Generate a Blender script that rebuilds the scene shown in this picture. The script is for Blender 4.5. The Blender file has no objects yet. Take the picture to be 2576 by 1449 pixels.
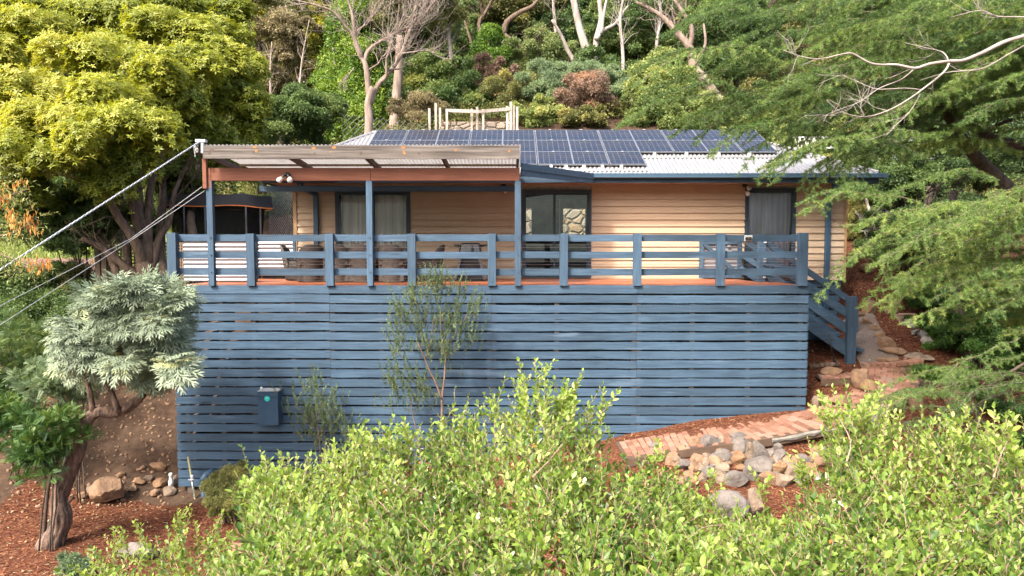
import bpy, math, random
import numpy as np
from mathutils import Vector, Matrix
R = math.radians
sc = bpy.context.scene
COL = sc.collection

# ------------------------------------------------------------------ camera
F, CX, CY, PITCH = 1717.0, 1288.0, 724.5, R(3.33)
CAMZ = 0.72
cam = bpy.data.cameras.new('camera')
cam.sensor_width = 36.0
cam.lens = 36.0 * F / 2576.0
cam.clip_start = 0.1
cam.clip_end = 600
camo = bpy.data.objects.new('camera', cam)
COL.objects.link(camo)
camo.location = (0, 0, CAMZ)
camo.rotation_euler = (R(90) - PITCH, 0, 0)
sc.camera = camo

# ------------------------------------------------------------------ world, sun, exposure
w = bpy.data.worlds.new('World')
sc.world = w
w.use_nodes = True
nt = w.node_tree
bg = nt.nodes['Background']
sky = nt.nodes.new('ShaderNodeTexSky')
sky.sky_type = 'NISHITA'
sky.sun_disc = False
SUN_D = Vector((0.62, 0.85, -1.08)).normalized()
sky.sun_elevation = math.asin(-SUN_D.z)
sky.sun_rotation = math.atan2(-SUN_D.x, -SUN_D.y)
sky.air_density = 1.0
sky.dust_density = 6.0
sky.ozone_density = 0.6
nt.links.new(sky.outputs[0], bg.inputs[0])
bg.inputs[1].default_value = 0.15
sun = bpy.data.lights.new('sun', 'SUN')
sun.energy = 1.7
sun.angle = R(4.0)
sun.color = (1.0, 0.965, 0.91)
suno = bpy.data.objects.new('sun', sun)
COL.objects.link(suno)
suno.rotation_euler = SUN_D.to_track_quat('-Z', 'Y').to_euler()
sc.view_settings.view_transform = 'Standard'
sc.view_settings.look = 'None'
sc.view_settings.exposure = 1.82
sc.view_settings.gamma = 1.0
sc.cycles.max_bounces = 8
sc.cycles.transparent_max_bounces = 24
sc.cycles.use_denoising = True

# ------------------------------------------------------------------ geometry helpers
def Pt(px, py, Y):
    """world point on the plane Y seen at (px, py) of a 2576 px wide picture: used to survey the place"""
    r = (px - CX) / F
    u = -(py - CY) / F
    dy = math.cos(PITCH) + u * math.sin(PITCH)
    dz = -math.sin(PITCH) + u * math.cos(PITCH)
    t = Y / dy
    return Vector((r * t, Y, CAMZ + dz * t))

def tag(o, label=None, cat=None, group=None, kind=None):
    if label: o['label'] = label
    if cat: o['category'] = cat
    if group: o['group'] = group
    if kind: o['kind'] = kind
    return o

def empty(name, loc, label=None, cat=None, group=None):
    o = bpy.data.objects.new(name, None)
    COL.objects.link(o)
    o.location = loc
    return tag(o, label, cat, group)

def rootloc(o):
    v = Vector((0, 0, 0))
    while o is not None:
        v += Vector(o.location)
        o = o.parent
    return v

def copy_tree(o, parent=None):
    c = o.copy()
    COL.objects.link(c)
    c.parent = parent
    for ch in list(o.children):
        copy_tree(ch, c)
    return c

class MB:
    """collects faces; build() links them as one mesh object. world coordinates in, stored relative to the parent"""
    def __init__(s):
        s.v = []; s.f = []; s.t = []; s.mi = []; s.m = 0
    def add(s, vs, fs, tint=None):
        b = len(s.v)
        s.v += [tuple(p) for p in vs]
        s.f += [tuple(b + i for i in f) for f in fs]
        tt = random.random() if tint is None else tint
        s.t += [tt] * len(fs)
        s.mi += [s.m] * len(fs)
        return s
    def box(s, a, b, tint=None):
        x0, y0, z0 = a; x1, y1, z1 = b
        return s.add([(x0,y0,z0),(x1,y0,z0),(x1,y1,z0),(x0,y1,z0),(x0,y0,z1),(x1,y0,z1),(x1,y1,z1),(x0,y1,z1)],
              [(0,3,2,1),(4,5,6,7),(0,1,5,4),(1,2,6,5),(2,3,7,6),(3,0,4,7)], tint)
    def bar(s, p, q, wd, ht, up=(0,0,1), tint=None, n=1, warp=0.0):
        """rectangular bar from p to q, wd across, ht along up"""
        p = Vector(p); q = Vector(q); d = (q - p).normalized()
        up = Vector(up); side = d.cross(up).normalized(); u2 = side.cross(d).normalized()
        vs = []; fs = []
        for k in range(n + 1):
            c = p.lerp(q, k / n)
            if warp and 0 < k < n:
                c = c + u2 * random.uniform(-warp, warp) + side * random.uniform(-warp, warp) * .6
            for (a, b) in ((-1,-1),(1,-1),(1,1),(-1,1)):
                vs.append(c + side * a * wd / 2 + u2 * b * ht / 2)
        for k in range(n):
            o = 4 * k
            for i in range(4):
                j = (i + 1) % 4
                fs.append((o+i, o+j, o+4+j, o+4+i))
        fs.append((3,2,1,0)); e = 4 * n
        fs.append((e, e+1, e+2, e+3))
        return s.add(vs, fs, tint)
    def tube(s, pts, rad, n=6, tint=None, caps=True):
        pts = [Vector(p) for p in pts]
        if not hasattr(rad, '__len__'): rad = [rad] * len(pts)
        vs = []; fs = []
        ref = Vector((0.13, 0.31, 0.94)).normalized()
        prev = None
        for i, p in enumerate(pts):
            d = (pts[min(i+1, len(pts)-1)] - pts[max(i-1, 0)])
            if d.length < 1e-9: d = Vector((0,0,1))
            d.normalize()
            if prev is None:
                a = d.cross(ref)
                if a.length < .05: a = d.cross(Vector((1,0,0)))
            else:
                a = prev - d * prev.dot(d)
                if a.length < 1e-6: a = d.cross(ref)
            a.normalize(); prev = a
            b = d.cross(a)
            for k in range(n):
                t = 2 * math.pi * k / n
                vs.append(p + (a * math.cos(t) + b * math.sin(t)) * rad[i])
        for i in range(len(pts) - 1):
            for k in range(n):
                k2 = (k + 1) % n
                fs.append((i*n+k, i*n+k2, (i+1)*n+k2, (i+1)*n+k))
        if caps:
            fs.append(tuple(range(n-1, -1, -1)))
            e = (len(pts)-1) * n
            fs.append(tuple(range(e, e+n)))
        return s.add(vs, fs, tint)
    def lathe(s, c, prof, n=16, axis='z', tint=None):
        """prof: list of (radius, height)"""
        c = Vector(c); vs = []; fs = []
        for (r, h) in prof:
            for k in range(n):
                t = 2 * math.pi * k / n
                a, b = r * math.cos(t), r * math.sin(t)
                if axis == 'z': vs.append(c + Vector((a, b, h)))
                elif axis == 'y': vs.append(c + Vector((a, h, b)))
                else: vs.append(c + Vector((h, a, b)))
        for i in range(len(prof) - 1):
            for k in range(n):
                k2 = (k + 1) % n
                fs.append((i*n+k, i*n+k2, (i+1)*n+k2, (i+1)*n+k))
        fs.append(tuple(range(n-1, -1, -1)))
        e = (len(prof)-1) * n
        fs.append(tuple(range(e, e+n)))
        return s.add(vs, fs, tint)
    def build(s, name, mats, parent=None, smooth=False, bevel=0.0):
        me = bpy.data.meshes.new(name)
        o0 = rootloc(parent) if parent else Vector((0,0,0))
        me.from_pydata([(x-o0.x, y-o0.y, z-o0.z) for x, y, z in s.v], [], s.f)
        if not isinstance(mats, (list, tuple)): mats = [mats]
        for m in mats: me.materials.append(m)
        if len(mats) > 1: me.polygons.foreach_set('material_index', s.mi)
        at = me.attributes.new('tint', 'FLOAT', 'FACE')
        at.data.foreach_set('value', s.t)
        if smooth: me.polygons.foreach_set('use_smooth', [True] * len(s.f))
        me.update()
        o = bpy.data.objects.new(name, me)
        COL.objects.link(o)
        if parent: o.parent = parent
        if bevel:
            b = o.modifiers.new('bevel', 'BEVEL'); b.width = bevel; b.segments = 1; b.limit_method = 'ANGLE'
        return o

# ------------------------------------------------------------------ materials
def newmat(name):
    m = bpy.data.materials.new(name); m.use_nodes = True
    t = m.node_tree
    return m, t, t.nodes['Principled BSDF'], t.nodes.new, t.links.new

def mix(t, a, b, fac, mode='MIX'):
    n = t.nodes.new('ShaderNodeMix'); n.data_type = 'RGBA'; n.blend_type = mode
    for s_, v in ((6, a), (7, b)):
        if isinstance(v, tuple): n.inputs[s_].default_value = (*v, 1)
        else: t.links.new(v, n.inputs[s_])
    if isinstance(fac, (int, float)): n.inputs[0].default_value = fac
    else: t.links.new(fac, n.inputs[0])
    return n.outputs[2]

def ramp(t, src, p0, p1, v0=0.0, v1=1.0):
    n = t.nodes.new('ShaderNodeMapRange')
    t.links.new(src, n.inputs[0])
    for i, v in enumerate((p0, p1, v0, v1)): n.inputs[i+1].default_value = v
    return n.outputs[0]

def noise(t, scale, detail=4, stretch=None, coord='Object', rough=.55):
    c = t.nodes.new('ShaderNodeTexCoord')
    n = t.nodes.new('ShaderNodeTexNoise')
    n.inputs['Scale'].default_value = scale; n.inputs['Detail'].default_value = detail
    n.inputs['Roughness'].default_value = rough
    src = c.outputs[coord]
    if stretch:
        mp = t.nodes.new('ShaderNodeMapping'); mp.inputs['Scale'].default_value = stretch
        t.links.new(src, mp.inputs[0]); src = mp.outputs[0]
    t.links.new(src, n.inputs['Vector'])
    return n.outputs[0]

def bump(t, b, h, dist, strength=1.0):
    n = t.nodes.new('ShaderNodeBump'); n.inputs['Distance'].default_value = dist
    n.inputs['Strength'].default_value = strength
    t.links.new(h, n.inputs['Height']); t.links.new(n.outputs[0], b.inputs['Normal'])

def tintnode(t):
    a = t.nodes.new('ShaderNodeAttribute'); a.attribute_name = 'tint'
    return a.outputs['Fac']

def simple(name, c, rough=.6, metal=0.0, var=.15, scale=6.0, bmp=0.0, bscale=40.0, spec=.5):
    m, t, b, N, L = newmat(name)
    n = noise(t, scale)
    dark = tuple(x * (1 - var * 2) for x in c); lite = tuple(min(1, x * (1 + var)) for x in c)
    L(mix(t, dark, lite, ramp(t, n, .3, .7)), b.inputs['Base Color'])
    b.inputs['Roughness'].default_value = rough; b.inputs['Metallic'].default_value = metal
    b.inputs['Specular IOR Level'].default_value = spec
    if bmp: bump(t, b, noise(t, bscale, 3), bmp)
    return m

def wood(name, c1, c2, axis='x', rough=.65, gscale=60, bmp=.004, cracks=True, patch=(.0, .0, .0), pamt=0.0, tv=.22):
    """painted or raw boards: grain stretched along the axis, each board its own shade"""
    m, t, b, N, L = newmat(name)
    st = {'x': (.03, 1, 1), 'y': (1, .03, 1), 'z': (1, 1, .03)}[axis]
    g = noise(t, gscale, 6, st)
    big = noise(t, 1.7, 4)
    st2 = {'x': (.12, 1, 1), 'y': (1, .12, 1), 'z': (1, 1, .12)}[axis]
    mid = noise(t, 14, 5, st2)
    tn = tintnode(t)
    c = mix(t, c1, c2, ramp(t, g, .35, .65))
    k = N('ShaderNodeMath'); k.operation = 'MULTIPLY_ADD'
    L(tn, k.inputs[0]); k.inputs[1].default_value = tv * 2; k.inputs[2].default_value = 1 - tv
    k2 = N('ShaderNodeMath'); k2.operation = 'MULTIPLY'
    L(k.outputs[0], k2.inputs[0]); L(ramp(t, big, .3, .7, .86, 1.12), k2.inputs[1])
    k3 = N('ShaderNodeMath'); k3.operation = 'MULTIPLY'
    L(k2.outputs[0], k3.inputs[0]); L(ramp(t, mid, .35, .65, .88, 1.1), k3.inputs[1])
    vm = N('ShaderNodeVectorMath'); vm.operation = 'SCALE'
    L(c, vm.inputs[0]); L(k3.outputs[0], vm.inputs['Scale'])
    out = vm.outputs[0]
    if cracks:
        st3 = {'x': (.05, 1, 1), 'y': (1, .05, 1), 'z': (1, 1, .05)}[axis]
        cr = noise(t, 32, 2, st3)
        out = mix(t, out, tuple(x * .35 for x in c1), ramp(t, cr, .70, .76))
    if pamt:
        out = mix(t, out, patch, ramp(t, noise(t, 5, 6, st2), .62, .70, 0, pamt))
    L(out, b.inputs['Base Color'])
    b.inputs['Roughness'].default_value = rough
    b.inputs['Specular IOR Level'].default_value = .35
    bump(t, b, g, bmp)
    return m

M = {}
M['blue'] = wood('blue_painted_timber', (.034, .066, .108), (.055, .098, .146), 'x', patch=(.16, .23, .31), pamt=.35)
M['blue_y'] = wood('blue_painted_timber_receding', (.034, .066, .108), (.055, .098, .146), 'y')
M['blue_z'] = wood('blue_painted_post', (.034, .066, .108), (.055, .098, .146), 'z', patch=(.16, .23, .31), pamt=.3)
M['blue_metal'] = simple('blue_painted_steel', (.034, .076, .13), .42, var=.06, bmp=.0004)
M['blue_gutter'] = simple('blue_gutter_paint', (.052, .098, .15), .38, var=.05)
M['navy'] = simple('charcoal_navy_frame', (.026, .042, .062), .4, var=.08)
M['redbrown'] = wood('red_brown_painted_beam', (.17, .062, .035), (.21, .08, .048), 'x', rough=.75, cracks=False, tv=.08)
M['weathered'] = wood('weathered_grey_timber', (.060, .048, .040), (.19, .165, .145), 'x', gscale=26, rough=.85, bmp=.006, patch=(.10, .055, .03), pamt=.85, tv=.05)
M['rafter'] = wood('dark_weathered_rafter', (.075, .055, .042), (.13, .10, .08), 'y', rough=.85)
M['deck'] = wood('oiled_deck_boards', (.30, .095, .045), (.42, .15, .075), 'x', gscale=45, rough=.5, bmp=.002, cracks=False)
M['steel'] = simple('stainless_cable', (.6, .6, .6), .3, 1.0)
M['galv'] = simple('galvanised_bracket', (.55, .56, .57), .4, .6, .1)
M['white'] = simple('white_plastic', (.62, .62, .60), .45, 0, .04)
M['black'] = simple('black_plastic', (.012, .012, .014), .45, 0, .1)
M['black_metal'] = simple('black_enamel', (.016, .016, .018), .25, 0, .1)
M['darkroom'] = simple('interior_plaster', (.35, .33, .30), .9)
M['floor_in'] = simple('interior_timber_floor', (.16, .09, .05), .5)
M['lattice'] = wood('brown_lattice_timber', (.16, .11, .075), (.24, .17, .12), 'z', rough=.9)
M['greypost'] = wood('grey_bleached_post', (.36, .30, .25), (.50, .44, .38), 'z', rough=.9, cracks=True)
M['concrete'] = simple('rough_concrete', (.19, .175, .15), .9, 0, .25, 5, .01, 22)
M['joist'] = wood('raw_treated_pine', (.20, .155, .11), (.28, .22, .16), 'z', rough=.9)

def weatherboard():
    m, t, b, N, L = newmat('tan_weatherboard')
    g = noise(t, 26, 5, (.04, 1, 1)); big = noise(t, 1.1, 3); tn = tintnode(t)
    c = mix(t, (.43, .315, .215), (.485, .365, .26), ramp(t, g, .3, .7))
    c = mix(t, c, (.55, .425, .305), ramp(t, big, .4, .75, 0, .45))
    c = mix(t, c, (.40, .28, .18), ramp(t, tn, 0, 1, 0, .3))
    L(c, b.inputs['Base Color']); b.inputs['Roughness'].default_value = .6
    b.inputs['Specular IOR Level'].default_value = .3
    bump(t, b, g, .002)
    return m
M['tan'] = weatherboard()
M['tan_trim'] = simple('tan_corner_trim', (.42, .26, .13), .6)
M['soffit'] = simple('brown_soffit', (.34, .20, .11), .8)

def corrugated(name, c, metal=.35, rough=.45, dirt=(.3, .25, .2), amt=.35):
    m, t, b, N, L = newmat(name)
    d = noise(t, 3.0, 6, (1, .35, 1))
    cc = mix(t, c, dirt, ramp(t, d, .5, .8, 0, amt))
    L(cc, b.inputs['Base Color'])
    b.inputs['Metallic'].default_value = metal
    b.inputs['Roughness'].default_value = rough
    return m
M['roof'] = corrugated('pale_corrugated_roof', (.25, .248, .256), .2, .5)
M['zinc'] = corrugated('zinc_corrugated_screen', (.23, .23, .245), .3, .45, amt=.12)
M['oldroof'] = corrugated('old_translucent_roof_sheet', (.50, .49, .47), .1, .7, (.25, .20, .16), .5)
def sheetmat():
    m, t, b, N, L = newmat('aged_translucent_sheet'); d = noise(t, 3, 6, (1,.35,1))
    c = mix(t, (.40,.39,.37), (.17,.13,.10), ramp(t, d, .5, .8, 0, .5)); L(c, b.inputs['Base Color']); b.inputs['Roughness'].default_value = .6
    tr = N('ShaderNodeBsdfTranslucent'); L(c, tr.inputs[0]); mx = N('ShaderNodeMixShader'); mx.inputs[0].default_value = .38
    L(b.outputs[0], mx.inputs[1]); L(tr.outputs[0], mx.inputs[2]); L(mx.outputs[0], t.nodes['Material Output'].inputs[0]); return m
M['oldroof'] = sheetmat()
M['rust'] = corrugated('rusty_corrugated_iron', (.22, .12, .09), .1, .85, (.35, .27, .23), .8)

def glassmat(name='window_glass', fac=.0, tintc=(.75, .8, .78)):
    m, t, b, N, L = newmat(name)
    t.nodes.remove(b)
    g = N('ShaderNodeBsdfGlossy'); g.inputs['Roughness'].default_value = .02
    g.inputs['Color'].default_value = (.95, .97, 1, 1)
    tr = N('ShaderNodeBsdfTransparent'); tr.inputs[0].default_value = (*tintc, 1)
    fr = N('ShaderNodeFresnel'); fr.inputs[0].default_value = 1.52
    ad = N('ShaderNodeMath'); ad.operation = 'ADD'; ad.use_clamp = True
    L(fr.outputs[0], ad.inputs[0]); ad.inputs[1].default_value = fac
    mx = N('ShaderNodeMixShader')
    L(ad.outputs[0], mx.inputs[0]); L(tr.outputs[0], mx.inputs[1]); L(g.outputs[0], mx.inputs[2])
    L(mx.outputs[0], t.nodes['Material Output'].inputs[0])
    return m
M['glass'] = glassmat(fac=.10)
M['glass2'] = glassmat('clear_glass', .0, (.97,.98,.975))

def curtainmat(name, c, tr=.25):
    m, t, b, N, L = newmat(name)
    g = noise(t, 9, 4, (1, 1, .05))
    L(mix(t, tuple(x*.75 for x in c), c, ramp(t, g, .35, .65)), b.inputs['Base Color'])
    b.inputs['Roughness'].default_value = .9
    return m
M['sheer'] = curtainmat('grey_sheer_curtain', (.85, .81, .75))
M['lavender'] = curtainmat('blue_grey_curtain', (.62, .63, .80))
random.seed(7)
# ------------------------------------------------------------------ terrain
CTRL = [  # px, py, Y  -> surveyed ground points
 (440,1252,13.1),(700,1224,13.1),(900,1198,13.1),(1300,1142,13.1),(1500,1110,13.1),(1650,1080,13.1),(1850,1048,13.1),(1950,1038,13.1),(2034,1031,13.1),
 (300,1300,12.0),(500,1330,11.8),(650,1400,10.8),(250,1235,12.9),(60,1440,9.9),(200,1449,9.6),(430,1260,12.9),
 (340,1050,14.5),(400,980,15.2),(200,900,16.0),(300,720,17.3),(60,1150,13.2),(0,1000,15),(120,760,19),
 (1200,1300,11.0),(900,1400,10.2),(1900,1232,10.9),(1850,1150,11.5),(1700,1165,11.6),(2100,1170,11.5),(1840,1290,10.0),
 (2400,1150,11.5),(2450,1010,12.9),(2560,1200,10.5),(2300,1300,9.6),(2576,1040,12.6),
 (1600,1128,12.2),(1750,1107,12.1),(1900,1087,12.05),(2050,1058,12.25),(2160,1014,12.85),(2230,972,13.4),(2250,940,13.9),(2190,922,14.3),
 (2230,880,14.7),(2190,835,15.6),(2180,790,16.3),(2290,880,14.9),(2350,860,15.2),(2250,790,16.3),(2300,800,16.3),(2150,700,17.4),(2170,650,18.3),(2140,600,20.5),
 (2400,900,14.8),(2500,900,15.2),(2070,990,13.6),(2090,920,14.5),(2060,850,15.9),
 (150,640,22),(100,610,26),(-300,620,26),(250,600,27),
]
CP = [tuple(Pt(*c)) for c in CTRL]
CP += [(-4,14.5,-3.0),(0,14.5,-2.6),(4,14.8,-2.2),(-4.5,16.4,-1.4),(0,16.4,-1.2),(5,16.2,-1.1),(7.6,16.5,-.95),
 (-5,20.5,-.35),(0,20.5,-.3),(7.3,20.5,-.2),(-6.5,17,-.35),(-8,19,-.1),(-8,22,.4),(-11,18,-.1),
 (-3,22.5,.1),(0,22.5,.1),(4,22.5,.3),(-3,23.1,2.3),(0,23.1,2.3),(4,23.1,2.3),(7,23.1,2.3),(-3,26.8,5.1),(0,26.8,5.2),(3,26.8,5.2),(7,26.8,5.2),
 (11,22,2.0),(10.5,27,4.0),(14,24,2.2),(18,22,.8),(15,18,-.3),(14,14,-1.8),(14,11,-2.6),(20,14,-2.2),(12,8,-3.4),(9,6,-4),
 (-7,27,3.6),(-10,27,2.2),(-9,34,6),(-16,34,3.5),(-24,34,2.5),(0,34,8.2),(8,34,8.0),(16,34,6.0),(26,34,4.0),
 (0,5,-5.2),(-6,5,-5.2),(6,4,-5),(0,0,-6.5),(-12,8,-4.8),(-12,0,-7),(12,0,-6),(0,-8,-9),(-30,0,-6),(30,0,-5),(-30,14,-1.5),(30,14,-1.5),
 (-30,48,9),(0,48,13.5),(30,48,11),(-30,70,22),(0,70,25),(30,70,24),(-70,70,24),(70,70,24),(-70,20,2),(70,20,3)]
CPA = np.array(CP)
def _solve():
    P = CPA[:, :2]; n = len(P)
    D = np.linalg.norm(P[:, None] - P[None], axis=2)
    A = np.zeros((n+3, n+3)); A[:n, :n] = -D + np.eye(n) * .02
    A[:n, n] = 1; A[:n, n+1:] = P; A[n, :n] = 1; A[n+1:, :n] = P.T
    b = np.zeros(n+3); b[:n] = CPA[:, 2]
    return np.linalg.solve(A, b)
RBF = _solve()
def vnoise(x, y, s, seed=0):
    """cheap smooth noise by summed sines"""
    r = np.random.RandomState(seed); o = 0
    for k in range(6):
        a = r.uniform(0, 6.28); f = s * r.uniform(.6, 1.8); p = r.uniform(0, 6.28)
        o = o + np.sin((x * math.cos(a) + y * math.sin(a)) * f + p)
    return o / 6
def zt(X, Y):
    X = np.atleast_1d(np.asarray(X, float)); Y = np.atleast_1d(np.asarray(Y, float))
    P = CPA[:, :2]; n = len(P)
    out = np.empty(X.shape)
    xf, yf = X.ravel(), Y.ravel(); o = np.empty(xf.shape)
    for i in range(0, len(xf), 20000):
        q = np.stack([xf[i:i+20000], yf[i:i+20000]], 1)
        D = np.linalg.norm(q[:, None] - P[None], axis=2)
        o[i:i+20000] = -D @ RBF[:n] + RBF[n] + q @ RBF[n+1:]
    o = o + .02 * vnoise(xf, yf, 3.1, 1) + .012 * vnoise(xf, yf, 9, 2)
    return o.reshape(X.shape)
def z1(x, y): return float(zt([x], [y])[0])
def ground(px, py, Y0=5.0, Y1=60.0):
    """where the sight line through a pixel of the survey picture meets the ground"""
    Ys = np.linspace(Y0, Y1, 900)
    a = Pt(px, py, 1.0); c = Vector((0, 0, CAMZ)); d = a - c
    X = d.x * Ys; Z = CAMZ + d.z * Ys
    g = zt(X, Ys)
    k = np.where(Z <= g)[0]
    i = k[0] if len(k) else len(Ys) - 1
    return Vector((X[i], Ys[i], g[i]))

def axis_(segs):
    o = []
    for a, b, st in segs: o += list(np.arange(a, b, st))
    return np.array(o + [segs[-1][1]])
def terrain():
    xs = axis_([(-90,-20,5),(-20,-12,.8),(-12,14,.16),(14,22,.8),(22,90,5)])
    ys = axis_([(-16,4,1.5),(4,8,.4),(8,18,.14),(18,24,.3),(24,40,1),(40,100,4)])
    X, Y = np.meshgrid(xs, ys); Z = zt(X, Y)
    near = np.exp(-((X/14)**4)) * ((Y > 7) & (Y < 21))
    Z = Z + near * (.012 * vnoise(X, Y, 30, 5) + .008 * vnoise(X, Y, 60, 6))
    ny, nx = X.shape
    V = np.stack([X, Y, Z], -1).reshape(-1, 3)
    i = np.arange(ny*nx).reshape(ny, nx)
    Q = np.stack([i[:-1,:-1], i[:-1,1:], i[1:,1:], i[1:,:-1]], -1).reshape(-1, 4)
    me = bpy.data.meshes.new('ground')
    me.vertices.add(len(V)); me.vertices.foreach_set('co', V.ravel())
    me.loops.add(Q.size); me.loops.foreach_set('vertex_index', Q.ravel())
    me.polygons.add(len(Q)); me.polygons.foreach_set('loop_start', np.arange(0, Q.size, 4))
    me.polygons.foreach_set('use_smooth', np.ones(len(Q), bool))
    # where the gardener spread mulch, and where grass grows
    def soft(d): return np.clip(d, 0, 1)
    edge = .25 * vnoise(X, Y, 2.2, 9)
    mulch_r = soft((X - 1.2 + edge) * 2.5) * soft((17.5 - Y) * 2 + (X > 8) * 12)
    mulch_l = soft((12.75 + edge + .05 * (X + 9) - Y) * 4) * soft((X + 9.3 + edge) * 3)
    under = ((X > -6.4) & (X < 5.6) & (Y > 13.05))
    mulch = np.maximum(mulch_r, mulch_l) * (1 - under * 1.0) * soft((23 - Y))
    grass = soft((Y - 20) * .5) * soft(-(X + 10) * .5) * soft((45 - Y) * .2)
    rockz = soft((Y - 23) * .5) * .0
    for nm, A in (('mulch', mulch), ('grass', grass)):
        at = me.attributes.new(nm, 'FLOAT', 'POINT'); at.data.foreach_set('value', A.ravel().astype('f'))
    me.update(); me.validate()
    m, t, b, N, L = newmat('garden_ground')
    def att(nm):
        a = N('ShaderNodeAttribute'); a.attribute_name = nm; return a.outputs['Fac']
    n1 = noise(t, 1.3, 5); n2 = noise(t, 9, 6); n3 = noise(t, 45, 4)
    dirt = mix(t, (.038, .023, .015), (.090, .056, .037), ramp(t, n2, .3, .7))
    dirt = mix(t, dirt, (.16, .10, .062), ramp(t, n1, .45, .7, 0, .5))
    dirt = mix(t, dirt, (.045, .028, .018), ramp(t, n3, .55, .75, 0, .7))
    vor = N('ShaderNodeTexVoronoi'); vor.inputs['Scale'].default_value = 34
    tc = N('ShaderNodeTexCoord'); mp = N('ShaderNodeMapping'); mp.inputs['Scale'].default_value = (1, 2.2, 1)
    L(tc.outputs['Object'], mp.inputs[0]); L(mp.outputs[0], vor.inputs['Vector'])
    sep = N('ShaderNodeSeparateColor'); L(vor.outputs['Color'], sep.inputs[0])
    mul = mix(t, (.045, .015, .009), (.17, .064, .033), sep.outputs[0])
    mul = mix(t, mul, (.30, .16, .085), ramp(t, sep.outputs[1], .88, .95, 0, .8))
    mul = mix(t, mul, (.03, .012, .008), ramp(t, n2, .55, .75, 0, .5))
    gr = mix(t, (.05, .10, .015), (.22, .32, .05), ramp(t, n2, .3, .7))
    am = N('ShaderNodeMath'); am.operation = 'ADD'; L(att('mulch'), am.inputs[0]); L(ramp(t, n2, .3, .7, -.25, .25), am.inputs[1])
    c = mix(t, dirt, mul, ramp(t, am.outputs[0], .4, .6))
    c = mix(t, c, gr, att('grass'))
    L(c, b.inputs['Base Color']); b.inputs['Roughness'].default_value = .95; b.inputs['Specular IOR Level'].default_value = .15
    bump(t, b, sep.outputs[2], .02)
    me.materials.append(m)
    o = bpy.data.objects.new('ground', me); COL.objects.link(o)
    tag(o, kind='structure')
    return o
terrain()

def far_hill():
    """the wooded side of the valley that lies behind the photographer, seen only in the window glass"""
    mb = MB(); xs = np.linspace(-260, 260, 40); n = 16
    vs = []; fs = []
    for j in range(n):
        for i, x in enumerate(xs):
            y = -30 - j * 11
            z = -12 + (j / (n-1)) ** .8 * 62 * (1 + .12 * math.sin(x * .03) + .06 * math.sin(x * .11 + j)) 
            vs.append((x, y, z))
    for j in range(n-1):
        for i in range(39):
            a = j * 40 + i; fs.append((a+1, a, a+40, a+41))
    mb.add(vs, fs, 0)
    m, t, b, N, L = newmat('wooded_valley_side')
    L(mix(t, (.035,.045,.035), (.08,.09,.065), ramp(t, noise(t, .25, 8), .35, .65)), b.inputs['Base Color'])  # tones greyed and lightened to carry distance haze in the colour
    b.inputs['Roughness'].default_value = 1
    o = mb.build('hillside', m, smooth=True); tag(o, kind='structure')
far_hill()

# ------------------------------------------------------------------ house
YW = 16.2                     # front wall plane
def wx(px, py=590, Y=YW): return Pt(px, py, Y).x
def wz(py, Y=YW): return Pt(CX, py, Y).z
HX0, HX1 = wx(746, 640), wx(2124, 640)
YB = 20.9
SOF = wz(463)
house = empty('weatherboard_house', (0, YW, 0), 'tan weatherboard cottage with pale corrugated roof and dark sliding doors', 'house')

OPEN = [(wx(845), wx(1033), wz(478), .0), (wx(1312), wx(1487), wz(478), .0), (wx(1872), wx(1999), wz(474), .0)]
def lap_wall():
    mb = MB(); pitch = 16.78 / (F / YW) * 1.0
    z = -.04; 
    while z < SOF + .02:
        z2 = z + pitch
        segs = [(HX0, HX1)]
        for (a, b, top, bot) in OPEN:
            if z < top and z2 > bot + .001:
                ns = []
                for (s, e) in segs:
                    if b <= s or a >= e: ns.append((s, e)); continue
                    if a > s: ns.append((s, a))
                    if b < e: ns.append((b, e))
                segs = ns
        zt2 = z2
        for (s, e) in segs:
            # random butt joints
            cuts = [s] + ([random.uniform(s+1, e-1)] if e - s > 3 else []) + [e]
            for q in range(len(cuts)-1):
                a, b = cuts[q] + .001, cuts[q+1] - .001
                y0 = YW - .038; y1 = YW - .004; n = max(1, int((b-a)/.6))
                vs = []; fs = []
                for k in range(n+1):
                    x = a + (b-a) * k / n
                    j = random.uniform(-.0015, .0015)
                    vs += [(x, y0+j, z+.010), (x, y1, zt2+.011), (x, YW + .0, z + .015)]
                for k in range(n):
                    o = 3 * k
                    fs += [(o, o+3, o+4, o+1), (o, o+2, o+5, o+3)]
                mb.add(vs, fs)
        z = z2
    return mb.build('weatherboard_wall', M['tan'], house)
lap_wall()
# inner lining, side, back walls
mb = MB()
def hole_wall(mb, x0, x1, y0, y1, z0, z1_, holes):
    xs = sorted({x0, x1} | {h[0] for h in holes} | {h[1] for h in holes})
    for i in range(len(xs)-1):
        a, b = xs[i], xs[i+1]; segs = [(z0, z1_)]
        for h in holes:
            if h[0] <= a + 1e-6 and h[1] >= b - 1e-6:
                ns = []
                for s, e in segs:
                    if h[2] > s: ns.append((s, min(h[2], e)))
                    if h[3] < e: ns.append((max(h[3], s), e))
                segs = [q for q in ns if q[1] > q[0]]
        for s, e in segs: mb.box((a, y0, s), (b, y1, e), .5)
hole_wall(mb, HX0+.002, HX1-.002, YW+.004, YW+.09, -.03, SOF, [(a, b, bot-.2, top) for a, b, top, bot in OPEN])
mb.box((HX0, YW+.09, -.03), (HX0+.1, YB, SOF)); mb.box((HX1-.1, YW+.09, -.03), (HX1, YB, SOF))
bw = [(Pt(1318,560,YB).x, Pt(1337,560,YB).x, Pt(1300,590,YB).z, Pt(1300,525,YB).z),
      (Pt(1416,560,YB).x, Pt(1472,560,YB).x, Pt(1300,590,YB).z, Pt(1300,525,YB).z)]
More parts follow.
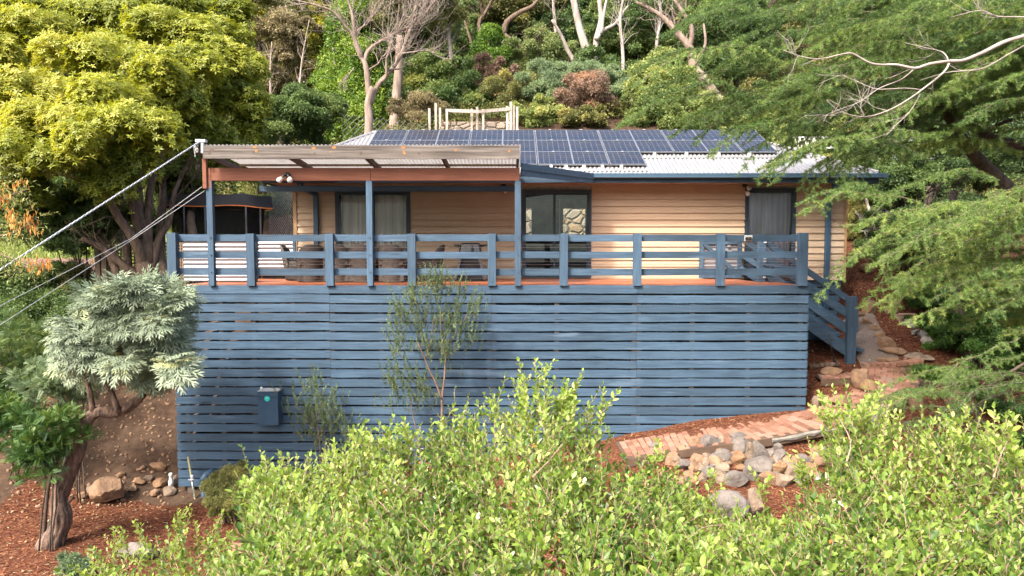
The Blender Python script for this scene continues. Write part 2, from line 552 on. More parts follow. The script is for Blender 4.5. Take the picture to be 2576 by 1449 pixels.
hole_wall(mb, HX0+.1, HX1-.1, YB-.1, YB, -.03, SOF, bw)
# partitions so that each room is its own
for x in (wx(1100), wx(1700)): mb.box((x, YW+.09, 0), (x+.08, YB-.1, SOF))
mb.build('inner_wall', M['darkroom'], house)
MB().box((HX0+.1, YW+.09, -.03), (HX1-.1, YB-.1, .0)).build('floor', M['floor_in'], house)
MB().box((HX0+.1, YW+.09, SOF-.04), (HX1-.1, YB-.1, SOF+.0)).build('ceiling', M['darkroom'], house)
# sub floor boarding under the right of the wall
mb = MB(); z = -.06; k = 0
while z > -1.3:
    mb.box((wx(1790), YW+.05, z-.135), (HX1-.03-.02*k, YW+.09, z)); z -= .172; k += 1
mb.build('base_boarding', M['blue'], house)
MB().box((HX0, YW-.028, -.12), (wx(1790), YW+.03, -.04)).build('bottom_plate', M['blue'], house)
# corner trims
MB().box((HX1-.03, YW-.055, -.04), (HX1+.02, YW+.03, SOF)).build('corner_trim', M['tan_trim'], house)
MB().box((HX0-.05, YW-.045, -.04), (HX0+.03, YW+.03, SOF)).build('corner_trim', M['tan_trim'], house)

# doors
def sliding(name, a, b, top, bot, panes, curtain, fr=.055, label=None, handle=None):
    d = MB(); y0 = YW-.05; y1 = YW+.05
    d.box((a, y0, bot), (a+fr, y1, top)); d.box((b-fr, y0, bot), (b, y1, top))
    d.box((a+fr, y0, top-fr), (b-fr, y1, top)); d.box((a+fr, y0, bot), (b-fr, y1, bot+.04))
    do = d.build(name, M['navy'], house)
    if label: do['label'] = label
    for i, (pa, pb) in enumerate(panes):
        s = MB(); yy = YW - .02 + .045 * (i % 2); e = .055
        s.box((pa, yy-.02, bot+.04), (pa+e, yy+.02, top-fr)); s.box((pb-e, yy-.02, bot+.04), (pb, yy+.02, top-fr))
        s.box((pa+e, yy-.02, top-fr-.06), (pb-e, yy+.02, top-fr)); s.box((pa+e, yy-.02, bot+.04), (pb-e, yy+.02, bot+.12))
        s.build('sash', M['navy'], do)
        MB().box((pa+e, yy-.003, bot+.12), (pb-e, yy+.003, top-fr-.06)).build('glass_pane', M['glass2'] if curtain else M['glass'], do)
    if handle is not None:
        MB().box((handle-.012, YW-.085, bot+.95), (handle+.012, YW-.045, bot+1.25)).build('handle', M['black'], do)
    if curtain:
        for (ca, cb, mt, amp, z0c) in curtain:
            n = 150; vs = []; fs = []
            ph = random.uniform(0, 6)
            for k in range(n+1):
                x = ca + (cb-ca)*k/n; u = (x-ca)
                for j, z in enumerate((z0c, bot+1.0, top-.1)):
                    y = YW+.11+amp*(math.sin(u*38+ph+math.sin(u*7)*2.2)+.5*math.sin(u*73+ph))*(1-.25*j)
                    vs.append((x, y, z))
            for k in range(n):
                for j in range(2):
                    o = 3*k+j; fs.append((o, o+3, o+4, o+1))
            MB().add(vs, fs, .5).build('curtain', mt, do, smooth=True)
    return do
a, b, t_, b_ = OPEN[0]; mid = (a+b)/2
sliding('sliding_door', a, b, t_, .02, [(a+.05, mid+.03), (mid-.03, b-.05)], [(a+.1, mid-.04, M['sheer'], .03, .1), (mid+.02, b-.09, M['sheer'], .03, .1)], label='sliding door with grey sheer curtains behind both panes')
a, b, t_, b_ = OPEN[1]; mid = wx(1394)
sliding('sliding_door', a, b, t_, .02, [(a+.0+.05, mid+.03), (mid-.03, b-.05)], None, handle=b-.08, label='uncurtained sliding door with view through to the stone bank')
a, b, t_, b_ = OPEN[2]
sliding('window', a, b, t_, .02, [(a+.03, b-.03)], [(a+.06, b-.06, M['lavender'], .035, .1)], fr=.045, label='tall right hand window with blue grey curtain')

# white stiles inside the clear door (a fly screen frame)
mb = MB(); x = wx(1313+8)
mb.box((wx(1320), YW+.03, .1), (wx(1323.5), YW+.05, wz(500))); mb.box((wx(1407), YW+.052, .1), (wx(1409.5), YW+.07, wz(500)))
mb.box((wx(1324), YW+.03, .78), (wx(1386), YW+.045, .81))
mb.build('screen_stile', M['white'], house)
# a dark sofa and a pale cupboard just inside
# roof -------------------------------------------------------------
YE = 15.5; EZ = Pt(CX, 437, YE).z; RX0 = -5.62; RX1 = Pt(2208, 437, YE).x
SL = .50; RR = 2.69; RZ = EZ + SL*RR; YR = YE + RR
HL, HR = 1.95, 2.5      # hip run left and right
def corrugate(x0, x1, y0, z0, fn_len, dy, dz, pitch=.076, amp=.009, spw=6, yaw=None):
    """corrugated sheet: ridges run up the slope; fn_len(x) gives the plan run at x"""
    vs = []; fs = []; n = int((x1-x0)/pitch*spw); rows = 2
    nn = Vector((0, -dz, dy)).normalized()
    for k in range(n+1):
        x = x0 + (x1-x0)*k/n; a = amp*math.sin(2*math.pi*(x-x0)/pitch)
        Lr = fn_len(x)
        for j in range(rows):
            r = Lr*j/(rows-1)
            vs.append((x, y0+dy*r+nn.y*a, z0+dz*r+nn.z*a))
    for k in range(n):
        for j in range(rows-1):
            o = rows*k+j; fs.append((o, o+rows, o+rows+1, o+1))
    return vs, fs
def flen(x): return max(.001, min(RR, (x-RX0)/HL*RR, (RX1-x)/HR*RR))
vs, fs = corrugate(RX0, RX1, YE-.05, EZ+.0, flen, 1, SL, pitch=.1, amp=.016)
mb = MB(); mb.add(vs, fs, .5)
YEB = YR + RR
mb.add([(RX0+HL, YR, RZ), (RX1-HR, YR, RZ), (RX1, YEB, EZ), (RX0, YEB, EZ)], [(0,1,2,3)], .5)
mb.add([(RX1-HR, YR, RZ-.01), (RX1, YE, EZ-.01), (RX1, YEB, EZ-.01)], [(0,1,2)], .5)
mb.add([(RX0+HL, YR, RZ-.01), (RX0, YEB, EZ-.01), (RX0, YE, EZ-.01)], [(0,1,2)], .5)
roof = mb.build('roof', M['roof'], house, smooth=True)
cap = MB()
cap.tube([(RX0+HL, YR-.02, RZ+.02), (RX1-HR, YR-.02, RZ+.02)], .05, 8)
cap.tube([(RX1-HR, YR-.02, RZ+.015), (RX1, YE-.03, EZ+.03)], .04, 8)
cap.tube([(RX0+HL, YR-.02, RZ+.015), (RX0, YE-.03, EZ+.03)], .04, 8)
cap.build('ridge_capping', M['roof'], roof)
# gutter with a rolled lip, fascia, soffit
gx0 = Pt(1489,440,YE).x
def ext(prof, x0, x1, mb):
    n = len(prof); vs = [(x0, y, z) for y, z in prof] + [(x1, y, z) for y, z in prof]
    fs = [(i, (i+1)%n, n+(i+1)%n, n+i) for i in range(n)] + [tuple(range(n-1,-1,-1)), tuple(range(n, 2*n))]
    mb.add(vs, fs)
gt, gb = Pt(CX,437,YE).z, Pt(CX,449,YE).z; fb = Pt(CX,461,YE+.1).z
g = MB(); yg = YE-.14
ext([(YE, gt-.02), (yg+.012, gt-.02), (yg+.012, gt), (yg, gt), (yg-.004, gt-.03), (yg, gt-.045), (yg, gb+.01), (yg+.015, gb), (YE, gb)], gx0, RX1+.05, g)
g.build('gutter', M['blue_gutter'], house, bevel=.004); g = MB()
ext([(YE, gt-.02), (yg+.012, gt-.02), (yg+.012, gt), (yg, gt), (yg, gb), (YE, gb)], RX0-.05, Pt(845,440,YE).x, g)
g.build('gutter', M['blue_gutter'], house, bevel=.004)
g = MB(); g.box((RX1+.052, YE-.14, gb), (RX1+.17, YEB+.1, gt-.002)); g.build('side_gutter', M['blue_gutter'], house, bevel=.004); g = MB(); g.box((RX0-.17, YE-.14, gb), (RX0-.052, YEB+.1, gt-.002))
g.build('side_gutter', M['blue_gutter'], house, bevel=.004)
g = MB(); g.box((Pt(1493,440,YE).x, YE+.004, fb), (RX1, YE+.03, gb+.03)); g.box((RX0, YE+.004, fb), (Pt(1493,440,YE).x-.002, YE+.03, gb+.05)); g.box((RX1, YE+.004, fb), (RX1+.03, YEB, gb+.03)); g.box((RX0-.03, YE+.004, fb), (RX0, YEB, gb+.03))
g.build('fascia', M['blue'], house)
g = MB(); g.box((RX0, YE+.03, fb+.03), (RX1, YW-.025, fb+.04)); g.box((HX1+.02, YW-.024, fb+.03), (RX1, YEB, fb+.04)); g.box((RX0, YW-.024, fb+.03), (HX0-.05, YEB, fb+.04))
g.build('soffit', M['soffit'], house)
# little blue post bracket under the right fascia and downpipes
g = MB(); x = Pt(2106, 480, YE+.1).x; g.box((x-.085, YE+.06, Pt(CX,486,YE+.1).z), (x+.085, YE+.2, fb+.02)); g.build('rainhead', M['blue'], house)
def downpipe(px, ztop, zbot, offs=-.07, lean=0):
    x = wx(px); g = MB()
    g.box((x-.055, YW-.12, zbot), (x+.055, YW-.03, ztop))
    return g, x
g, x = downpipe(2078, fb-.1, -.75); g.build('downpipe', M['blue_metal'], house, bevel=.008)
g, x = downpipe(798, wz(487), .02)
g.bar((x-.0, YW-.08, wz(489)), (wx(777), YE+.15, wz(478)), .1, .09); x2 = wx(777)
g.box((x2-.06, YE+.05, wz(481)), (x2+.05, YE+.18, fb+.05))
g.build('downpipe', M['blue_metal'], house, bevel=.006)

# whirlybird vent
vz = RZ + .0; vx = Pt(1513, 328, YR+.35).x
ve = empty('roof_ventilator', (vx, YR+.3, RZ-.15), 'white spinning turbine ventilator standing on the roof ridge', 'ventilator')
g = MB(); g.lathe((vx, YR+.3, RZ-.2), [(.10, 0), (.10, .12), (.135, .13), (.17, .17), (.185, .22), (.17, .27), (.10, .305), (.02, .315)], 24); g.build('turbine_dome', M['white'], ve, smooth=True)
g = MB()
for k in range(20):
    t = 2*math.pi*k/20
    pts = [(vx+r*math.cos(t+o), YR+.3+r*math.sin(t+o), RZ-.2+h) for r, h, o in ((.14,.13,0),(.178,.17,.1),(.193,.22,.2),(.178,.27,.3),(.11,.305,.4))]
    g.tube(pts, .006, 4)
g.build('vane', M['galv'], ve)

# lamps ------------------------------------------------------------
def spot(name, base, heads, label, shell):
    e = empty(name, base, label, 'light')
    b = Vector(base); g = MB(); g.lathe(b + Vector((0,-.03,0)), [(.05,-.0),(.05,.03)], 12, 'y')
    for h in heads: g.tube([b+Vector((0,-.02,0)), b+(Vector(h)-b)*.5+Vector((0,-.05,.02)), Vector(h)+Vector((0,.03,.02))], .02, 6)
    g.build('bracket', M['black'], e, smooth=True)
    for h in heads:
        g = MB(); dx = .5 if h[0] > b.x else -.5
        d = Vector((dx*.5, -.8, -.5)).normalized()
        hh = Vector(h)
        pts = [hh - d*.07, hh - d*.03, hh + d*.03, hh + d*.055]
        g.tube(pts, [.025, .04, .054, .052], 14)
        g.build('lamp_head', shell, e, smooth=True)
        MB().tube([hh + d*.0555, hh + d*.062], [.048, .024], 14).build('lens', M['white'], e, smooth=True)
    return e
p = Pt(724, 440, 12.99)
spot('flood_light', (p.x, 12.985, p.z), [(p.x-.09, 12.83, p.z-.1), (p.x+.09, 12.83, p.z-.1)], 'twin headed cream flood light fixed to the red brown pergola beam', simple('cream_lamp', (.5,.46,.38), .4, 0, .03))
p = Pt(1264, 466, YW-.05)
spot('wall_light', (p.x+.03, YW-.03, p.z), [(p.x-.04, YW-.17, p.z-.1), (p.x+.06, YW-.17, p.z-.14)], 'twin spotlight on the tan wall under the pergola beside the clear door', M['black'])
p = Pt(1873, 466, YW-.05)
spot('wall_light', (p.x, YW-.03, p.z), [(p.x+.05, YW-.17, p.z-.07), (p.x+.02, YW-.2, p.z-.2)], 'white twin spotlight at the top corner of the right hand window', M['white'])

# solar panels -------------------------------------------------------
def panelmat():
    m, t, b, N, L = newmat('solar_cells')
    uv = N('ShaderNodeTexCoord'); sp = N('ShaderNodeSeparateXYZ'); L(uv.outputs['Object'], sp.inputs[0])
    def line(src, n, wdt):
        a = N('ShaderNodeMath'); a.operation = 'MULTIPLY'; L(src, a.inputs[0]); a.inputs[1].default_value = n
        f = N('ShaderNodeMath'); f.operation = 'FRACT'; L(a.outputs[0], f.inputs[0])
        g_ = N('ShaderNodeMath'); g_.operation = 'LESS_THAN'; L(f.outputs[0], g_.inputs[0]); g_.inputs[1].default_value = wdt
        return g_.outputs[0]
    lx = line(sp.outputs[0], 6/.80, .055); ly = line(sp.outputs[1], 6/.86, .06)
    mx = N('ShaderNodeMath'); mx.operation = 'MAXIMUM'; L(lx, mx.inputs[0]); L(ly, mx.inputs[1])
    c = mix(t, (.008, .012, .024), (.022, .020, .024), ramp(t, noise(t, 1.5, 2, coord='Object'), .4, .6))
    L(mix(t, c, (.11, .115, .125), mx.outputs[0]), b.inputs['Base Color'])
    b.inputs['Roughness'].default_value = .16; b.inputs['Specular IOR Level'].default_value = .28
    b.inputs['Coat Weight'].default_value = .0; b.inputs['Coat Roughness'].default_value = .03
    return m
PM = panelmat(); PF = simple('panel_frame', (.24, .25, .27), .35, .5, .05)
def make_panel():
    g = MB(); e = .018; w_, h_ = .815, .865
    g.box((0,0,0), (w_, e, .035)); g.box((0,h_-e,0), (w_, h_, .035)); g.box((0,e,0), (e,h_-e,.035)); g.box((w_-e,e,0), (w_,h_-e,.035))
    o = g.build('solar_module', PF)
    MB().box((e,e,.01), (w_-e,h_-e,.032)).build('cell_sheet', PM, o)
    c = MB(); c.box((.36, h_-.03, .036), (.42, h_+.01, .05)); c.build('clamp', M['galv'], o)
    return o
PROTO = make_panel()
pang = math.atan(SL); cs, sn = math.cos(pang), math.sin(pang)
Lr = .88
ORD = ['first','second','third','fourth','fifth','sixth','seventh','eighth','ninth','tenth','eleventh','twelfth','thirteenth']
rowname = ['top', 'middle', 'bottom']
X0P = Pt(950, 335, YR).x
first = True
for row, n in ((0, 12), (1, 12), (2, 8)):
    for k in range(n):
        o = PROTO if first else copy_tree(PROTO)
        first = False
        r = RR/cs - .02 - (row+1)*Lr        # distance along the slope from the eave
        x = X0P + k*.826 + (.012 if k % 2 else 0)
        o.location = (x, YE + r*cs - sn*.07, EZ + r*sn + cs*.07)
        o.rotation_euler = (pang, 0, 0)
        tag(o, 'solar panel, %s from the left in the %s row on the roof' % (ORD[k], rowname[row]), 'solar panel', 'solar panels on the front roof slope')
# feet holding the rails, visible under the lower edges
fe = empty('panel_rail', (0, YE, EZ), 'row of silver feet and rails holding the solar panels off the roof', 'mounting rail')
g = MB()
for px in (1385, 1422, 1466, 1512, 1559): 
    x = Pt(px, 412, 16).x
    g.box((x-.03, YE + (RR/cs-.05-3*Lr)*cs-.07, EZ+(RR/cs-.05-3*Lr)*sn-.03), (x+.03, YE+(RR/cs-3*Lr)*cs+.04, EZ+(RR/cs-.02-3*Lr)*sn+.06))
for px in (1641, 1720, 1800, 1876):
    x = Pt(px, 383, 16.8).x
    g.box((x-.03, YE + (RR/cs-.05-2*Lr)*cs-.07, EZ+(RR/cs-.05-2*Lr)*sn-.03), (x+.03, YE+(RR/cs-2*Lr)*cs+.04, EZ+(RR/cs-.02-2*Lr)*sn+.06))
g.build('foot', M['white'], fe)
g = MB()
for r_, n in ((RR/cs-.25-2*Lr, 12), (RR/cs-.25-Lr, 12), (RR/cs-.25-3*Lr, 8)):
    g.bar((X0P, YE+r_*cs-sn*.04, EZ+r_*sn+cs*.04), (X0P+n*.826, YE+r_*cs-sn*.04, EZ+r_*sn+cs*.04), .04, .03)
g.build('rail', M['galv'], fe)
random.seed(11)
# ------------------------------------------------------------------ deck
YD = 13.1
def dx_(px, py): return Pt(px, py, YD).x
def dz_(py, Y=YD): return Pt(CX, py, Y).z
DX0 = -6.50; DX1 = dx_(2031, 800)
deck = empty('raised_deck', (0, YD, 0), 'raised timber deck with blue slatted screen, blue railing and oiled boards', 'deck')
OPY = 14.55; OPX = 5.25      # the stair opening cut out of the back right corner
mb = MB(); y = YD+.02
while y < YW-.04:
    x1 = DX1-.02 if y < OPY else OPX
    xs = [DX0-.0, random.uniform(-4,-2), random.uniform(0,2), random.uniform(3,4.5), x1]
    for i in range(4): mb.box((xs[i]+.001, y, -.025), (xs[i+1]-.001, y+.088, 0))
    y += .092
mb.build('decking', M['deck'], deck)
mb = MB()
for x in np.arange(DX0+.1, DX1, .45): mb.box((x, YD+.05, -.17), (x+.045, (YW-.05 if x < OPX else OPY), -.027))
mb.build('joist', M['joist'], deck)
mb = MB()
for y_ in (13.35, 14.5, 15.9): mb.box((DX0+.05, y_, -.36), (min(DX1-.1, OPX if y_ > OPY else 99), y_+.08, -.175))
mb.build('bearer', M['joist'], deck)
STX = [435, 833, 1237, 1600, 2032]
BX = [dx_(x, 980) for x in STX]; BX[0] = DX0-.0; BX[-1] = DX1
pitchb = .1805
for c in range(4):
    mb = MB()
    for k in range(22):
        zc = dz_(728) - k*pitchb
        a, b = BX[c], BX[c+1]
        if zc < -4.2: continue
        hh = .148 + random.uniform(-.004, .003)
        z0 = zc + random.uniform(-.003, .003)
        dy = random.uniform(-.004, .004)
        z0 += (random.Random(c*7).uniform(-.012,.012))
        if k == 0: hh = .156; z0 = zc; 
        sag = random.uniform(-.005, .005)
        n = 12; vs = []; fs = []
        wob = [random.uniform(-.004,.004) for _ in range(n+1)]; wob2 = [random.uniform(-.004,.004) for _ in range(n+1)]
        for i in range(n+1):
            u = i/n; x = a+.0015+(b-a-.003)*u
            zm = z0 + sag*math.sin(math.pi*u)
            y0 = YD-.022+dy+.003*math.sin(u*9+k)
            for (yy, zz) in ((y0, zm-hh/2+wob[i]), (y0, zm+hh/2+wob2[i]), (y0+.03, zm+hh/2+wob2[i]), (y0+.03, zm-hh/2+wob[i])):
                vs.append((x, yy, zz))
        for i in range(n):
            o = 4*i
            for j in range(4):
                j2 = (j+1)%4; fs.append((o+j, o+4+j, o+4+j2, o+j2))
        fs += [(0,1,2,3), (4*n+3,4*n+2,4*n+1,4*n)]
        mb.add(vs, fs)
    mb.build('slat_panel', M['blue'], deck)
# supports behind the slats
mb = MB()
for px in (470, 560, 640, 740, 833, 960, 1080, 1237, 1400, 1600, 1740, 1880, 2010):
    x = dx_(px, 980); wd = .045 if px not in (833,1237,1600) else .09
    mb.box((x-wd, YD+.011, max(z1(x, YD)-.1, -4.2)), (x+wd, YD+.085, -.18))
mb.build('screen_stud', M['rafter'], deck)
mb = MB()
for x in (-5.5, -2.5, .5, 3.5):
    for y_ in (14.5, 15.9): MB().box((x-.06, y_-.0, z1(x, y_)-.1), (x+.06, y_+.09, -.36)).build('stump', M['rafter'], deck)
mb.box((-6.3, 14.0, -2.9), (-5.0, 14.06, -2.75)); mb.bar((-6.3,14.2,-1.4), (-4.8,14.4,-3), .1, .04); mb.bar((-4.2,13.8,-.5), (-2.8,13.9,-2.4), .1, .04)
mb.build('brace', M['rafter'], deck)
# white sheets stored under the deck glimpsed through the gaps
mb = MB(); mb.bar((2.6, 13.9, -2.5), (4.6, 13.95, -2.35), .7, .03)
o = mb.build('stored_sheet', M['white']); tag(o, 'white sheet stored under the deck behind the right slats', 'sheet')
# left return of the screen, run unseen full depth to block sun below deck
mb = MB()
for k in range(22):
    zc = dz_(728) - k*pitchb
    if zc > -4.1: mb.box((DX0-.03, YD+.01, zc-.07), (DX0-.003, YD+2.85, zc+.07))
mb.build('slat_panel', M['blue_y'], deck)
mb = MB()
for k in range(14):
    zc = dz_(728) - k*pitchb
    if zc > -2.2: mb.box((DX1+.003, YD+.01, zc-.07), (DX1+.03, OPY, zc+.07))
mb.build('slat_panel', M['blue_y'], deck)

# railing posts (front)
PX = [(425,450),(622,645),(820,842),(1027,1047),(1228,1248),(1408,1428),(1592,1613),(1800,1822),(2003,2030)]
for i, (a, b) in enumerate(PX):
    yb = 650
    x = dx_((a+b)/2, yb)
    wd = .17 if i in (0, 8) else .155
    zt_ = dz_(586 if i in (0, 8) else 588)
    big = i in (0, 8)
    g = MB(); g.bar((x, YD-.03, -.0), (x+random.uniform(-.004,.004), YD-.03, zt_), wd, .10 if not big else .13, up=(0,1,0), n=6, warp=.002)
    g.build('railing_post', M['blue_z'], deck, bevel=.004)
# rails behind the posts
RZS = [(590,607),(633,650),(676,693)]
xs = [dx_((a+b)/2, 650) for a, b in PX]
for (p0, p1) in RZS:
    zc = (dz_(p0)+dz_(p1))/2; h = dz_(p0)-dz_(p1)
    for i in range(8):
        g = MB(); j0, j1 = random.uniform(-.006,.006), random.uniform(-.006,.006)
        g.bar((xs[i]+.003, YD+.05, zc+j0), (xs[i+1]-.003, YD+.05, zc+j1), .045, h, n=10, warp=.0025)
        g.build('rail', M['blue'], deck, bevel=.003)
# cables
for py in (614.5, 622, 657, 665.5, 699.5, 707):
    g = MB(); z = dz_(py, YD+.02)
    g.tube([(xs[1]+.05, YD+.035, z), ((xs[1]+xs[4])/2, YD+.035, z-.003), (xs[-1]-.08, YD+.035, z)], .0032, 5)
    g.build('cable', M['steel'], deck)
# side rail at the right end back to the stair opening
sx = DX1-.12
g = MB(); g.bar((OPX+.08, OPY+.04, -.1), (OPX+.08, OPY+.04, dz_(586)), .15, .11, up=(0,1,0)); g.build('railing_post', M['blue_z'], deck, bevel=.004)
g = MB(); g.bar((OPX+.55, OPY+.04, -.5), (OPX+.55, OPY+.04, -.0), .1, .09, up=(0,1,0)); g.build('railing_post', M['blue_z'], deck)
for k, z in enumerate((.91, .84, .5, .44, .16, .10)):
    g = MB(); g.tube([(OPX+.14, OPY, z), (sx, YD+.04, z-.005)], .0032, 5); g.build('cable', M['steel'], deck)
    MB().tube([(OPX+.10, OPY-.01, z), (OPX+.16, OPY-.03, z)], .018, 8).build('cable_fitting', M['galv'], deck)
g = MB(); g.bar((OPX+.1, OPY+.0, .38), (sx, YD+.12, .33), .04, .04); g.build('rail', M['blue'], deck)

# ------------------------------------------------------------------ stairs
YN, YF = 14.6, 15.75
st = empty('deck_stairs', (7.2, YN, -1.75), 'blue timber stairs descending from the deck to the gravel path at the right', 'stairs')
NX = Pt(2137, 830, YN).x
slope = .68
def sr(z_at_op, Y, x0, x1, h, name='rail', th=.045):
    g = MB(); f_ = lambda x: z_at_op - (x-OPX)*slope
    g.bar((x0, Y, f_(x0)), (x1, Y, f_(x1)), th, h, n=8, warp=.002); return g.build(name, M['blue'], st, bevel=.003)
ztn = Pt(2130, 752, YN).z
ztop = ztn + (NX-OPX)*slope - .04
for k, dz in enumerate((0, -.35, -.69)): sr(ztop+dz, YN-.0, OPX+.02, NX+.0, .125)
sr(ztop-1.1, YN+.0, OPX+.02, NX+.02, .24, 'stringer', .05)
for k, dz in enumerate((0, -.35, -.69)): sr(ztop+dz, YF, OPX+.02, NX+.72, .125)
sr(ztop-1.1, YF, OPX+.02, NX+.7, .24, 'stringer', .05)
g = MB(); g.bar((NX, YN-.06, z1(NX,YN)-.1), (NX+.0, YN-.06, Pt(2137,745,YN).z), .19, .12, up=(0,1,0)); g.build('newel_post', M['blue_z'], st, bevel=.005)
g = MB(); g.bar((NX+.66, YF-.07, z1(NX+.66,YF)-.1), (NX+.66, YF-.07, Pt(2137,770,YF).z), .1, .1, up=(0,1,0)); g.build('newel_post', M['blue_z'], st, bevel=.005)
zs = ztop-1.02
for k in range(8):
    x = OPX+.2+k*.27
    g = MB(); z = -.17-k*.27*slope
    g.box((x, YN+.03, z-.045), (x+.27, YF-.03, z)); g.build('tread', M['blue_y'], st, bevel=.004)

# ------------------------------------------------------------------ pergola
YP = 12.72
pg = empty('pergola', (-2.8, YD, 0), 'lean-to pergola with weathered grey fascia and red-brown beam over the left of the deck', 'pergola')
fx0, fx1 = Pt(511,385,YP).x, Pt(1307,385,YP).x
zft, zfb = Pt(CX,366.5,YP).z, Pt(CX,400,YP).z
n = 60; mb = MB(); mb.bar((fx0, YP, (zft+zfb)/2), (fx1, YP, (zft+zfb)/2), .045, zft-zfb, n=30, warp=.0025); fas = mb.build('fascia_board', M['weathered'], pg, bevel=.003)
# knots in the weathered board
kn = simple('orange_knot', (.36,.15,.04), .8, 0, .2, 40); kd = simple('dark_knot', (.10,.07,.05), .9, 0, .2, 40)
mb = MB()
for px, py, w_, h_, rot in ((641,370,.075,.04,0),(645,380,.05,.06,.3),(789,373,.075,.045,0),(840,371,.08,.05,0),(1014,371,.07,.05,0),(1017,384,.045,.09,.5),(1146,377.5,.05,.045,0),(1281,380,.045,.045,0),(832,382,.03,.035,0)):
    p = Pt(px, py, YP-.024); vs = [(p.x+math.cos(t)*w_/2*math.cos(rot)-math.sin(t)*h_/2*math.sin(rot), YP-.0255, p.z+math.sin(t)*h_/2*math.cos(rot)+math.cos(t)*w_/2*math.sin(rot)) for t in np.linspace(0, 6.283, 13)[:-1]]
    mb.add(vs, [tuple(range(12))])
mb.build('knot', kn, fas)
mb = MB()
for px, py, w_, h_ in ((533,379,.09,.05),(526,386,.07,.05),(637,382,.05,.04),(791,387,.05,.05),(906,370,.08,.04),(908,385,.06,.07),(1054,386,.05,.05),(1092,384,.05,.03)):
    p = Pt(px, py, YP-.024); mb.add([(p.x+math.cos(t)*w_/2, YP-.0252, p.z+math.sin(t)*h_/2) for t in np.linspace(0, 6.283, 11)[:-1]], [tuple(range(10))])
mb.build('knot', kd, fas)
# roof sheet falling back to the house gutter
ys0, zs0 = YP-.03, zft+.012
ye0, ze0 = YE-.1, EZ+.03
def vline(n_): pass
dyp = 1.0; dzp = (ze0-zs0)/(ye0-ys0)
PXR = fx1 + .03
def plen(x): return ye0-ys0
vs, fs = corrugate(fx0-.02, PXR, ys0, zs0, plen, 1, dzp, amp=.009)
mb = MB(); mb.add(vs, fs, .5)
# wedge of sheet between the pergola end and the blue barge
BX1 = Pt(1490, 437, YE-.1).x
# barge boards
p0 = Vector((PXR+.01, ys0+.42, Pt(1308,424,ys0+.42).z)); p1 = Vector((BX1+.02, ye0-.02, Pt(1490,446,ye0).z))
g = MB(); g.bar(p0+Vector((0,0,.04)), p1+Vector((0,0,.02)), .035, .13); g.bar(p0+Vector((0,.03,-.07)), p1+Vector((0,.03,-.075)), .035, .12)
g.build('barge_board', M['blue'], pg, bevel=.003)
vs = [p0+Vector((0,.04,.07)), p1+Vector((0,.03,.05)), Vector((PXR, p1.y, p1.z+.04))]
mb.add(vs, [(0,1,2)], .5)
mb.build('roof_sheet', M['oldroof'], pg, smooth=True)
# rafters
for px in (516, 720, 914, 1110, 1303):
    x = Pt(px, 405, YD).x
    g = MB(); zz = lambda y: zs0+dzp*(y-ys0)-.075
    g.bar((x, YP+.03, zz(YP+.03)), (x, ye0-.02, zz(ye0)), .05, .12); g.build('rafter', M['rafter'], pg)
g = MB()
for y_ in (13.5, 14.3, 15.1):
    z = zs0+dzp*(y_-ys0)-.04
    g.box((fx0+.03, y_, z-.04), (fx1-.03, y_+.07, z))
g.build('batten', M['joist'], pg)
# red-brown beam
zb0, zb1 = Pt(CX,455.5,YD).z, Pt(CX,423.5,YD).z
bx0 = Pt(526,440,YD).x; bm = Pt(934,440,YD).x; bx1 = Pt(1307,440,YD).x
g = MB(); g.box((bx0, YD-.08, zb0), (bm-.003, YD-.0, zb1)); g.build('beam', M['redbrown'], pg, bevel=.004)
g = MB(); g.box((bm+.003, YD-.08, zb0), (bx1, YD-.0, zb1)); g.build('beam', M['redbrown'], pg, bevel=.004)
g = MB(); xx = Pt(516,440,YD-.1).x; g.box((xx-.04, YD-.13, Pt(CX,476,YD).z), (xx+.035, YD-.05, Pt(CX,401,YD).z)); g.box((xx+.036, YD-.09, Pt(CX,474,YD).z), (xx+.10, YD-.04, zb1-.005)); g.build('end_post', M['redbrown'], pg, bevel=.003)
g = MB(); g.box((-5.6, YE-.28, zb0-.02), (.1, YE-.2, zb0+.10)); g.build('wall_beam', M['blue'], pg)
for a, b in ((521.5,539),(922,938.5),(1295.5,1310)):
    x = Pt((a+b)/2, 458, YD).x
    g = MB(); g.bar((x, YD-.04, 0), (x, YD-.04, zb0), .115, .10, up=(0,1,0), n=10, warp=.002); p_ = g.build('post', M['blue_z'], pg, bevel=.004)
    g = MB()
    for py in (598, 641.5, 684.5): g.lathe((x+.01, YD-.096, dz_(py)), [(.012,-.012),(.012,.005)], 8, 'y')
    g.build('bolt', M['navy'], p_)

# power line ------------------------------------------------------------
att = Pt(505, 355, YP-.02)
br = empty('service_bracket', att, 'grey service bracket and coiled wire on the left end of the pergola fascia', 'bracket')
g = MB(); g.box((att.x-.09, YP-.05, att.z-.02), (att.x+.09, YP+.05, att.z+.03)); g.box((att.x+.0, YP-.03, att.z-.22), (att.x+.045, YP+.03, att.z-.02)); g.build('plate', M['galv'], br)
g = MB(); g.tube([att+Vector((-.05+.025*math.cos(t), -.06, -.1+.05*math.sin(t)-.012*t)) for t in np.linspace(0, 9, 30)], .006, 5); g.tube([att+Vector((-.02,-.04,0)), att+Vector((-.1,-.06,-.13)), att+Vector((-.08,-.06,-.3))], .007, 5); g.build('coiled_wire', M['galv'], br)
def strand(p, q, r, sag, off, n=60, tw=0.0, ph=0.0):
    pts = []
    for i in range(n+1):
        u = i/n; c = p.lerp(q, u); c.z -= sag*4*u*(1-u)
        pts.append(c + Vector((0, math.cos(u*tw+ph)*off, math.sin(u*tw+ph)*off)))
    return pts
q = Pt(-160, 782, 9.0)
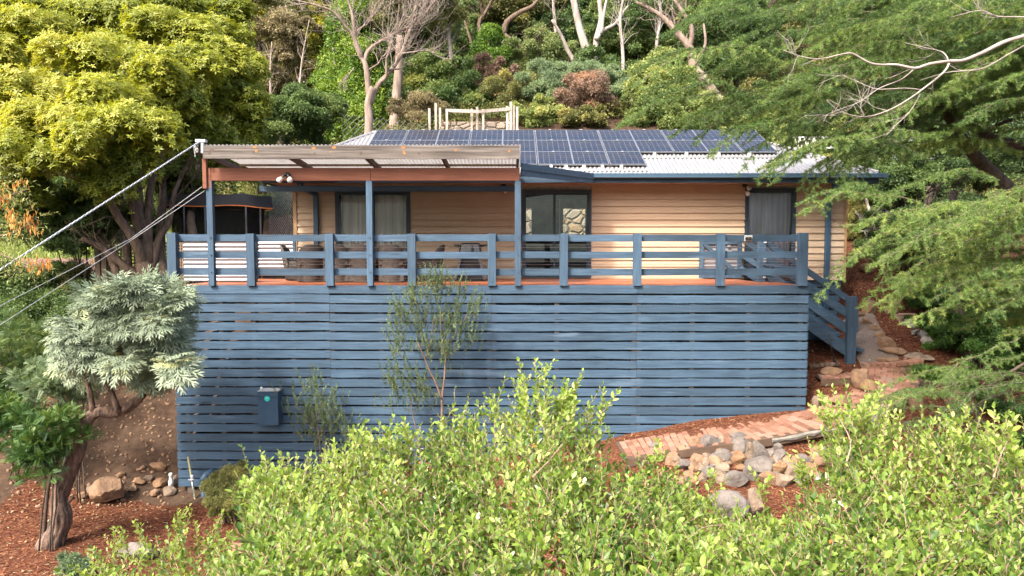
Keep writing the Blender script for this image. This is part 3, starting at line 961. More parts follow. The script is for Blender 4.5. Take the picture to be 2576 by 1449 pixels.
ca = empty('power_cable', att, 'thick twisted silver power cable running down to the left from the pergola', 'cable')
for k in range(2):
    MB().tube(strand(att, q, .01, .0, .009, 260, 190, k*3.14), .0095, 5).build('strand', M['galv'], ca, smooth=True)
cb = simple('dull_wire', (.42,.42,.42), .5, .3)
mg = Pt(330, 600, 12.3)
for nm, s_, e_, lb in (('wire', Pt(508,470,YD-.1), Pt(-60,800,9.5), 'thin grey wire, upper of the two below the twisted power cable'), ('wire', Pt(514,480,YD-.1), Pt(-60,856,9.5), 'thin grey wire, lower of the two below the twisted power cable')):
    g = MB(); m_ = Pt(330, 600, 12.3) + Vector((0,0,.0 if 'upper' in lb else -.03))
    g.tube([s_, s_.lerp(m_, .5), m_, m_.lerp(e_, .5), e_], .0055, 5); tag(g.build(nm, cb), lb, 'wire', 'thin wires beside the deck')

# ------------------------------------------------------------------ corrugated screens and gate
def hcorr(x0, x1, y, z0, z1_, pitch=.076*1.2, amp=.012, ya=None):
    n = int((z1_-z0)/pitch*8); vs = []; fs = []
    for i in range(n+1):
        z = z0+(z1_-z0)*i/n; a = amp*math.sin(2*math.pi*(z-z0)/pitch)
        vs += [(x0, y-a, z), (x1, (ya if ya else y)-a, z)]
    for i in range(n): fs.append((2*i, 2*i+1, 2*i+3, 2*i+2))
    return vs, fs
e = empty('corrugated_screen', (-6.3, 14.4, 0), 'bright corrugated steel windbreak behind the railing at the left end of the deck', 'screen', 'corrugated steel panels on the deck')
Ys = 14.42; a_, b_ = Pt(462,650,Ys).x, Pt(640,650,Ys).x
vs, fs = hcorr(a_, b_, Ys, .02, Pt(CX,608,Ys).z); MB().add(vs, fs, .5).build('sheet', M['zinc'], e, smooth=True)
g = MB(); g.box((b_, Ys-.03, 0), (b_+.05, Ys+.03, .88)); g.box((a_-.01, Ys+.02, .3), (b_, Ys+.05, .36)); g.build('frame', M['blue'], e)
mb = MB()
for i in range(6): mb.box((a_-.18+i*.045, Ys+.03, 0), (a_-.16+i*.045, Ys+.04, .85))
for i in range(12): mb.box((a_-.18, Ys+.042, .03+i*.07), (a_+.06, Ys+.05, .05+i*.07))
mb.build('lattice', M['lattice'], e)
e = empty('corrugated_screen', (-5.5, 16.1, 0), 'duller corrugated steel panel closing the gap beside the house corner', 'screen', 'corrugated steel panels on the deck')
Ys = 15.95; a_, b_ = Pt(649,650,Ys).x, Pt(738,650,Ys).x
vs, fs = hcorr(a_, b_, Ys, .08, Pt(CX,607,Ys).z); MB().add(vs, fs, .5).build('sheet', M['zinc'], e, smooth=True)
g = MB(); g.box((b_, Ys-.03, 0), (b_+.06, Ys+.03, .9)); g.box((a_-.05, Ys-.03, 0), (a_-.001, Ys+.03, .9)); g.build('frame', M['blue'], e)
# gate folded against the wall
Ys = 15.95; ga, gb_ = Pt(1759,650,Ys).x, Pt(1866,650,Ys).x
e = empty('deck_gate', (ga, Ys, 0), 'blue framed gate with corrugated infill and diagonal brace leaning by the right window', 'gate')
zt0, zt1 = Pt(CX,607,Ys).z, .05
vs, fs = hcorr(ga+.08, gb_-.08, Ys+.03, .1, zt0-.04); MB().add(vs, fs, .5).build('sheet', M['zinc'], e, smooth=True)
g = MB(); g.box((ga, Ys-.02, .03), (ga+.1, Ys+.02, zt0)); g.box((gb_-.1, Ys-.02, .03), (gb_, Ys+.02, zt0)); g.box((ga+.1, Ys-.018, zt0-.07), (gb_-.1, Ys+.018, zt0)); g.box((ga+.1, Ys-.018, .03), (gb_-.1, Ys+.018, .12))
g.build('frame', M['blue_z'], e)
g = MB(); g.bar((ga+.1, Ys-.03, zt0-.06), (gb_-.1, Ys-.03, .13), .025, .08); g.build('brace', M['blue'], e)
g = MB(); g.box((gb_-.35, Ys-.04, zt0-.13), (gb_-.28, Ys-.01, zt0-.09)); g.box((gb_-.35, Ys-.04, zt0-.25), (gb_-.25, Ys-.01, zt0-.22)); g.build('hinge', M['galv'], e)

# solar lamp clipped on the rail
p = Pt(1880, 602, YD-.02); e = empty('solar_lamp', (p.x, YD-.0, p.z), 'small solar powered lamp clipped on the top rail before the right window', 'lamp')
g = MB(); g.bar((p.x-.145/2, YD-.07, p.z+.02), (p.x+.145/2, YD-.07, p.z+.02), .03, .10, up=(0,-.35,1)); g.build('panel_frame', M['white'], e)
g = MB()
for i in range(2):
    for j in range(5):
        x = p.x-.06+i*.063; z = p.z-.018+j*.017
        g.box((x, YD-.105+j*.004, z), (x+.056, YD-.09+j*.004, z+.013))
g.build('solar_cell', M['black'], e)
g = MB(); g.box((p.x-.06, YD-.06, p.z-.075), (p.x+.06, YD-.0, p.z-.035)); g.build('lamp_body', simple('bronze_plastic', (.12,.08,.06), .5), e)

# meter box ---------------------------------------------------------------
yb0 = YD-.30; a_ = Pt(648,1000,yb0).x; b_ = Pt(699,1000,yb0).x; z1b = Pt(CX,985,yb0).z; z0b = Pt(CX,1070,yb0).z
e = empty('meter_box', ((a_+b_)/2, YD, z0b), 'blue painted steel meter box with turquoise round sticker on the slatted screen', 'meter box')
g = MB(); g.box((a_+.008, yb0+.02, z0b+.01), (b_-.008, YD-.03, z1b-.01)); g.build('housing', M['blue_metal'], e, bevel=.004)
g = MB(); g.box((a_, yb0, z0b), (b_, yb0+.018, z1b)); g.build('door', M['blue_metal'], e, bevel=.004)
topm = simple('pale_blue_top', (.26,.28,.30), .8, 0, .2, 12)  # lid paler than the housing
g = MB(); g.box((a_-.005, yb0-.008, z1b+.001), (b_+.005, YD-.028, z1b+.01)); g.build('lid', topm, e)
g = MB()
for s_ in (0, 1):
    for k in range(3):
        x = a_+.035+s_*.21; z = z1b-.055-.022*k
        g.bar((x, yb0-.004, z), (x+.10, yb0-.004, z), .012, .012)
g.build('louvre', M['blue_gutter'], e)
cx_, cz_ = Pt(672,1003,yb0).x, Pt(CX,1003,yb0).z
g = MB(); g.add([(cx_+.052*math.cos(t), yb0-.003, cz_+.052*math.sin(t)) for t in np.linspace(6.283, 0, 33)[:-1]], [tuple(range(32))], .5)
st_ = g.build('sticker', simple('turquoise_sticker', (.0,.58,.50), .5, 0, .02), e)
def text(s_, size, loc, mt, parent, name='lettering'):
    cu = bpy.data.curves.new(name, 'FONT'); cu.body = s_; cu.size = size; cu.align_x = 'CENTER'; cu.align_y = 'CENTER'; cu.extrude = .0008; cu.offset = size*.02
    to = bpy.data.objects.new(name, cu); COL.objects.link(to)
    dg = bpy.context.evaluated_depsgraph_get(); me = bpy.data.meshes.new_from_object(to.evaluated_get(dg))
    COL.objects.unlink(to); bpy.data.objects.remove(to)
    me.transform(Matrix.Translation(Vector(loc) - rootloc(parent)) @ Matrix.Rotation(R(90), 4, 'X'))
    me.materials.clear(); me.materials.append(mt)
    o = bpy.data.objects.new(name, me); COL.objects.link(o); o.parent = parent
    return o
text('PV', .042, (cx_, yb0-.005, cz_+.006), M['white'], st_)
text('AC', .014, (cx_, yb0-.005, cz_-.024), M['white'], st_)
g = MB(); x = Pt(657,975,yb0+.08).x; g.lathe((x, yb0+.09, z1b+.01), [(.024,0),(.024,.03),(.018,.055),(.006,.065)], 12); g.build('aerial', M['white'], e, smooth=True)

# pipes at the lower left ----------------------------------------------------
p = ground(513, 1262); yp = 12.95
e = empty('blue_pipe', (Pt(513,1262,yp).x, yp, Pt(513,1262,yp).z), 'fat blue painted waste pipe bending out of the slats beside the shrub', 'pipe')
x = Pt(513,1230,yp).x; zb = Pt(CX,1290,yp).z; zt_ = Pt(CX,1205,yp).z
g = MB(); g.tube([(x,yp,zb-.3), (x,yp,zt_-.05)], .056, 14); g.build('pipe', M['blue_metal'], e, smooth=True)
g = MB(); g.tube([(x,yp,zt_-.06), (x,yp,zt_+.0), (x+.03,yp+.02,zt_+.05), (x+.09,yp+.1,zt_+.09), (x+.11,yp+.25,zt_+.09)], [.07,.075,.075,.072,.06], 14)
g.lathe((x, yp, zt_-.22), [(.064,0),(.066,.02),(.064,.04)], 14)
g.build('elbow', M['blue_metal'], e, smooth=True)
x = Pt(558,1196,yp).x; g = MB(); g.tube([(x,yp+.1,Pt(CX,1215,yp).z), (x,yp+.05,Pt(CX,1200,yp).z), (x+.05,yp+.2,Pt(CX,1195,yp).z)], .045, 12); o = g.build('blue_pipe', M['blue_metal'], smooth=True); tag(o, 'smaller blue pipe elbow low on the slats just left of the shrub top', 'pipe')
p = Pt(485,1225,12.9); e = empty('garden_tap', (p.x, p.y, p.z-.3), 'wooden stake with a grey garden tap in front of the screen corner', 'tap')
g = MB(); g.bar(Pt(473,1149,12.9), Pt(492,1262,12.9), .03, .03, up=(0,1,0)); g.build('stake', simple('pale_stake', (.40,.40,.22), .8), e)
g = MB(); p = Pt(484,1210,12.85); g.tube([p+Vector((0,0,-.3)), p], .012, 6); g.lathe(p, [(.025,0),(.035,.03),(.035,.1),(.02,.12)], 10); g.tube([p+Vector((-.06,-.02,.03)), p+Vector((.05,-.03,.03))], .018, 6); g.build('valve', M['galv'], e, smooth=True)
p = Pt(430,1208,13.2); g = MB(); g.lathe(p-Vector((0,0,.12)), [(.05,0),(.05,.10),(.035,.13),(.03,.20),(.036,.21),(.036,.26),(.01,.27)], 14); o = g.build('pipe_riser', M['white'], smooth=True); tag(o, 'short white plastic riser standing at the left corner of the slats', 'pipe')

# ------------------------------------------------------------------ outdoor furniture
def wickermat():
    m, t, b, N, L = newmat('dark_grey_wicker')
    tc = N('ShaderNodeTexCoord')
    wv = N('ShaderNodeTexWave'); wv.inputs['Scale'].default_value = 22; wv.bands_direction = 'Z'; wv.inputs['Distortion'].default_value = 1.5
    w2 = N('ShaderNodeTexWave'); w2.inputs['Scale'].default_value = 14; w2.bands_direction = 'X'
    L(tc.outputs['Object'], wv.inputs[0]); L(tc.outputs['Object'], w2.inputs[0])
    mx = N('ShaderNodeMath'); mx.operation = 'MULTIPLY'; L(wv.outputs['Fac'], mx.inputs[0]); L(w2.outputs['Fac'], mx.inputs[1])
    L(mix(t, (.035,.028,.024), (.20,.17,.145), mx.outputs[0]), b.inputs['Base Color'])
    b.inputs['Roughness'].default_value = .55; bump(t, b, mx.outputs[0], .006)
    return m
WK = wickermat()
def make_chair():
    """back towards -Y, seat towards +Y"""
    r = empty('wicker_chair', (0,0,0))
    g = MB(); n = 14; vs = []; fs = []
    # curved back shell, outer and inner faces, rounded top
    for side in (0, 1):
        for i in range(n+1):
            u = -1+2*i/n; ang = u*1.25
            ra = .31-.035*side
            top = .80 - .30*abs(u)**3.2
            for j in range(7):
                v = j/6; z = .02+(top-.02)*v
                k = 1-.16*(1-v)
                vs.append((ra*math.sin(ang)*k*1.02, -ra*math.cos(ang)*k*(1)-.06*v+.06, z))
    w7 = 7; o2 = (n+1)*7
    for i in range(n):
        for j in range(6):
            a = i*7+j; fs.append((a, a+7, a+8, a+1)); b = a+o2; fs.append((b, b+1, b+8, b+7))
        a = i*7+6; fs.append((a, a+7, a+7+o2, a+o2))
    for i in (0, n):
        for j in range(6): a = i*7+j; fs.append((a, a+1, a+1+o2, a+o2))
    g.add(vs, fs, .5); g.build('back_shell', WK, r, smooth=True)
    g = MB(); g.box((-.26,-.2,.36), (.26,.28,.43)); g.build('seat', WK, r, bevel=.02)
    g = MB(); g.box((-.24,-.18,.431), (.24,.27,.49)); g.build('cushion', M['black'], r, bevel=.02)
    g = MB(); g.box((-.27,-.15,.02), (.27,.25,.358)); g.build('skirt', WK, r, bevel=.015)
    return r
cps = [(780,14.55,.5,'wicker chair with its back to the railing, nearest the grey steel screen'),
       (850,14.45,.05,'wicker chair seen from behind, left of the middle pergola post'),
       (914,14.45,-.05,'wicker chair seen from behind, hard against the middle pergola post'),
       (988,14.45,.0,'wicker chair seen from behind, right of the middle pergola post'),
       (742,15.35,-1.5,'wicker armchair at the left end of the outdoor table'),
       (1085,15.0,1.5,'wicker armchair at the right end of the table facing left'),
       (830,15.75,3.1,'far side wicker chair, left of three against the curtained door'),
       (900,15.75,3.2,'far side wicker chair, middle of three against the curtained door'),
       (970,15.75,3.14,'far side wicker chair, right of three against the curtained door')]
ch0 = make_chair()
for i, (px, Y, rz, lb) in enumerate(cps):
    o = ch0 if i == 0 else copy_tree(ch0)
    o.location = (Pt(px, 700, Y).x, Y, 0); o.rotation_euler.z = rz
    if i == 5: o.rotation_euler.z = 1.45
    tag(o, lb, 'chair', 'wicker chairs round the outdoor table')
x0, x1 = Pt(800,690,15.1).x, Pt(1040,690,15.1).x
e = empty('outdoor_table', ((x0+x1)/2, 15.1, 0), 'long dark outdoor table ringed by wicker chairs on the deck', 'table')
g = MB(); g.box((x0,14.75,.70), (x1,15.45,.73)); g.build('table_top', WK, e, bevel=.005)
for sx_ in (x0+.06, x1-.12):
    for sy in (14.8, 15.34): g = MB(); g.box((sx_,sy,0), (sx_+.06,sy+.06,.70)); g.build('leg', WK, e)

# barbecue
bx = Pt(1184, 650, 15.3).x; by = 15.3
e = empty('barbecue', (bx, by, 0), 'black covered trolley barbecue with side shelves by the tan wall', 'barbecue')
g = MB(); g.add([(bx-.21,by-.2,.84),(bx+.21,by-.2,.84),(bx+.21,by+.2,.84),(bx-.21,by+.2,.84),(bx-.25,by-.25,.62),(bx+.25,by-.25,.62),(bx+.25,by+.25,.62),(bx-.25,by+.25,.62)], [(3,2,1,0),(0,1,5,4),(1,2,6,5),(2,3,7,6),(3,0,4,7),(4,5,6,7)]); g.build('lid', M['black_metal'], e, bevel=.03)
for s_ in (-1, 1):
    g = MB(); g.add([(bx+s_*.22,by-.14,.80),(bx+s_*.37,by-.1,.82),(bx+s_*.37,by+.1,.82),(bx+s_*.22,by+.14,.80),(bx+s_*.22,by-.14,.74),(bx+s_*.37,by-.1,.78),(bx+s_*.37,by+.1,.78),(bx+s_*.22,by+.14,.74)], [(0,1,2,3),(7,6,5,4),(0,4,5,1),(1,5,6,2),(2,6,7,3),(3,7,4,0)]); g.build('side_shelf', M['black'], e)
g = MB(); g.box((bx-.20,by-.26,.52), (bx+.20,by+.2,.64)); g.build('firebox', M['black_metal'], e, bevel=.02)
g = MB(); g.add([(bx-.20,by-.22,.52),(bx+.20,by-.22,.52),(bx+.20,by+.2,.52),(bx-.20,by+.2,.52),(bx-.31,by-.25,.02),(bx+.31,by-.25,.02),(bx+.31,by+.25,.02),(bx-.31,by+.25,.02)], [(3,2,1,0),(0,1,5,4),(1,2,6,5),(2,3,7,6),(3,0,4,7),(4,5,6,7)]); g.build('cover_skirt', simple('black_cloth', (.02,.02,.024), .8, 0, .2), e)
for s_ in (-1, 1):
    g = MB(); g.bar((bx+s_*.2,by-.27,.54), (bx+s_*.32,by-.29,.03), .05, .04, up=(0,1,0)); g.build('leg', simple('grey_leg', (.09,.10,.12), .5), e)
g = MB(); g.lathe((bx+.05,by-.30,.66), [(.03,0),(.03,.07),(.015,.1),(.01,.13)], 10); g.build('bottle', M['navy'], e)
g = MB(); g.box((bx-.1,by-.275,.57), (bx-.03,by-.262,.61)); g.box((bx+.1,by-.275,.56), (bx+.15,by-.262,.59)); g.build('tag', M['white'], e)

# ------------------------------------------------------------------ trampoline, lattice fence, left yard
Yt = 18.6; tx0, tx1 = Pt(414,500,Yt).x, Pt(682,500,Yt).x; tc_ = (tx0+tx1)/2; tr = (tx1-tx0)/2
ztp, zor = Pt(CX,490,Yt).z, Pt(CX,523,Yt).z
e = empty('trampoline', (tc_, Yt, z1(tc_, Yt)), 'round trampoline with black safety net and orange trimmed shade skirt', 'trampoline')
cloth = simple('black_shade_cloth', (.022,.022,.026), .7, 0, .2, 3, .004, 6)
g = MB(); n = 48; vs = []; fs = []
for i in range(n):
    t = 2*math.pi*i/n; sc_ = abs(math.sin(t*4))
    for j, (z, r_) in enumerate(((ztp-.02-.05*sc_, tr*.98), ((ztp+zor)/2, tr*(1-.03*sc_)), (zor+.02*math.sin(t*5), tr*1.0))):
        vs.append((tc_+r_*math.cos(t), Yt+r_*math.sin(t)*.8, z))
for i in range(n):
    for j in range(2): a = i*3+j; b = ((i+1)%n)*3+j; fs.append((a, b, b+1, a+1))
g.add(vs, fs, .5); g.build('shade_skirt', cloth, e, smooth=True)
g = MB(); g.tube([(tc_+tr*1.003*math.cos(t), Yt+tr*1.003*.8*math.sin(t), zor-.01+.02*math.sin(t*5)) for t in np.linspace(0,6.283,49)], .014, 5); g.build('trim', simple('orange_trim', (.75,.20,.03), .6), e)
def netmat():
    m, t, b, N, L = newmat('black_net'); t.nodes.remove(b)
    d = N('ShaderNodeBsdfDiffuse'); d.inputs[0].default_value = (.015,.015,.017,1)
    tr_ = N('ShaderNodeBsdfTransparent'); mx = N('ShaderNodeMixShader'); mx.inputs[0].default_value = .78
    L(tr_.outputs[0], mx.inputs[1]); L(d.outputs[0], mx.inputs[2]); L(mx.outputs[0], t.nodes['Material Output'].inputs[0]); return m
g = MB(); vs = []; fs = []
for i in range(n):
    t = 2*math.pi*i/n
    for j, (z, k) in enumerate(((zor, .86), (.9, .80), (.0+z1(tc_,Yt)+.75, .84))): vs.append((tc_+tr*k*math.cos(t)*(1-.02*abs(math.sin(t*6))), Yt+tr*k*.8*math.sin(t), z))
for i in range(n):
    for j in range(2): a = i*3+j; b = ((i+1)%n)*3+j; fs.append((a, b, b+1, a+1))
g.add(vs, fs, .5); g.build('safety_net', netmat(), e, smooth=True)
g = MB(); g.lathe((tc_, Yt, z1(tc_,Yt)+.7), [(tr*.88,0),(tr*.88,.04)], 40); g.build('jumping_mat', M['black'], e)
for px in (446, 564, 648, 672, 424, 512):
    t = math.acos(max(-1,min(1,(Pt(px,550,Yt).x-tc_)/tr))); g = MB()
    x = tc_+tr*.99*math.cos(t); y_ = Yt-tr*.8*math.sin(t)
    g.tube([(x,y_,z1(tc_,Yt)), (x,y_,zor)], .022, 6); g.build('pole', simple('grey_pole', (.14,.15,.16), .4, .3), e)

# lattice fence
Yl = 17.2; a_, b_ = Pt(252,650,Yl).x, Pt(440,650,Yl).x
e = empty('lattice_fence', (a_, Yl, z1(a_,Yl)), 'brown timber lattice fence behind the silver leaved tree', 'fence')
zlt, zlb = Pt(CX,610,Yl).z, Pt(CX,715,Yl).z
g = MB()
for x in np.arange(a_, b_+.5, .085): g.box((x, Yl, zlb), (x+.033, Yl+.008, zlt))
g.build('upright_lath', M['lattice'], e)
g = MB()
for z in np.arange(zlb, zlt, .085): g.box((a_, Yl+.0085, z), (b_+.5, Yl+.017, z+.033))
g.build('cross_lath', M['lattice'], e)
for px in (246, 262): x = Pt(px,650,Yl-.05).x; g = MB(); g.box((x-.06, Yl-.08, zlb-.3), (x+.06, Yl-.01, zlt+.15)); g.build('post', M['lattice'], e)

# wire netting fences
def netting(name, p0, p1, z0f, z1f, label, cell=.06, r=.0022, rows=None):
    p0 = Vector(p0); p1 = Vector(p1); L_ = (p1-p0).length; nx = int(L_/cell); h = z1f-z0f; nz = int(h/cell)
    g = MB(); d = (p1-p0)/nx
    for i in range(nx+nz):
        # diagonals both ways
        for s_ in (0, 1):
            pts = []
            for j in (0, 1):
                if s_ == 0: i0 = max(0, i-nz); k0 = max(0, nz-i); i1 = min(nx, i); k1 = k0+(i1-i0)
                else: i0 = max(0, i-nz); k0 = min(nz, i); i1 = min(nx, i); k1 = k0-(i1-i0)
            if i1 <= i0: continue
            a = p0+d*i0+Vector((0,0,z0f+(h*k0/nz))); b = p0+d*i1+Vector((0,0,z0f+(h*k1/nz)))
            g.tube([a, b], r, 3, caps=False)
    o = g.build(name, cb); tag(o, label, 'fence', None); return o
netting('wire_netting', (Pt(676,560,19.8).x, 19.8, 0), (Pt(752,560,19.0).x, 19.0, 0), .1, 2.7, 'tall galvanised wire netting between the trampoline and the house corner', .09, .004)
netting('wire_netting', (Pt(160,700,18.2).x, 18.2, 0), (Pt(330,720,16.9).x, 16.9, 0), -.6, 1.2, 'sagging chicken wire fence left of the lattice', .1, .0035)
# rusty shed roof at the far left
Y_ = 20.0; a_, b_ = Pt(-40,670,Y_).x, Pt(255,670,Y_).x
e = empty('garden_shed', ((a_+b_)/2, Y_, z1(-13,20)), 'low shed with rusty corrugated iron roof behind the left trees', 'shed')
vs, fs = corrugate(a_, b_, Y_-.6, Pt(CX,690,Y_).z, lambda x: 1.6, 1, .28, pitch=.2, amp=.02); MB().add(vs, fs, .5).build('roof', M['rust'], e, smooth=True)
g = MB(); g.box((a_+.1, Y_-.4, Pt(CX,760,Y_).z), (b_-.1, Y_+.9, Pt(CX,696,Y_).z)); g.build('wall', M['lattice'], e)
# ------------------------------------------------------------------ foliage tools
rng = np.random.RandomState(3)
class Fol:
    """many small leaves in one mesh, built with numpy"""
    def __init__(s): s.V = []; s.Q = []; s.T = []; s.n = 0
    def add(s, tv, tf, pos, fr, tint):
        """tv (k,3) template, tf (m,4) quads, pos (N,3), fr (N,3,3) rows = x,y,z axes already scaled"""
        if len(pos) == 0: return
        V = np.einsum('ki,nij->nkj', tv, fr) + pos[:, None]
        N, k = len(pos), len(tv)
        s.V.append(V.reshape(-1, 3))
        Qn = tf[None] + (np.arange(N) * k)[:, None, None] + s.n
        s.Q.append(Qn.reshape(-1, tf.shape[1])); s.T.append(np.repeat(tint, len(tf)))
        s.n += N * k
    def build(s, name, mt, parent=None):
        V = np.concatenate(s.V)
        if parent: V = V - np.array(rootloc(parent))
        me = bpy.data.meshes.new(name)
        me.vertices.add(len(V)); me.vertices.foreach_set('co', V.astype('f').ravel())
        loops = np.concatenate([q.ravel() for q in s.Q]); sizes = np.concatenate([np.full(len(q), q.shape[1]) for q in s.Q])
        me.loops.add(len(loops)); me.loops.foreach_set('vertex_index', loops.astype('i'))
        st_ = np.concatenate([[0], np.cumsum(sizes)[:-1]])
        me.polygons.add(len(sizes)); me.polygons.foreach_set('loop_start', st_.astype('i'))
        me.polygons.foreach_set('use_smooth', np.ones(len(sizes), bool))
        at = me.attributes.new('tint', 'FLOAT', 'FACE'); at.data.foreach_set('value', np.concatenate(s.T).astype('f'))
        me.update(calc_edges=True)
        me.materials.append(mt)
        o = bpy.data.objects.new(name, me); COL.objects.link(o)
        if parent: o.parent = parent
        return o
def nrm(a): return a / (np.linalg.norm(a, axis=-1, keepdims=True) + 1e-9)
def frames(axis, normal, length, width):
    """rows: side*width, axis*length, normal*length"""
    y = nrm(axis); x = nrm(np.cross(y, normal)); z = np.cross(x, y)
    L_ = np.asarray(length).reshape(-1, 1); W_ = np.asarray(width).reshape(-1, 1)
    return np.stack([x * W_, y * L_, z * L_], 1)
def rdir(n, r=None):
    v = (r or rng).normal(size=(n, 3)); return nrm(v)
LEAF = (np.array([(0,0,0),(.5,.35,.10),(.42,.75,.06),(0,1,0),(-.42,.75,.06),(-.5,.35,.10)]), np.array([(0,1,2,3),(0,3,4,5)]))
LANCE = (np.array([(0,0,0),(.5,.4,.06),(0,1,-.05),(-.5,.4,.06)]), np.array([(0,1,2,3)]))
def rosette(k=7, droop=.2, seed=1):
    r = np.random.RandomState(seed); V = []; Q = []
    for i in range(k):
        a = 2*math.pi*i/k + r.uniform(-.3,.3); el = r.uniform(-.15, .75)
        d = np.array([math.cos(a)*math.cos(el), math.sin(a)*math.cos(el), math.sin(el)]); l = r.uniform(.7, 1.1)
        s_ = np.array([-math.sin(a), math.cos(a), 0]); n_ = np.cross(d, s_)
        b = len(V)
        V += [d*0.05, d*.5*l + s_*.13 , d*l - np.array([0,0,droop*l*.6]), d*.5*l - s_*.13]
        Q.append((b, b+1, b+2, b+3))
    return np.array(V), np.array(Q)
def clump(k=6, seed=1, w=.28):
    r = np.random.RandomState(seed); V = []; Q = []
    for i in range(k):
        d = nrm(r.normal(size=3)+np.array([0,0,.4])); p = r.normal(size=3)*.45
        s_ = nrm(np.cross(d, r.normal(size=3))); b = len(V)
        V += [p, p+d*.5+s_*w, p+d, p+d*.5-s_*w]; Q.append((b, b+1, b+2, b+3))
    return np.array(V), np.array(Q)
def tuft(k=17, seed=1, w=.075):
    """needles radiating from a short shoot"""
    r = np.random.RandomState(seed); V = []; Q = []
    for i in range(k):
        d = nrm(r.normal(size=3)*np.array([1,1,.8])+np.array([0,.5,0])); s_ = nrm(np.cross(d, r.normal(size=3))); b = len(V)
        o = np.array([0, r.uniform(-.5,.5), 0])
        V += [o+s_*w, o+d, o-s_*w]; Q.append((b, b+1, b+2))
    return np.array(V), np.array(Q)
CL = [clump(6, i) for i in range(4)]; RO = [rosette(7, .25, i) for i in range(4)]; TU = [tuft(17, i) for i in range(4)]
CLF = [clump(9, i+9, .16) for i in range(3)]
def leafmat(name, c1, c2, c3=None, transl=.35, rough=.5, spec=.35):
    m, t, b, N, L = newmat(name)
    tn = tintnode(t)
    c = mix(t, c1, c2, ramp(t, tn, .0, .8))
    if c3: c = mix(t, c, c3, ramp(t, tn, .86, .93))
    L(c, b.inputs['Base Color']); b.inputs['Roughness'].default_value = rough; b.inputs['Specular IOR Level'].default_value = spec
    tr_ = N('ShaderNodeBsdfTranslucent'); hs = N('ShaderNodeHueSaturation'); hs.inputs['Value'].default_value = 1.5; hs.inputs['Saturation'].default_value = 1.1; hs.inputs['Hue'].default_value = .485
    L(c, hs.inputs['Color']); L(hs.outputs[0], tr_.inputs[0])
    mx = N('ShaderNodeMixShader'); mx.inputs[0].default_value = transl
    L(b.outputs[0], mx.inputs[1]); L(tr_.outputs[0], mx.inputs[2]); L(mx.outputs[0], t.nodes['Material Output'].inputs[0])
    return m
def barkmat(name, c1, c2, sc_=14, b_=.02):
    m, t, b, N, L = newmat(name)
    g = noise(t, sc_, 6, (1, 1, .25)); L(mix(t, c1, c2, ramp(t, g, .35, .65)), b.inputs['Base Color'])
    b.inputs['Roughness'].default_value = .9; bump(t, b, g, b_); return m
BK = {'brown': barkmat('brown_bark', (.07,.045,.03), (.17,.115,.08)), 'pale': barkmat('pale_gum_bark', (.22,.18,.155), (.40,.35,.31), 5, .004),
      'dark': barkmat('dark_bark', (.035,.026,.02), (.09,.065,.045)), 'pink': barkmat('pinkish_gum_bark', (.15,.105,.08), (.32,.245,.195), 6, .006),
      'deadwood': barkmat('bleached_dead_wood', (.22,.165,.135), (.38,.31,.26), 10, .004), 'twig': barkmat('twig_bark', (.10,.065,.045), (.20,.135,.10), 20, .002),
      'pinkstem': barkmat('pinkish_stems', (.22,.125,.085), (.40,.27,.20), 20, .001),
      'cedar': barkmat('dark_cedar_twig', (.09,.065,.048), (.20,.15,.11), 20, .002),
      'furrow': barkmat('furrowed_grey_brown_bark', (.05,.03,.022), (.24,.155,.11), 13, .07)}
LM = {
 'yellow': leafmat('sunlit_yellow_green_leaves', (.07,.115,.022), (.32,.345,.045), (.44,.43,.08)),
 'cypress': leafmat('bright_cypress_leaves', (.05,.115,.018), (.19,.30,.04), (.26,.34,.05), .28),
 'dark': leafmat('dark_evergreen_leaves', (.035,.072,.024), (.115,.175,.05), None, .28),
 'mid': leafmat('mid_green_leaves', (.065,.115,.033), (.18,.235,.065), (.27,.29,.07), .32),
 'olive': leafmat('olive_leaves', (0.104,0.116,0.037), (0.244,0.244,0.079), (0.366,0.329,0.098), .3),
 'tan': leafmat('tan_dry_conifer_leaves', (0.146,0.122,0.061), (0.317,0.268,0.134), (0.183,0.232,0.061), .25),
 'gold': leafmat('golden_wattle_leaves', (0.159,0.171,0.024), (0.415,0.390,0.037), None, .3),
 'grey': leafmat('grey_green_leaves', (0.110,0.165,0.085), (0.256,0.329,0.159), None, .3),
 'sage': leafmat('sage_bush_leaves', (0.122,0.171,0.055), (0.281,0.329,0.122), None, .3),
 'brown': leafmat('dead_brown_foliage', (.15,.095,.065), (.33,.23,.16), (.38,.22,.12), .2),
 'lime': leafmat('lime_shrub_leaves', (.12,.17,.045), (.32,.37,.12), (.42,.42,.14), .35),
 'needle': leafmat('cedar_needles', (.05,.11,.032), (.18,.27,.065), (.29,.35,.09), .30),
 'silver': leafmat('silver_grey_leaves', (.105,.145,.085), (.31,.37,.25), (.40,.42,.20), .18, .6),
 'coton': leafmat('cotoneaster_leaves', (.06,.125,.022), (.28,.385,.070), (.46,.51,.17), .38, .42, .4),
 'oliv2': leafmat('bottlebrush_leaves', (.045,.085,.035), (.13,.19,.075), (.24,.30,.12), .22),
 'fern': leafmat('fern_like_leaves', (.022,.062,.018), (.07,.14,.030), (.14,.21,.05), .25),
 'strap': leafmat('strap_leaves', (0.030,0.073,0.015), (0.085,0.171,0.030), None, .3),
}
def tint_for(n, base=.4, sp=.25, r=None): return np.clip((r or rng).normal(base, sp, n), 0, 1)

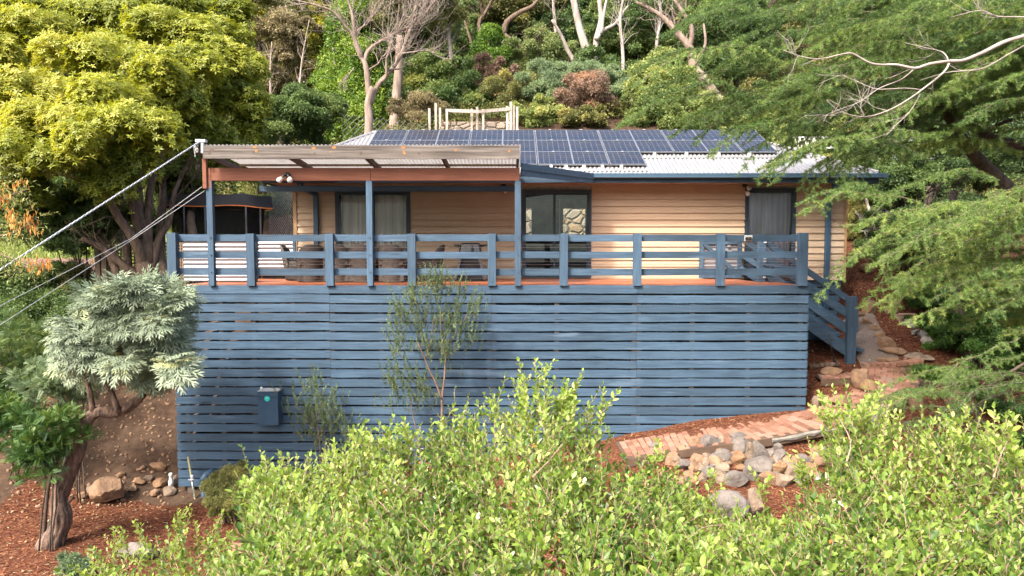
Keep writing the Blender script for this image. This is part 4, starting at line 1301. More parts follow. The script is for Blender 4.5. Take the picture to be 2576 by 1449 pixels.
def crown(F_, c, rad, lobes=26, lr=.36, per=260, size=.14, tmpl=CL, up=.35, flat=.75, gap=0.0, tb=.4, shape='oval', lobeset=None):
    """c centre, rad (rx,ry,rz); leaf clumps on the shells of many lobes spread over the crown"""
    c = np.array(c); rad = np.array(rad)
    for k in range(lobes):
        if shape == 'cone':
            h = rng.uniform(-1, 1) ; k_ = (1 - h) / 2; k_ = .12 + .88 * k_ ** .8
            a = rng.uniform(0, 6.283); q = rng.uniform(.45, .95)
            lc = c + np.array([math.cos(a)*rad[0]*k_*q, math.sin(a)*rad[1]*k_*q, h*rad[2]])
            R_ = lr * min(rad[0], rad[2]) * (.5 + .6*k_) * rng.uniform(.7, 1.25)
        else:
            d = rdir(1)[0]; d[2] = d[2]*.8 + .15; q = rng.uniform(.3, 1.0)
            out_ = rng.rand() < .3
            if out_: q = rng.uniform(.95, 1.3)
            if d[1] > .3 : d[1] *= -1 if rng.rand() < .5 else 1
            lc = c + d * rad * q
            R_ = lr * rad.min() * (rng.uniform(.35, .7) if out_ else rng.uniform(.6, 1.3))
        n = int(per * rng.uniform(.7, 1.3) * (.5 if shape != 'cone' and out_ else 1))
        dd = rdir(n); fl = (dd[:, 2] < -.2) & (rng.rand(n) < .6); dd[:, 2] = np.where(fl, -dd[:, 2], dd[:, 2])
        rr = rng.uniform(.55, 1.08, n)[:, None]
        pos = lc + dd * rr * R_ * np.array([1.15, 1.15, flat])
        ax = nrm(dd + rdir(n) * .8 + np.array([0, 0, up])); nn = nrm(dd + rdir(n) * .6)
        ti = np.clip(tb + .22 * rng.normal() + rng.normal(0, .18, n) + .12 * dd[:, 2], 0, 1)
        s_ = size * rng.uniform(.7, 1.3, n)
        ti_idx = rng.randint(len(tmpl), size=n)
        for j in range(len(tmpl)):
            mk = ti_idx == j
            F_.add(*tmpl[j], pos[mk], frames(ax[mk], nn[mk], s_[mk], s_[mk]), ti[mk])

def limb_mesh(g, p, q, r0, r1, n=8, wob=.05, sides=7):
    p = Vector(p); q = Vector(q); L_ = (q-p).length; pts = []; rs = []
    for i in range(n+1):
        u = i/n; c = p.lerp(q, u)
        if 0 < i < n: c += Vector((random.uniform(-1,1), random.uniform(-1,1), random.uniform(-1,1)))*wob*L_/n*1.6
        pts.append(c); rs.append(r0 + (r1-r0)*u)
    g.tube(pts, rs, sides); return pts

def tree(name, label, px, py, Y, rxp, ryp, mt, lobes=26, lr=.36, per=260, size=None, shape='oval', trunk='dark', tr_r=.18, ry=None, tmpl=CL, flat=.75, tb=.4, cat='tree', group=None, up=.35):
    s = Y / F
    c = Pt(px, py, Y); rx, rz = rxp*s*1.12, ryp*s*1.12
    base = z1(c.x, Y)
    e = empty(name, (c.x, Y, base), label, cat, group)
    F_ = Fol(); crown(F_, c, (rx, ry or rx*.8, rz), lobes, lr, per, size or 5.2*s, tmpl, up, flat, tb=tb, shape=shape)
    F_.build('crown', LM[mt], e)
    g = MB()
    if cat == 'tree':
        limb_mesh(g, (c.x+random.uniform(-.2,.2), Y, base-.2), (c.x, Y, c.z), tr_r, tr_r*.5)
        for k in range(6):
            d = rdir(1)[0]; limb_mesh(g, (c.x, Y, c.z - rz*random.uniform(.1,.6)), Vector(c)+Vector((d[0]*rx*.7, d[1]*rx*.6, abs(d[2])*rz*.6)), tr_r*.4, tr_r*.1, 6)
        g.build('trunk', BK[trunk], e, smooth=True)
    else:
        for k in range(3 if name.startswith('fern') else 7):
            d = rdir(1)[0]; limb_mesh(g, (c.x+random.uniform(-.2,.2), Y, base-.1), Vector(c)+Vector((d[0]*rx*.6, d[1]*rx*.5, abs(d[2])*rz*.3)), .014 if name.startswith('fern') else .03, .008, 5)
        g.build('stems', BK[trunk], e, smooth=True)
    return e

# ------------------------------------------------------------------ the wood on the hill
G_ = 'trees on the hillside behind the house'
FAR = [
 ('cypress_tree', 'tall bright green cypress right behind the bare dead tree', 905, 150, 31, 110, 215, 'cypress', dict(lobes=150, lr=.30, per=150, shape='cone', flat=1.1, up=.9, tb=.5)),
 ('cypress_tree', 'dark green cypress top crowding the right of the bright cypress', 1010, 40, 36, 85, 150, 'dark', dict(lobes=60, lr=.3, per=200, flat=1.0)),
 ('conifer_tree', 'tan coloured dry conifer with thin bare spires left of the bright cypress', 700, 180, 34, 75, 150, 'tan', dict(lobes=50, lr=.34, per=220)),
 ('conifer_tree', 'olive conifer at the top left beside the big yellow green tree', 740, 60, 40, 95, 120, 'olive', dict(lobes=40, lr=.36, per=240)),
 ('wattle_tree', 'golden yellow wattle crown high behind the big left tree', 650, 40, 44, 80, 70, 'gold', dict(lobes=24, lr=.4, per=260)),
 ('wattle_tree', 'golden green wattle beside the bare spires at upper left', 800, 150, 38, 65, 110, 'gold', dict(lobes=28, lr=.4, per=220, tb=.25)),
 ('juniper_tree', 'dark blue green juniper low behind the pergola roof', 725, 300, 26, 80, 75, 'dark', dict(lobes=36, lr=.4, per=240, tb=.6)),
 ('juniper_tree', 'grey green juniper at the left foot of the bright cypress', 800, 300, 27, 70, 70, 'mid', dict(lobes=30, lr=.4, per=240, tb=.3)),
 ('juniper_tree', 'olive green juniper touching the right edge of the big left tree', 650, 330, 25, 60, 70, 'mid', dict(lobes=30, lr=.4, per=240)),
 ('wattle_tree', 'feathery olive wattle between the dead tree and the twisted gum', 1115, 130, 38, 95, 150, 'mid', dict(lobes=60, lr=.32, per=220)),
 ('wattle_tree', 'grey green feathery tree low right of the reddish gum trunk', 1090, 250, 30, 80, 95, 'mid', dict(lobes=40, lr=.36, per=220, tb=.3)),
 ('gum_tree', 'drooping olive gum crown behind the twisted limbs at top centre', 1270, 45, 42, 130, 100, 'olive', dict(lobes=60, lr=.32, per=200, tb=.2)),
 ('cypress_tree', 'small vivid green pointed cypress at the centre of the bank', 1238, 135, 33, 52, 60, 'cypress', dict(lobes=34, lr=.4, per=180, shape='cone', flat=1.1, up=.9, tb=.35)),
 ('evergreen_tree', 'shadowy evergreen low behind the bare posts', 1200, 240, 34, 90, 70, 'mid', dict(lobes=40, lr=.36, per=200, tb=.15)),
 ('round_tree', 'rounded sage green tree left of the white triple gum', 1350, 165, 34, 68, 72, 'sage', dict(lobes=46, lr=.34, per=240, flat=.9)),
 ('evergreen_tree', 'dark evergreen directly behind the white triple gum', 1420, 90, 42, 110, 110, 'dark', dict(lobes=50, lr=.33, per=220)),
 ('wattle_tree', 'yellow green wattle top above the white triple gum', 1450, 25, 48, 90, 60, 'gold', dict(lobes=26, lr=.4, per=220, tb=.25)),
 ('evergreen_tree', 'large layered dark green tree right of the white triple gum', 1600, 110, 38, 130, 130, 'mid', dict(lobes=90, lr=.26, per=220, flat=.5, tb=.25)),
 ('evergreen_tree', 'lower dark green tree between the white gum and the yellow shrub', 1530, 210, 33, 75, 90, 'dark', dict(lobes=40, lr=.33, per=220, flat=.6, tb=.5)),
 ('evergreen_tree', 'bright mid green tree behind the leaning gum at upper right', 1730, 70, 44, 120, 110, 'mid', dict(lobes=60, lr=.32, per=220, tb=.55)),
 ('evergreen_tree', 'dark tree showing through the cedar near the leaning gum', 1850, 150, 36, 100, 120, 'dark', dict(lobes=50, lr=.33, per=200)),
 ('evergreen_tree', 'pale olive tree seen through the cedar at top right', 2000, 60, 44, 140, 110, 'olive', dict(lobes=50, lr=.34, per=200, tb=.3)),
 ('evergreen_tree', 'hazy green tree behind the cedar top', 2250, 60, 40, 170, 130, 'mid', dict(lobes=60, lr=.33, per=200)),
 ('evergreen_tree', 'dark tree filling the top right corner behind the cedar', 2500, 80, 34, 170, 160, 'dark', dict(lobes=60, lr=.33, per=200)),
 ('evergreen_tree', 'dim green tree behind the far end of the right hand cedar', 2450, 300, 30, 140, 140, 'dark', dict(lobes=50, lr=.33, per=200, tb=.3)),
 ('evergreen_tree', 'high green tree above the bright cypress', 880, -30, 48, 120, 90, 'dark', dict(lobes=40, lr=.36, per=200, tb=.5)),
 ('evergreen_tree', 'green tree top between dead tree twigs and the twisted gum', 1130, -10, 50, 120, 80, 'olive', dict(lobes=34, lr=.36, per=200, tb=.2)),
 ('evergreen_tree', 'dark tree behind the multi stemmed left tree', 450, 420, 24, 150, 120, 'dark', dict(lobes=60, lr=.33, per=240)),
 ('evergreen_tree', 'deep green tree at the far left behind the yellow pods', 120, 400, 26, 200, 120, 'dark', dict(lobes=60, lr=.33, per=240, tb=.5)),
 ('evergreen_tree', 'tree closing the top left corner behind the yellow green crown', 150, -20, 34, 220, 100, 'mid', dict(lobes=60, lr=.33, per=220)),
 ('evergreen_tree', 'tree behind the top of the yellow green crown', 480, 0, 36, 180, 100, 'mid', dict(lobes=60, lr=.33, per=220, tb=.6)),
]
for nm, lb, px, py, Y, rx, ry_, mt, kw in FAR:
    tree(nm, lb, px, py, Y, rx, ry_, mt, group=G_, tr_r=.2, **kw)
G2 = 'bushes on the bank behind the house'
BUSH = [
 ('bush', 'dark leafy shrub crowding the corner of the eaves under the cedar', 2290, 455, 18.0, 85, 60, 'dark', dict(lobes=44, lr=.3, per=200, tb=.5)),
 ('bush', 'dark shrub hiding the base of the cedar trunks', 2520, 850, 13.9, 80, 100, 'strap', dict(lobes=50, lr=.3, per=200, tb=.3)),
 ('bush', 'low dark shrub between the white stones and the cedar trunks', 2395, 850, 15.0, 50, 55, 'strap', dict(lobes=36, lr=.3, per=200, tb=.5)),
 ('bush', 'dark bush low in front of the water tank', 2280, 500, 20, 110, 50, 'dark', dict(lobes=40, lr=.33, per=200, tb=.3)),
 ('bush', 'pale grey green bush left of the dead brown patch', 1395, 235, 29.5, 60, 55, 'grey', dict(lobes=34, lr=.38, per=200, tmpl=CLF)),
 ('bush', 'grey green bush right of the dead brown patch', 1530, 250, 29.5, 50, 55, 'grey', dict(lobes=30, lr=.38, per=200, tmpl=CLF)),
 ('bush', 'grey green bush behind the dead brown patch', 1460, 210, 31, 75, 40, 'grey', dict(lobes=30, lr=.38, per=200, tmpl=CLF)),
 ('dead_bush', 'dead brown twiggy bush in front of the white gum', 1462, 250, 28.6, 58, 48, 'brown', dict(lobes=30, lr=.4, per=170, tmpl=CLF, up=1.2)),
 ('dead_bush', 'small dead tan bush left of the round sage tree', 1242, 185, 32, 34, 34, 'brown', dict(lobes=16, lr=.42, per=160, tmpl=CLF, up=1.2)),
 ('bush', 'dark stemmed flowering bush at the ridge beside the ventilator', 1465, 305, 27.5, 48, 26, 'olive', dict(lobes=18, lr=.42, per=200)),
 ('bush', 'bright lime creeper hanging beside the post frame', 1345, 300, 28, 50, 36, 'lime', dict(lobes=24, lr=.4, per=180)),
 ('bush', 'tangle of brown green vine above the stone wall', 1300, 240, 30, 60, 45, 'olive', dict(lobes=26, lr=.4, per=160, tmpl=CLF)),
 ('bush', 'dry tangled vine left of the post frame', 1060, 285, 28, 45, 45, 'tan', dict(lobes=20, lr=.4, per=160, tmpl=CLF)),
 ('bush', 'dark vine low between netting and post frame', 1150, 265, 30, 60, 40, 'mid', dict(lobes=24, lr=.4, per=160, tb=.2)),
 ('bush', 'tall yellow green leafy shrub left of the cedar', 1665, 230, 29, 68, 75, 'lime', dict(lobes=40, lr=.34, per=150, flat=1.0)),
 ('bush', 'yellow green shrub low right behind the solar modules', 1780, 300, 27, 90, 45, 'lime', dict(lobes=36, lr=.36, per=170, tb=.2)),
 ('bush', 'green bush behind the ridge end', 1610, 300, 28, 50, 40, 'mid', dict(lobes=24, lr=.4, per=180)),
 ('bush', 'pale lime bush in the sun right of the roof hip', 2080, 385, 23.5, 110, 60, 'lime', dict(lobes=50, lr=.34, per=200, tb=.3)),
 ('bush', 'lime bush behind the roof hip and the cedar tips', 1950, 330, 26, 90, 60, 'lime', dict(lobes=36, lr=.36, per=180, tb=.15)),
 ('bush', 'dry grassy bush standing beside the right house corner', 2150, 560, 20.5, 32, 60, 'olive', dict(lobes=26, lr=.4, per=150, tmpl=CLF, tb=.6)),
 ('bush', 'yellow green weeds behind the right house corner', 2155, 490, 23.0, 35, 40, 'lime', dict(lobes=20, lr=.4, per=150)),
 ('bush', 'dark leafy bush under the cedar beyond the planter', 2330, 600, 17.8, 130, 90, 'dark', dict(lobes=60, lr=.3, per=220)),
 ('bush', 'dark leafy bush deep under the cedar limbs', 2400, 420, 19.5, 180, 90, 'dark', dict(lobes=60, lr=.3, per=220, tb=.3)),
 ('bush', 'low dark green shrub right of the white stones', 2400, 760, 16.2, 100, 75, 'strap', dict(lobes=50, lr=.3, per=200)),
 ('bush', 'dense dark shrub at the right edge below the cedar', 2540, 880, 15.4, 90, 110, 'strap', dict(lobes=50, lr=.3, per=200)),
 ('bush', 'dark green leafy shrub at the far left under the wires', 60, 780, 17.5, 130, 110, 'dark', dict(lobes=60, lr=.3, per=240, tb=.6)),
 ('bush', 'mid green shrub behind the left side of the silver tree', 150, 900, 15.8, 110, 120, 'mid', dict(lobes=50, lr=.3, per=220, tb=.15)),
 ('bush', 'dim shrub below the rusty shed roof', 210, 740, 18.2, 90, 60, 'olive', dict(lobes=40, lr=.33, per=200, tb=.1)),
 ('bush', 'leafy dark green undergrowth at the left picture edge', -20, 1000, 15.0, 90, 90, 'fern', dict(lobes=40, lr=.33, per=200, tb=.3)),
 ('bush', 'dark rhododendron like bush left of the multi stemmed trunk', 200, 560, 17.6, 130, 95, 'dark', dict(lobes=50, lr=.33, per=150, tmpl=RO, tb=.65, size=.13)),
 ('bush', 'green bush between trampoline and house netting', 725, 520, 21, 40, 50, 'mid', dict(lobes=24, lr=.4, per=180)),
]
for nm, lb, px, py, Y, rx, ry_, mt, kw in BUSH:
    kw['lobes'] = int(kw['lobes']*1.4); tree(nm, lb, px, py, Y, rx*1.16, ry_*1.1, mt, group=G2, cat='bush', trunk='twig', **kw)
# the far slope reads as one mass
F_ = Fol()
for k in range(85):
    X = rng.uniform(-60, 60); Y = rng.uniform(50, 86)
    crown(F_, (X, Y, z1(X, Y)+rng.uniform(2, 5)), (rng.uniform(3,5), 3, rng.uniform(3,6)), 14, .42, 90, .42, tb=rng.uniform(.2,.6))
o = F_.build('forest', leafmat('forest_mass_leaves', (.028,.055,.018), (.13,.17,.04), (.2,.2,.05), .25)); tag(o, 'dense wood closing the top of the hillside', kind='stuff', cat='forest')

# ------------------------------------------------------------------ traced bare trees
def traced(g, pts, Y, r0, r1, dY=0.0, sides=7):
    """pts in survey pixels; the limb leans dY metres towards or away along its length"""
    P = []; n = len(pts)
    for i, (x, y) in enumerate(pts): P.append(Pt(x, y, Y + dY*i/max(1, n-1)))
    # smooth once
    Q = []
    for i in range(n-1):
        for u in (0, .33, .66):
            a = P[max(i-1,0)]; b = P[i]; c = P[i+1]; d = P[min(i+2,n-1)]
            Q.append(.5*((2*b)+(c-a)*u+(2*a-5*b+4*c-d)*u*u+(3*b-a-3*c+d)*u**3))
    Q.append(P[-1]); m = len(Q)
    g.tube(Q, [r0+(r1-r0)*i/(m-1) for i in range(m)], sides); return Q
def twigs(g, Q, n, L_, r, seed=0, droop=0.0, sub=3, up=.3, frm=.35):
    rr = random.Random(seed)
    for k in range(n):
        i = rr.randint(int(len(Q)*frm), len(Q)-2); d = (Q[i+1]-Q[i]).normalized()
        v = (d*.8 + Vector((rr.gauss(0,.5), rr.gauss(0,.5), rr.gauss(up-droop,.4)))).normalized()
        p = Q[i]; pts = [p]
        for s_ in range(4):
            p = p + v*L_/4*rr.uniform(.7,1.2); v = (v+Vector((rr.gauss(0,.25), rr.gauss(0,.25), rr.gauss(.05-droop,.25)))).normalized(); pts.append(p)
        g.tube(pts, [r, r*.8, r*.6, r*.45, r*.3], 4, caps=False)
        if sub:
            for s_ in range(sub):
                j = rr.randint(1, 3); v2 = (v+Vector((rr.gauss(0,.6), rr.gauss(0,.5), rr.gauss(.1-droop,.5)))).normalized()
                g.tube([pts[j], pts[j]+v2*L_*.25, pts[j]+(v2+Vector((0,0,.15)))*L_*.45], [r*.5, r*.35, r*.2], 3, caps=False)
# dead tree behind the pergola
Yd = 23.0; b0 = Pt(925, 365, Yd)
e = empty('dead_tree', (b0.x, Yd, z1(b0.x, Yd)), 'tall bare dead tree with forked pinkish trunk behind the pergola roof', 'tree')
g = MB()
g.tube([(b0.x, Yd, z1(b0.x,Yd)-.2), b0], [.17,.155], 9)
main = traced(g, [(925,365),(928,300),(926,260),(938,220)], Yd, .155, .125)
A = traced(g, [(930,265),(925,200),(920,165),(912,150),(896,115),(890,70),(884,25),(868,-15)], Yd, .11, .035)
B = traced(g, [(930,262),(950,215),(985,175),(1010,135),(1025,90),(1040,45),(1052,-15)], Yd, .095, .025, .6)
C = traced(g, [(912,150),(888,90),(868,65),(840,30),(790,12),(750,2)], Yd, .07, .02, -.6)
D = traced(g, [(916,158),(922,135),(940,115),(975,95),(1012,75),(1055,55),(1080,20),(1100,-10)], Yd, .075, .02, .8)
E_ = traced(g, [(888,90),(908,70),(925,60),(945,30),(958,8)], Yd, .04, .012, .5)
H = traced(g, [(975,178),(990,174),(1005,174)], Yd, .04, .03, .2)
I_ = traced(g, [(960,205),(972,190),(972,150),(980,130),(985,105)], Yd, .06, .02, -.3)
J = traced(g, [(928,175),(952,160),(960,145),(975,135)], Yd, .03, .012, -.3)
g.build('trunk', BK['pink'], e, smooth=True)
g = MB()
for i, (q_, n_, l_) in enumerate(((A,14,1.3),(B,26,1.4),(C,16,1.2),(D,46,1.7),(E_,12,1.0),(I_,10,.9),(J,6,.8),(H,3,.6))): twigs(g, q_, n_, l_, .012, i, up=.35, sub=4)
K = traced(g, [(1010,135),(1045,130),(1075,128),(1110,145),(1140,150)], Yd, .03, .008, .4); twigs(g, K, 16, .9, .009, 9, sub=3)
K = traced(g, [(890,170),(880,185),(868,200)], Yd, .02, .008, .1); twigs(g, K, 8, .6, .008, 10, droop=.5)
g.build('twigs', BK['deadwood'], e, smooth=True)
# reddish gum trunk
Y_ = 29; e = empty('gum_tree', (Pt(1000,330,Y_).x, Y_, 0), 'thick reddish gum trunk standing behind the dead tree', 'tree'); g = MB()
traced(g, [(991,350),(994,290),(998,240),(1001,195),(1003,150),(1006,90)], Y_, .27, .14); g.build('trunk', BK['pink'], e, smooth=True)
F_ = Fol(); crown(F_, Pt(1030,20,30), (2.2,1.5,1.6), 24, .36, 160, .12, tb=.3); F_.build('crown', LM['olive'], e)
# twisted gum
Y_ = 34; e = empty('gum_tree', (Pt(1245,200,Y_).x, Y_, z1(0,Y_)), 'twisted dark limbed gum at the top centre', 'tree'); g = MB()
traced(g, [(1225,260),(1230,180),(1222,140),(1212,115),(1235,95),(1265,85),(1275,55),(1310,30),(1340,15),(1360,-10)], Y_, .28, .07)
q1 = traced(g, [(1265,85),(1300,110),(1318,122),(1345,105),(1360,80)], Y_, .12, .03, -.5); q2 = traced(g, [(1215,100),(1205,60),(1222,30),(1240,-5)], Y_, .12, .05)
q3 = traced(g, [(1180,170),(1195,140),(1180,90),(1168,50)], Y_, .10, .04); twigs(g, q1, 16, 1.4, .02, 3, droop=.3); twigs(g, q2, 10, 1.5, .02, 4)
g.build('trunk', BK['brown'], e, smooth=True)
# white triple gum
Y_ = 33; e = empty('gum_tree', (Pt(1470,200,Y_).x, Y_, z1(Pt(1470,200,Y_).x, Y_)), 'white trunked gum forking into three stems behind the ridge', 'tree'); g = MB()
traced(g, [(1470,330),(1468,230),(1476,190),(1482,150),(1470,110),(1455,60),(1440,-15)], Y_, .30, .15)
traced(g, [(1468,215),(1455,175),(1430,130),(1410,85),(1388,50)], Y_, .14, .05, -.8)
traced(g, [(1478,215),(1495,160),(1500,100),(1512,50),(1508,0),(1512,-20)], Y_, .17, .09, .5)
q1 = traced(g, [(1500,100),(1515,78),(1545,62),(1565,35),(1580,15)], Y_, .12, .04, .4); traced(g, [(1513,85),(1518,40),(1528,-10)], Y_, .1, .05)
q2 = traced(g, [(1482,170),(1465,180),(1450,165),(1430,175)], Y_, .04, .015); twigs(g, q2, 12, .9, .012, 5); twigs(g, q1, 6, 1.2, .015, 6)
g.build('trunk', BK['pale'], e, smooth=True)
# leaning gum
Y_ = 29; e = empty('gum_tree', (Pt(1840,340,Y_).x, Y_, z1(Pt(1840,340,Y_).x, Y_)), 'leaning gum with pale upper limbs beside the cedar', 'tree'); g = MB()
m_ = traced(g, [(1850,370),(1835,320),(1810,260),(1770,200),(1745,170),(1735,120),(1700,80),(1675,50),(1640,25),(1600,5)], Y_, .3, .05)
q1 = traced(g, [(1748,180),(1760,140),(1775,110),(1770,60)], Y_, .1, .04); q2 = traced(g, [(1735,120),(1740,70),(1710,20),(1690,-10)], Y_, .12, .05)
q3 = traced(g, [(1780,325),(1755,322),(1740,330),(1720,328)], Y_, .10, .06, -.4); twigs(g, m_, 14, 1.5, .02, 7, frm=.6); twigs(g, q2, 10, 1.3, .02, 8)
g.build('trunk', BK['pink'], e, smooth=True)
# two bleached spires at the upper left
for a_, lb in (([(682,330),(681,240),(680,170),(684,105)], 'thin bleached dead spire left of the dry conifer'), ([(745,320),(752,240),(760,150),(778,50)], 'leaning bleached dead spire with stub twigs left of the bright cypress')):
    g = MB(); Q = traced(g, a_, 30.5, .08, .015); twigs(g, Q, 26, .8, .012, 2, droop=.1, sub=1, frm=.1); o = g.build('dead_tree', BK['deadwood'], smooth=True); tag(o, lb, 'tree', 'bleached spires')

for i_, (a_, lb) in enumerate((([(1132,260),(1135,150),(1128,60),(1140,-20)],'slim grey trunk between the reddish gum and the twisted gum'),([(1562,260),(1568,150),(1560,50),(1572,-20)],'slim pale trunk right of the white triple gum'),([(1655,240),(1650,130),(1662,40),(1655,-20)],'slim trunk just left of the leaning gum'),([(838,330),(845,220),(838,100),(850,-20)],'slim pale trunk left of the bare dead tree'),([(1392,150),(1398,80),(1392,10),(1400,-20)],'thin pale trunk above the round sage tree'))):
    g = MB(); Q = traced(g, a_, 31+i_*.8, .10, .05); twigs(g, Q, 16, 1.3, .018, i_+70, up=.5, sub=2, frm=.4); o = g.build('gum_tree', BK['pale'], smooth=True); tag(o, lb, 'tree', 'slim trunks in the wood')
# ------------------------------------------------------------------ post frame and stone walls on the bank
def stonemat(name, sc_=3.2, squash=1.3, c0=(.30,.235,.175), c1=(.46,.375,.29), c2=(.48,.30,.15)):
    m, t, b, N, L = newmat(name)
    tc = N('ShaderNodeTexCoord'); mp = N('ShaderNodeMapping'); mp.inputs['Scale'].default_value = (1, 1, squash); L(tc.outputs['Object'], mp.inputs[0])
    nz = N('ShaderNodeTexNoise'); nz.inputs['Scale'].default_value = 3; L(mp.outputs[0], nz.inputs['Vector'])
    ad = N('ShaderNodeMix'); ad.data_type = 'RGBA'; ad.blend_type = 'ADD'; ad.inputs[0].default_value = .15; L(mp.outputs[0], ad.inputs[6]); L(nz.outputs['Color'], ad.inputs[7])
    v1 = N('ShaderNodeTexVoronoi'); v1.inputs['Scale'].default_value = sc_; L(ad.outputs[2], v1.inputs['Vector'])
    v2 = N('ShaderNodeTexVoronoi'); v2.feature = 'DISTANCE_TO_EDGE'; v2.inputs['Scale'].default_value = sc_; L(ad.outputs[2], v2.inputs['Vector'])
    sp = N('ShaderNodeSeparateColor'); L(v1.outputs['Color'], sp.inputs[0])
    c = mix(t, c0, c1, sp.outputs[0]); c = mix(t, c, c2, ramp(t, sp.outputs[1], .7, .85, 0, .8))
    c = mix(t, c, tuple(x*.55 for x in c0), ramp(t, noise(t, 18, 5), .5, .75, 0, .5))
    c = mix(t, (.22,.18,.14), c, ramp(t, v2.outputs[0], .02, .07)); L(c, b.inputs['Base Color']); b.inputs['Roughness'].default_value = .9
    bump(t, b, ramp(t, v2.outputs[0], 0, .15), .06); return m
SM = stonemat('random_stone_wall')
Y_ = 26.6; a_, b_ = Pt(1107,320,Y_).x, Pt(1296,320,Y_).x
g = MB(); g.box((a_, Y_, z1(0,26)-1.4), (b_, Y_+.4, Pt(CX,306,Y_).z)); o = g.build('retaining_wall', SM, bevel=.02); tag(o, 'low random stone retaining wall behind the roof ridge', 'wall')
g = MB(); g.box((-5, 22.45, -.2), (7.6, 22.75, 2.4)); o = g.build('retaining_wall', stonemat('big_stone_wall', 2.6)); tag(o, 'high stone retaining wall seen through the clear sliding door', 'wall')
Y_ = 26.2; e = empty('post_frame', (Pt(1185,320,Y_).x, Y_, Pt(CX,334,Y_).z-1), 'frame of bleached timber posts and a top rail above the roof ridge', 'frame')
for px, t_ in ((1079,271),(1097,261),(1108,273),(1125,276),(1186,272),(1200,268),(1216,276),(1276,268),(1285,257),(1292,265),(1301,270)):
    g = MB(); x = Pt(px,300,Y_).x; dy = random.uniform(-.15,.15); g.bar((x+random.uniform(-.02,.02), Y_+dy, Pt(CX,345,Y_).z-1.2), (x, Y_+dy, Pt(CX,t_,Y_).z), .085, .08, up=(0,1,0)); g.build('post', M['greypost'], e)
g = MB(); g.bar(Pt(1125,278,Y_-.1), Pt(1205,281,Y_-.1), .06, .12); g.bar(Pt(1205,281,Y_-.1), Pt(1284,274,Y_-.1), .06, .12); g.build('rail', M['greypost'], e)
netting('wire_netting', (Pt(860,350,24).x, 24, 0), (Pt(1075,340,26).x, 26, 0), 3.2, 5.4, 'grey netting strung behind the ridge left of the post frame', .22, .006)
random.seed(23)
# ------------------------------------------------------------------ big yellow-green tree on the left
e = empty('spreading_tree', (Pt(370,700,16.4).x, 16.4, z1(Pt(370,700,16.4).x,16.4)), 'large spreading tree with layered yellow green foliage left of the deck', 'tree')
F_ = Fol()
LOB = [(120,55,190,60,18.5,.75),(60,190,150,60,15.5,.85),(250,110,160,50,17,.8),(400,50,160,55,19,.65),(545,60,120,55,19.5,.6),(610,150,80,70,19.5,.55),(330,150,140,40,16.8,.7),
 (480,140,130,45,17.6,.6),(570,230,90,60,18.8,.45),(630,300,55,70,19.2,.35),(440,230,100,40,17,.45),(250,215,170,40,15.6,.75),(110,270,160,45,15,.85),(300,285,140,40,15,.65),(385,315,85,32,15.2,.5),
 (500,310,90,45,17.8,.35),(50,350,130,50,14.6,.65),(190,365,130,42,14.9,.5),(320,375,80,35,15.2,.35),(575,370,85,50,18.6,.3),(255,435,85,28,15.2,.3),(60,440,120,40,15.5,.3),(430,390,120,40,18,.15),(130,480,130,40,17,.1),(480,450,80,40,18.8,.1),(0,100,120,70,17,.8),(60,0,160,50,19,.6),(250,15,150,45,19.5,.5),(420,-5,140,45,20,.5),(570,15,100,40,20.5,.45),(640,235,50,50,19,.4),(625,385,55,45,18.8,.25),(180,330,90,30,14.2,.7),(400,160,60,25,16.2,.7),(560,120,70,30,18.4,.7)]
for (cx_, cy_, rx_, ry_, Y_, tb) in LOB:  # tb paints lobes: sunlit yellow up left, shaded green low and right
    s = Y_/F; c = Pt(cx_, cy_, Y_); a = rx_*s; b_ = ry_*s
    for k in range(9):
        # smaller plates overlapping like shingles
        t = rng.uniform(0, 6.283); q = rng.uniform(0, .75)
        pc = np.array(c) + np.array([math.cos(t)*q*a, math.sin(t)*q*a*.6, -q*q*b_*.9 + rng.uniform(-.2,.25)*b_])
        pr = a*rng.uniform(.32, .5)
        n = int(330*min(1.6, (pr/.75)**2)) + 60
        ang = rng.uniform(0, 6.283, n); rr = np.sqrt(rng.uniform(0, 1, n))
        pos = pc + np.stack([np.cos(ang)*rr*pr, np.sin(ang)*rr*pr*.8, -(rr**2)*pr*.34 + rng.normal(0,.11,n) + .08*np.sin(ang*5+k)*rr - (rng.rand(n) < .35)*rng.uniform(0,.35,n)], 1)
        out = np.stack([np.cos(ang)*rr, np.sin(ang)*rr, np.full(n,1.1-.4*rr)], 1)
        nn = nrm(out + rdir(n)*.45); ax = nrm(np.cross(nn, rdir(n)))
        sz = rng.uniform(.10, .165, n)*(Y_/16.5)
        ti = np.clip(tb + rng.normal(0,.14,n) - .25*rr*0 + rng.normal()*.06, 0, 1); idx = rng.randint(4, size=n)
        for j in range(4): mk = idx == j; F_.add(*RO[j], pos[mk], frames(ax[mk], nn[mk], sz[mk], sz[mk]), ti[mk])
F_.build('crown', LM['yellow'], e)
g = MB(); Y_ = 16.5; s0 = Pt(372,705,Y_); g.tube([(s0.x,Y_,z1(s0.x,Y_)-.3), s0, Pt(362,660,Y_)], [.26,.22,.2], 9)
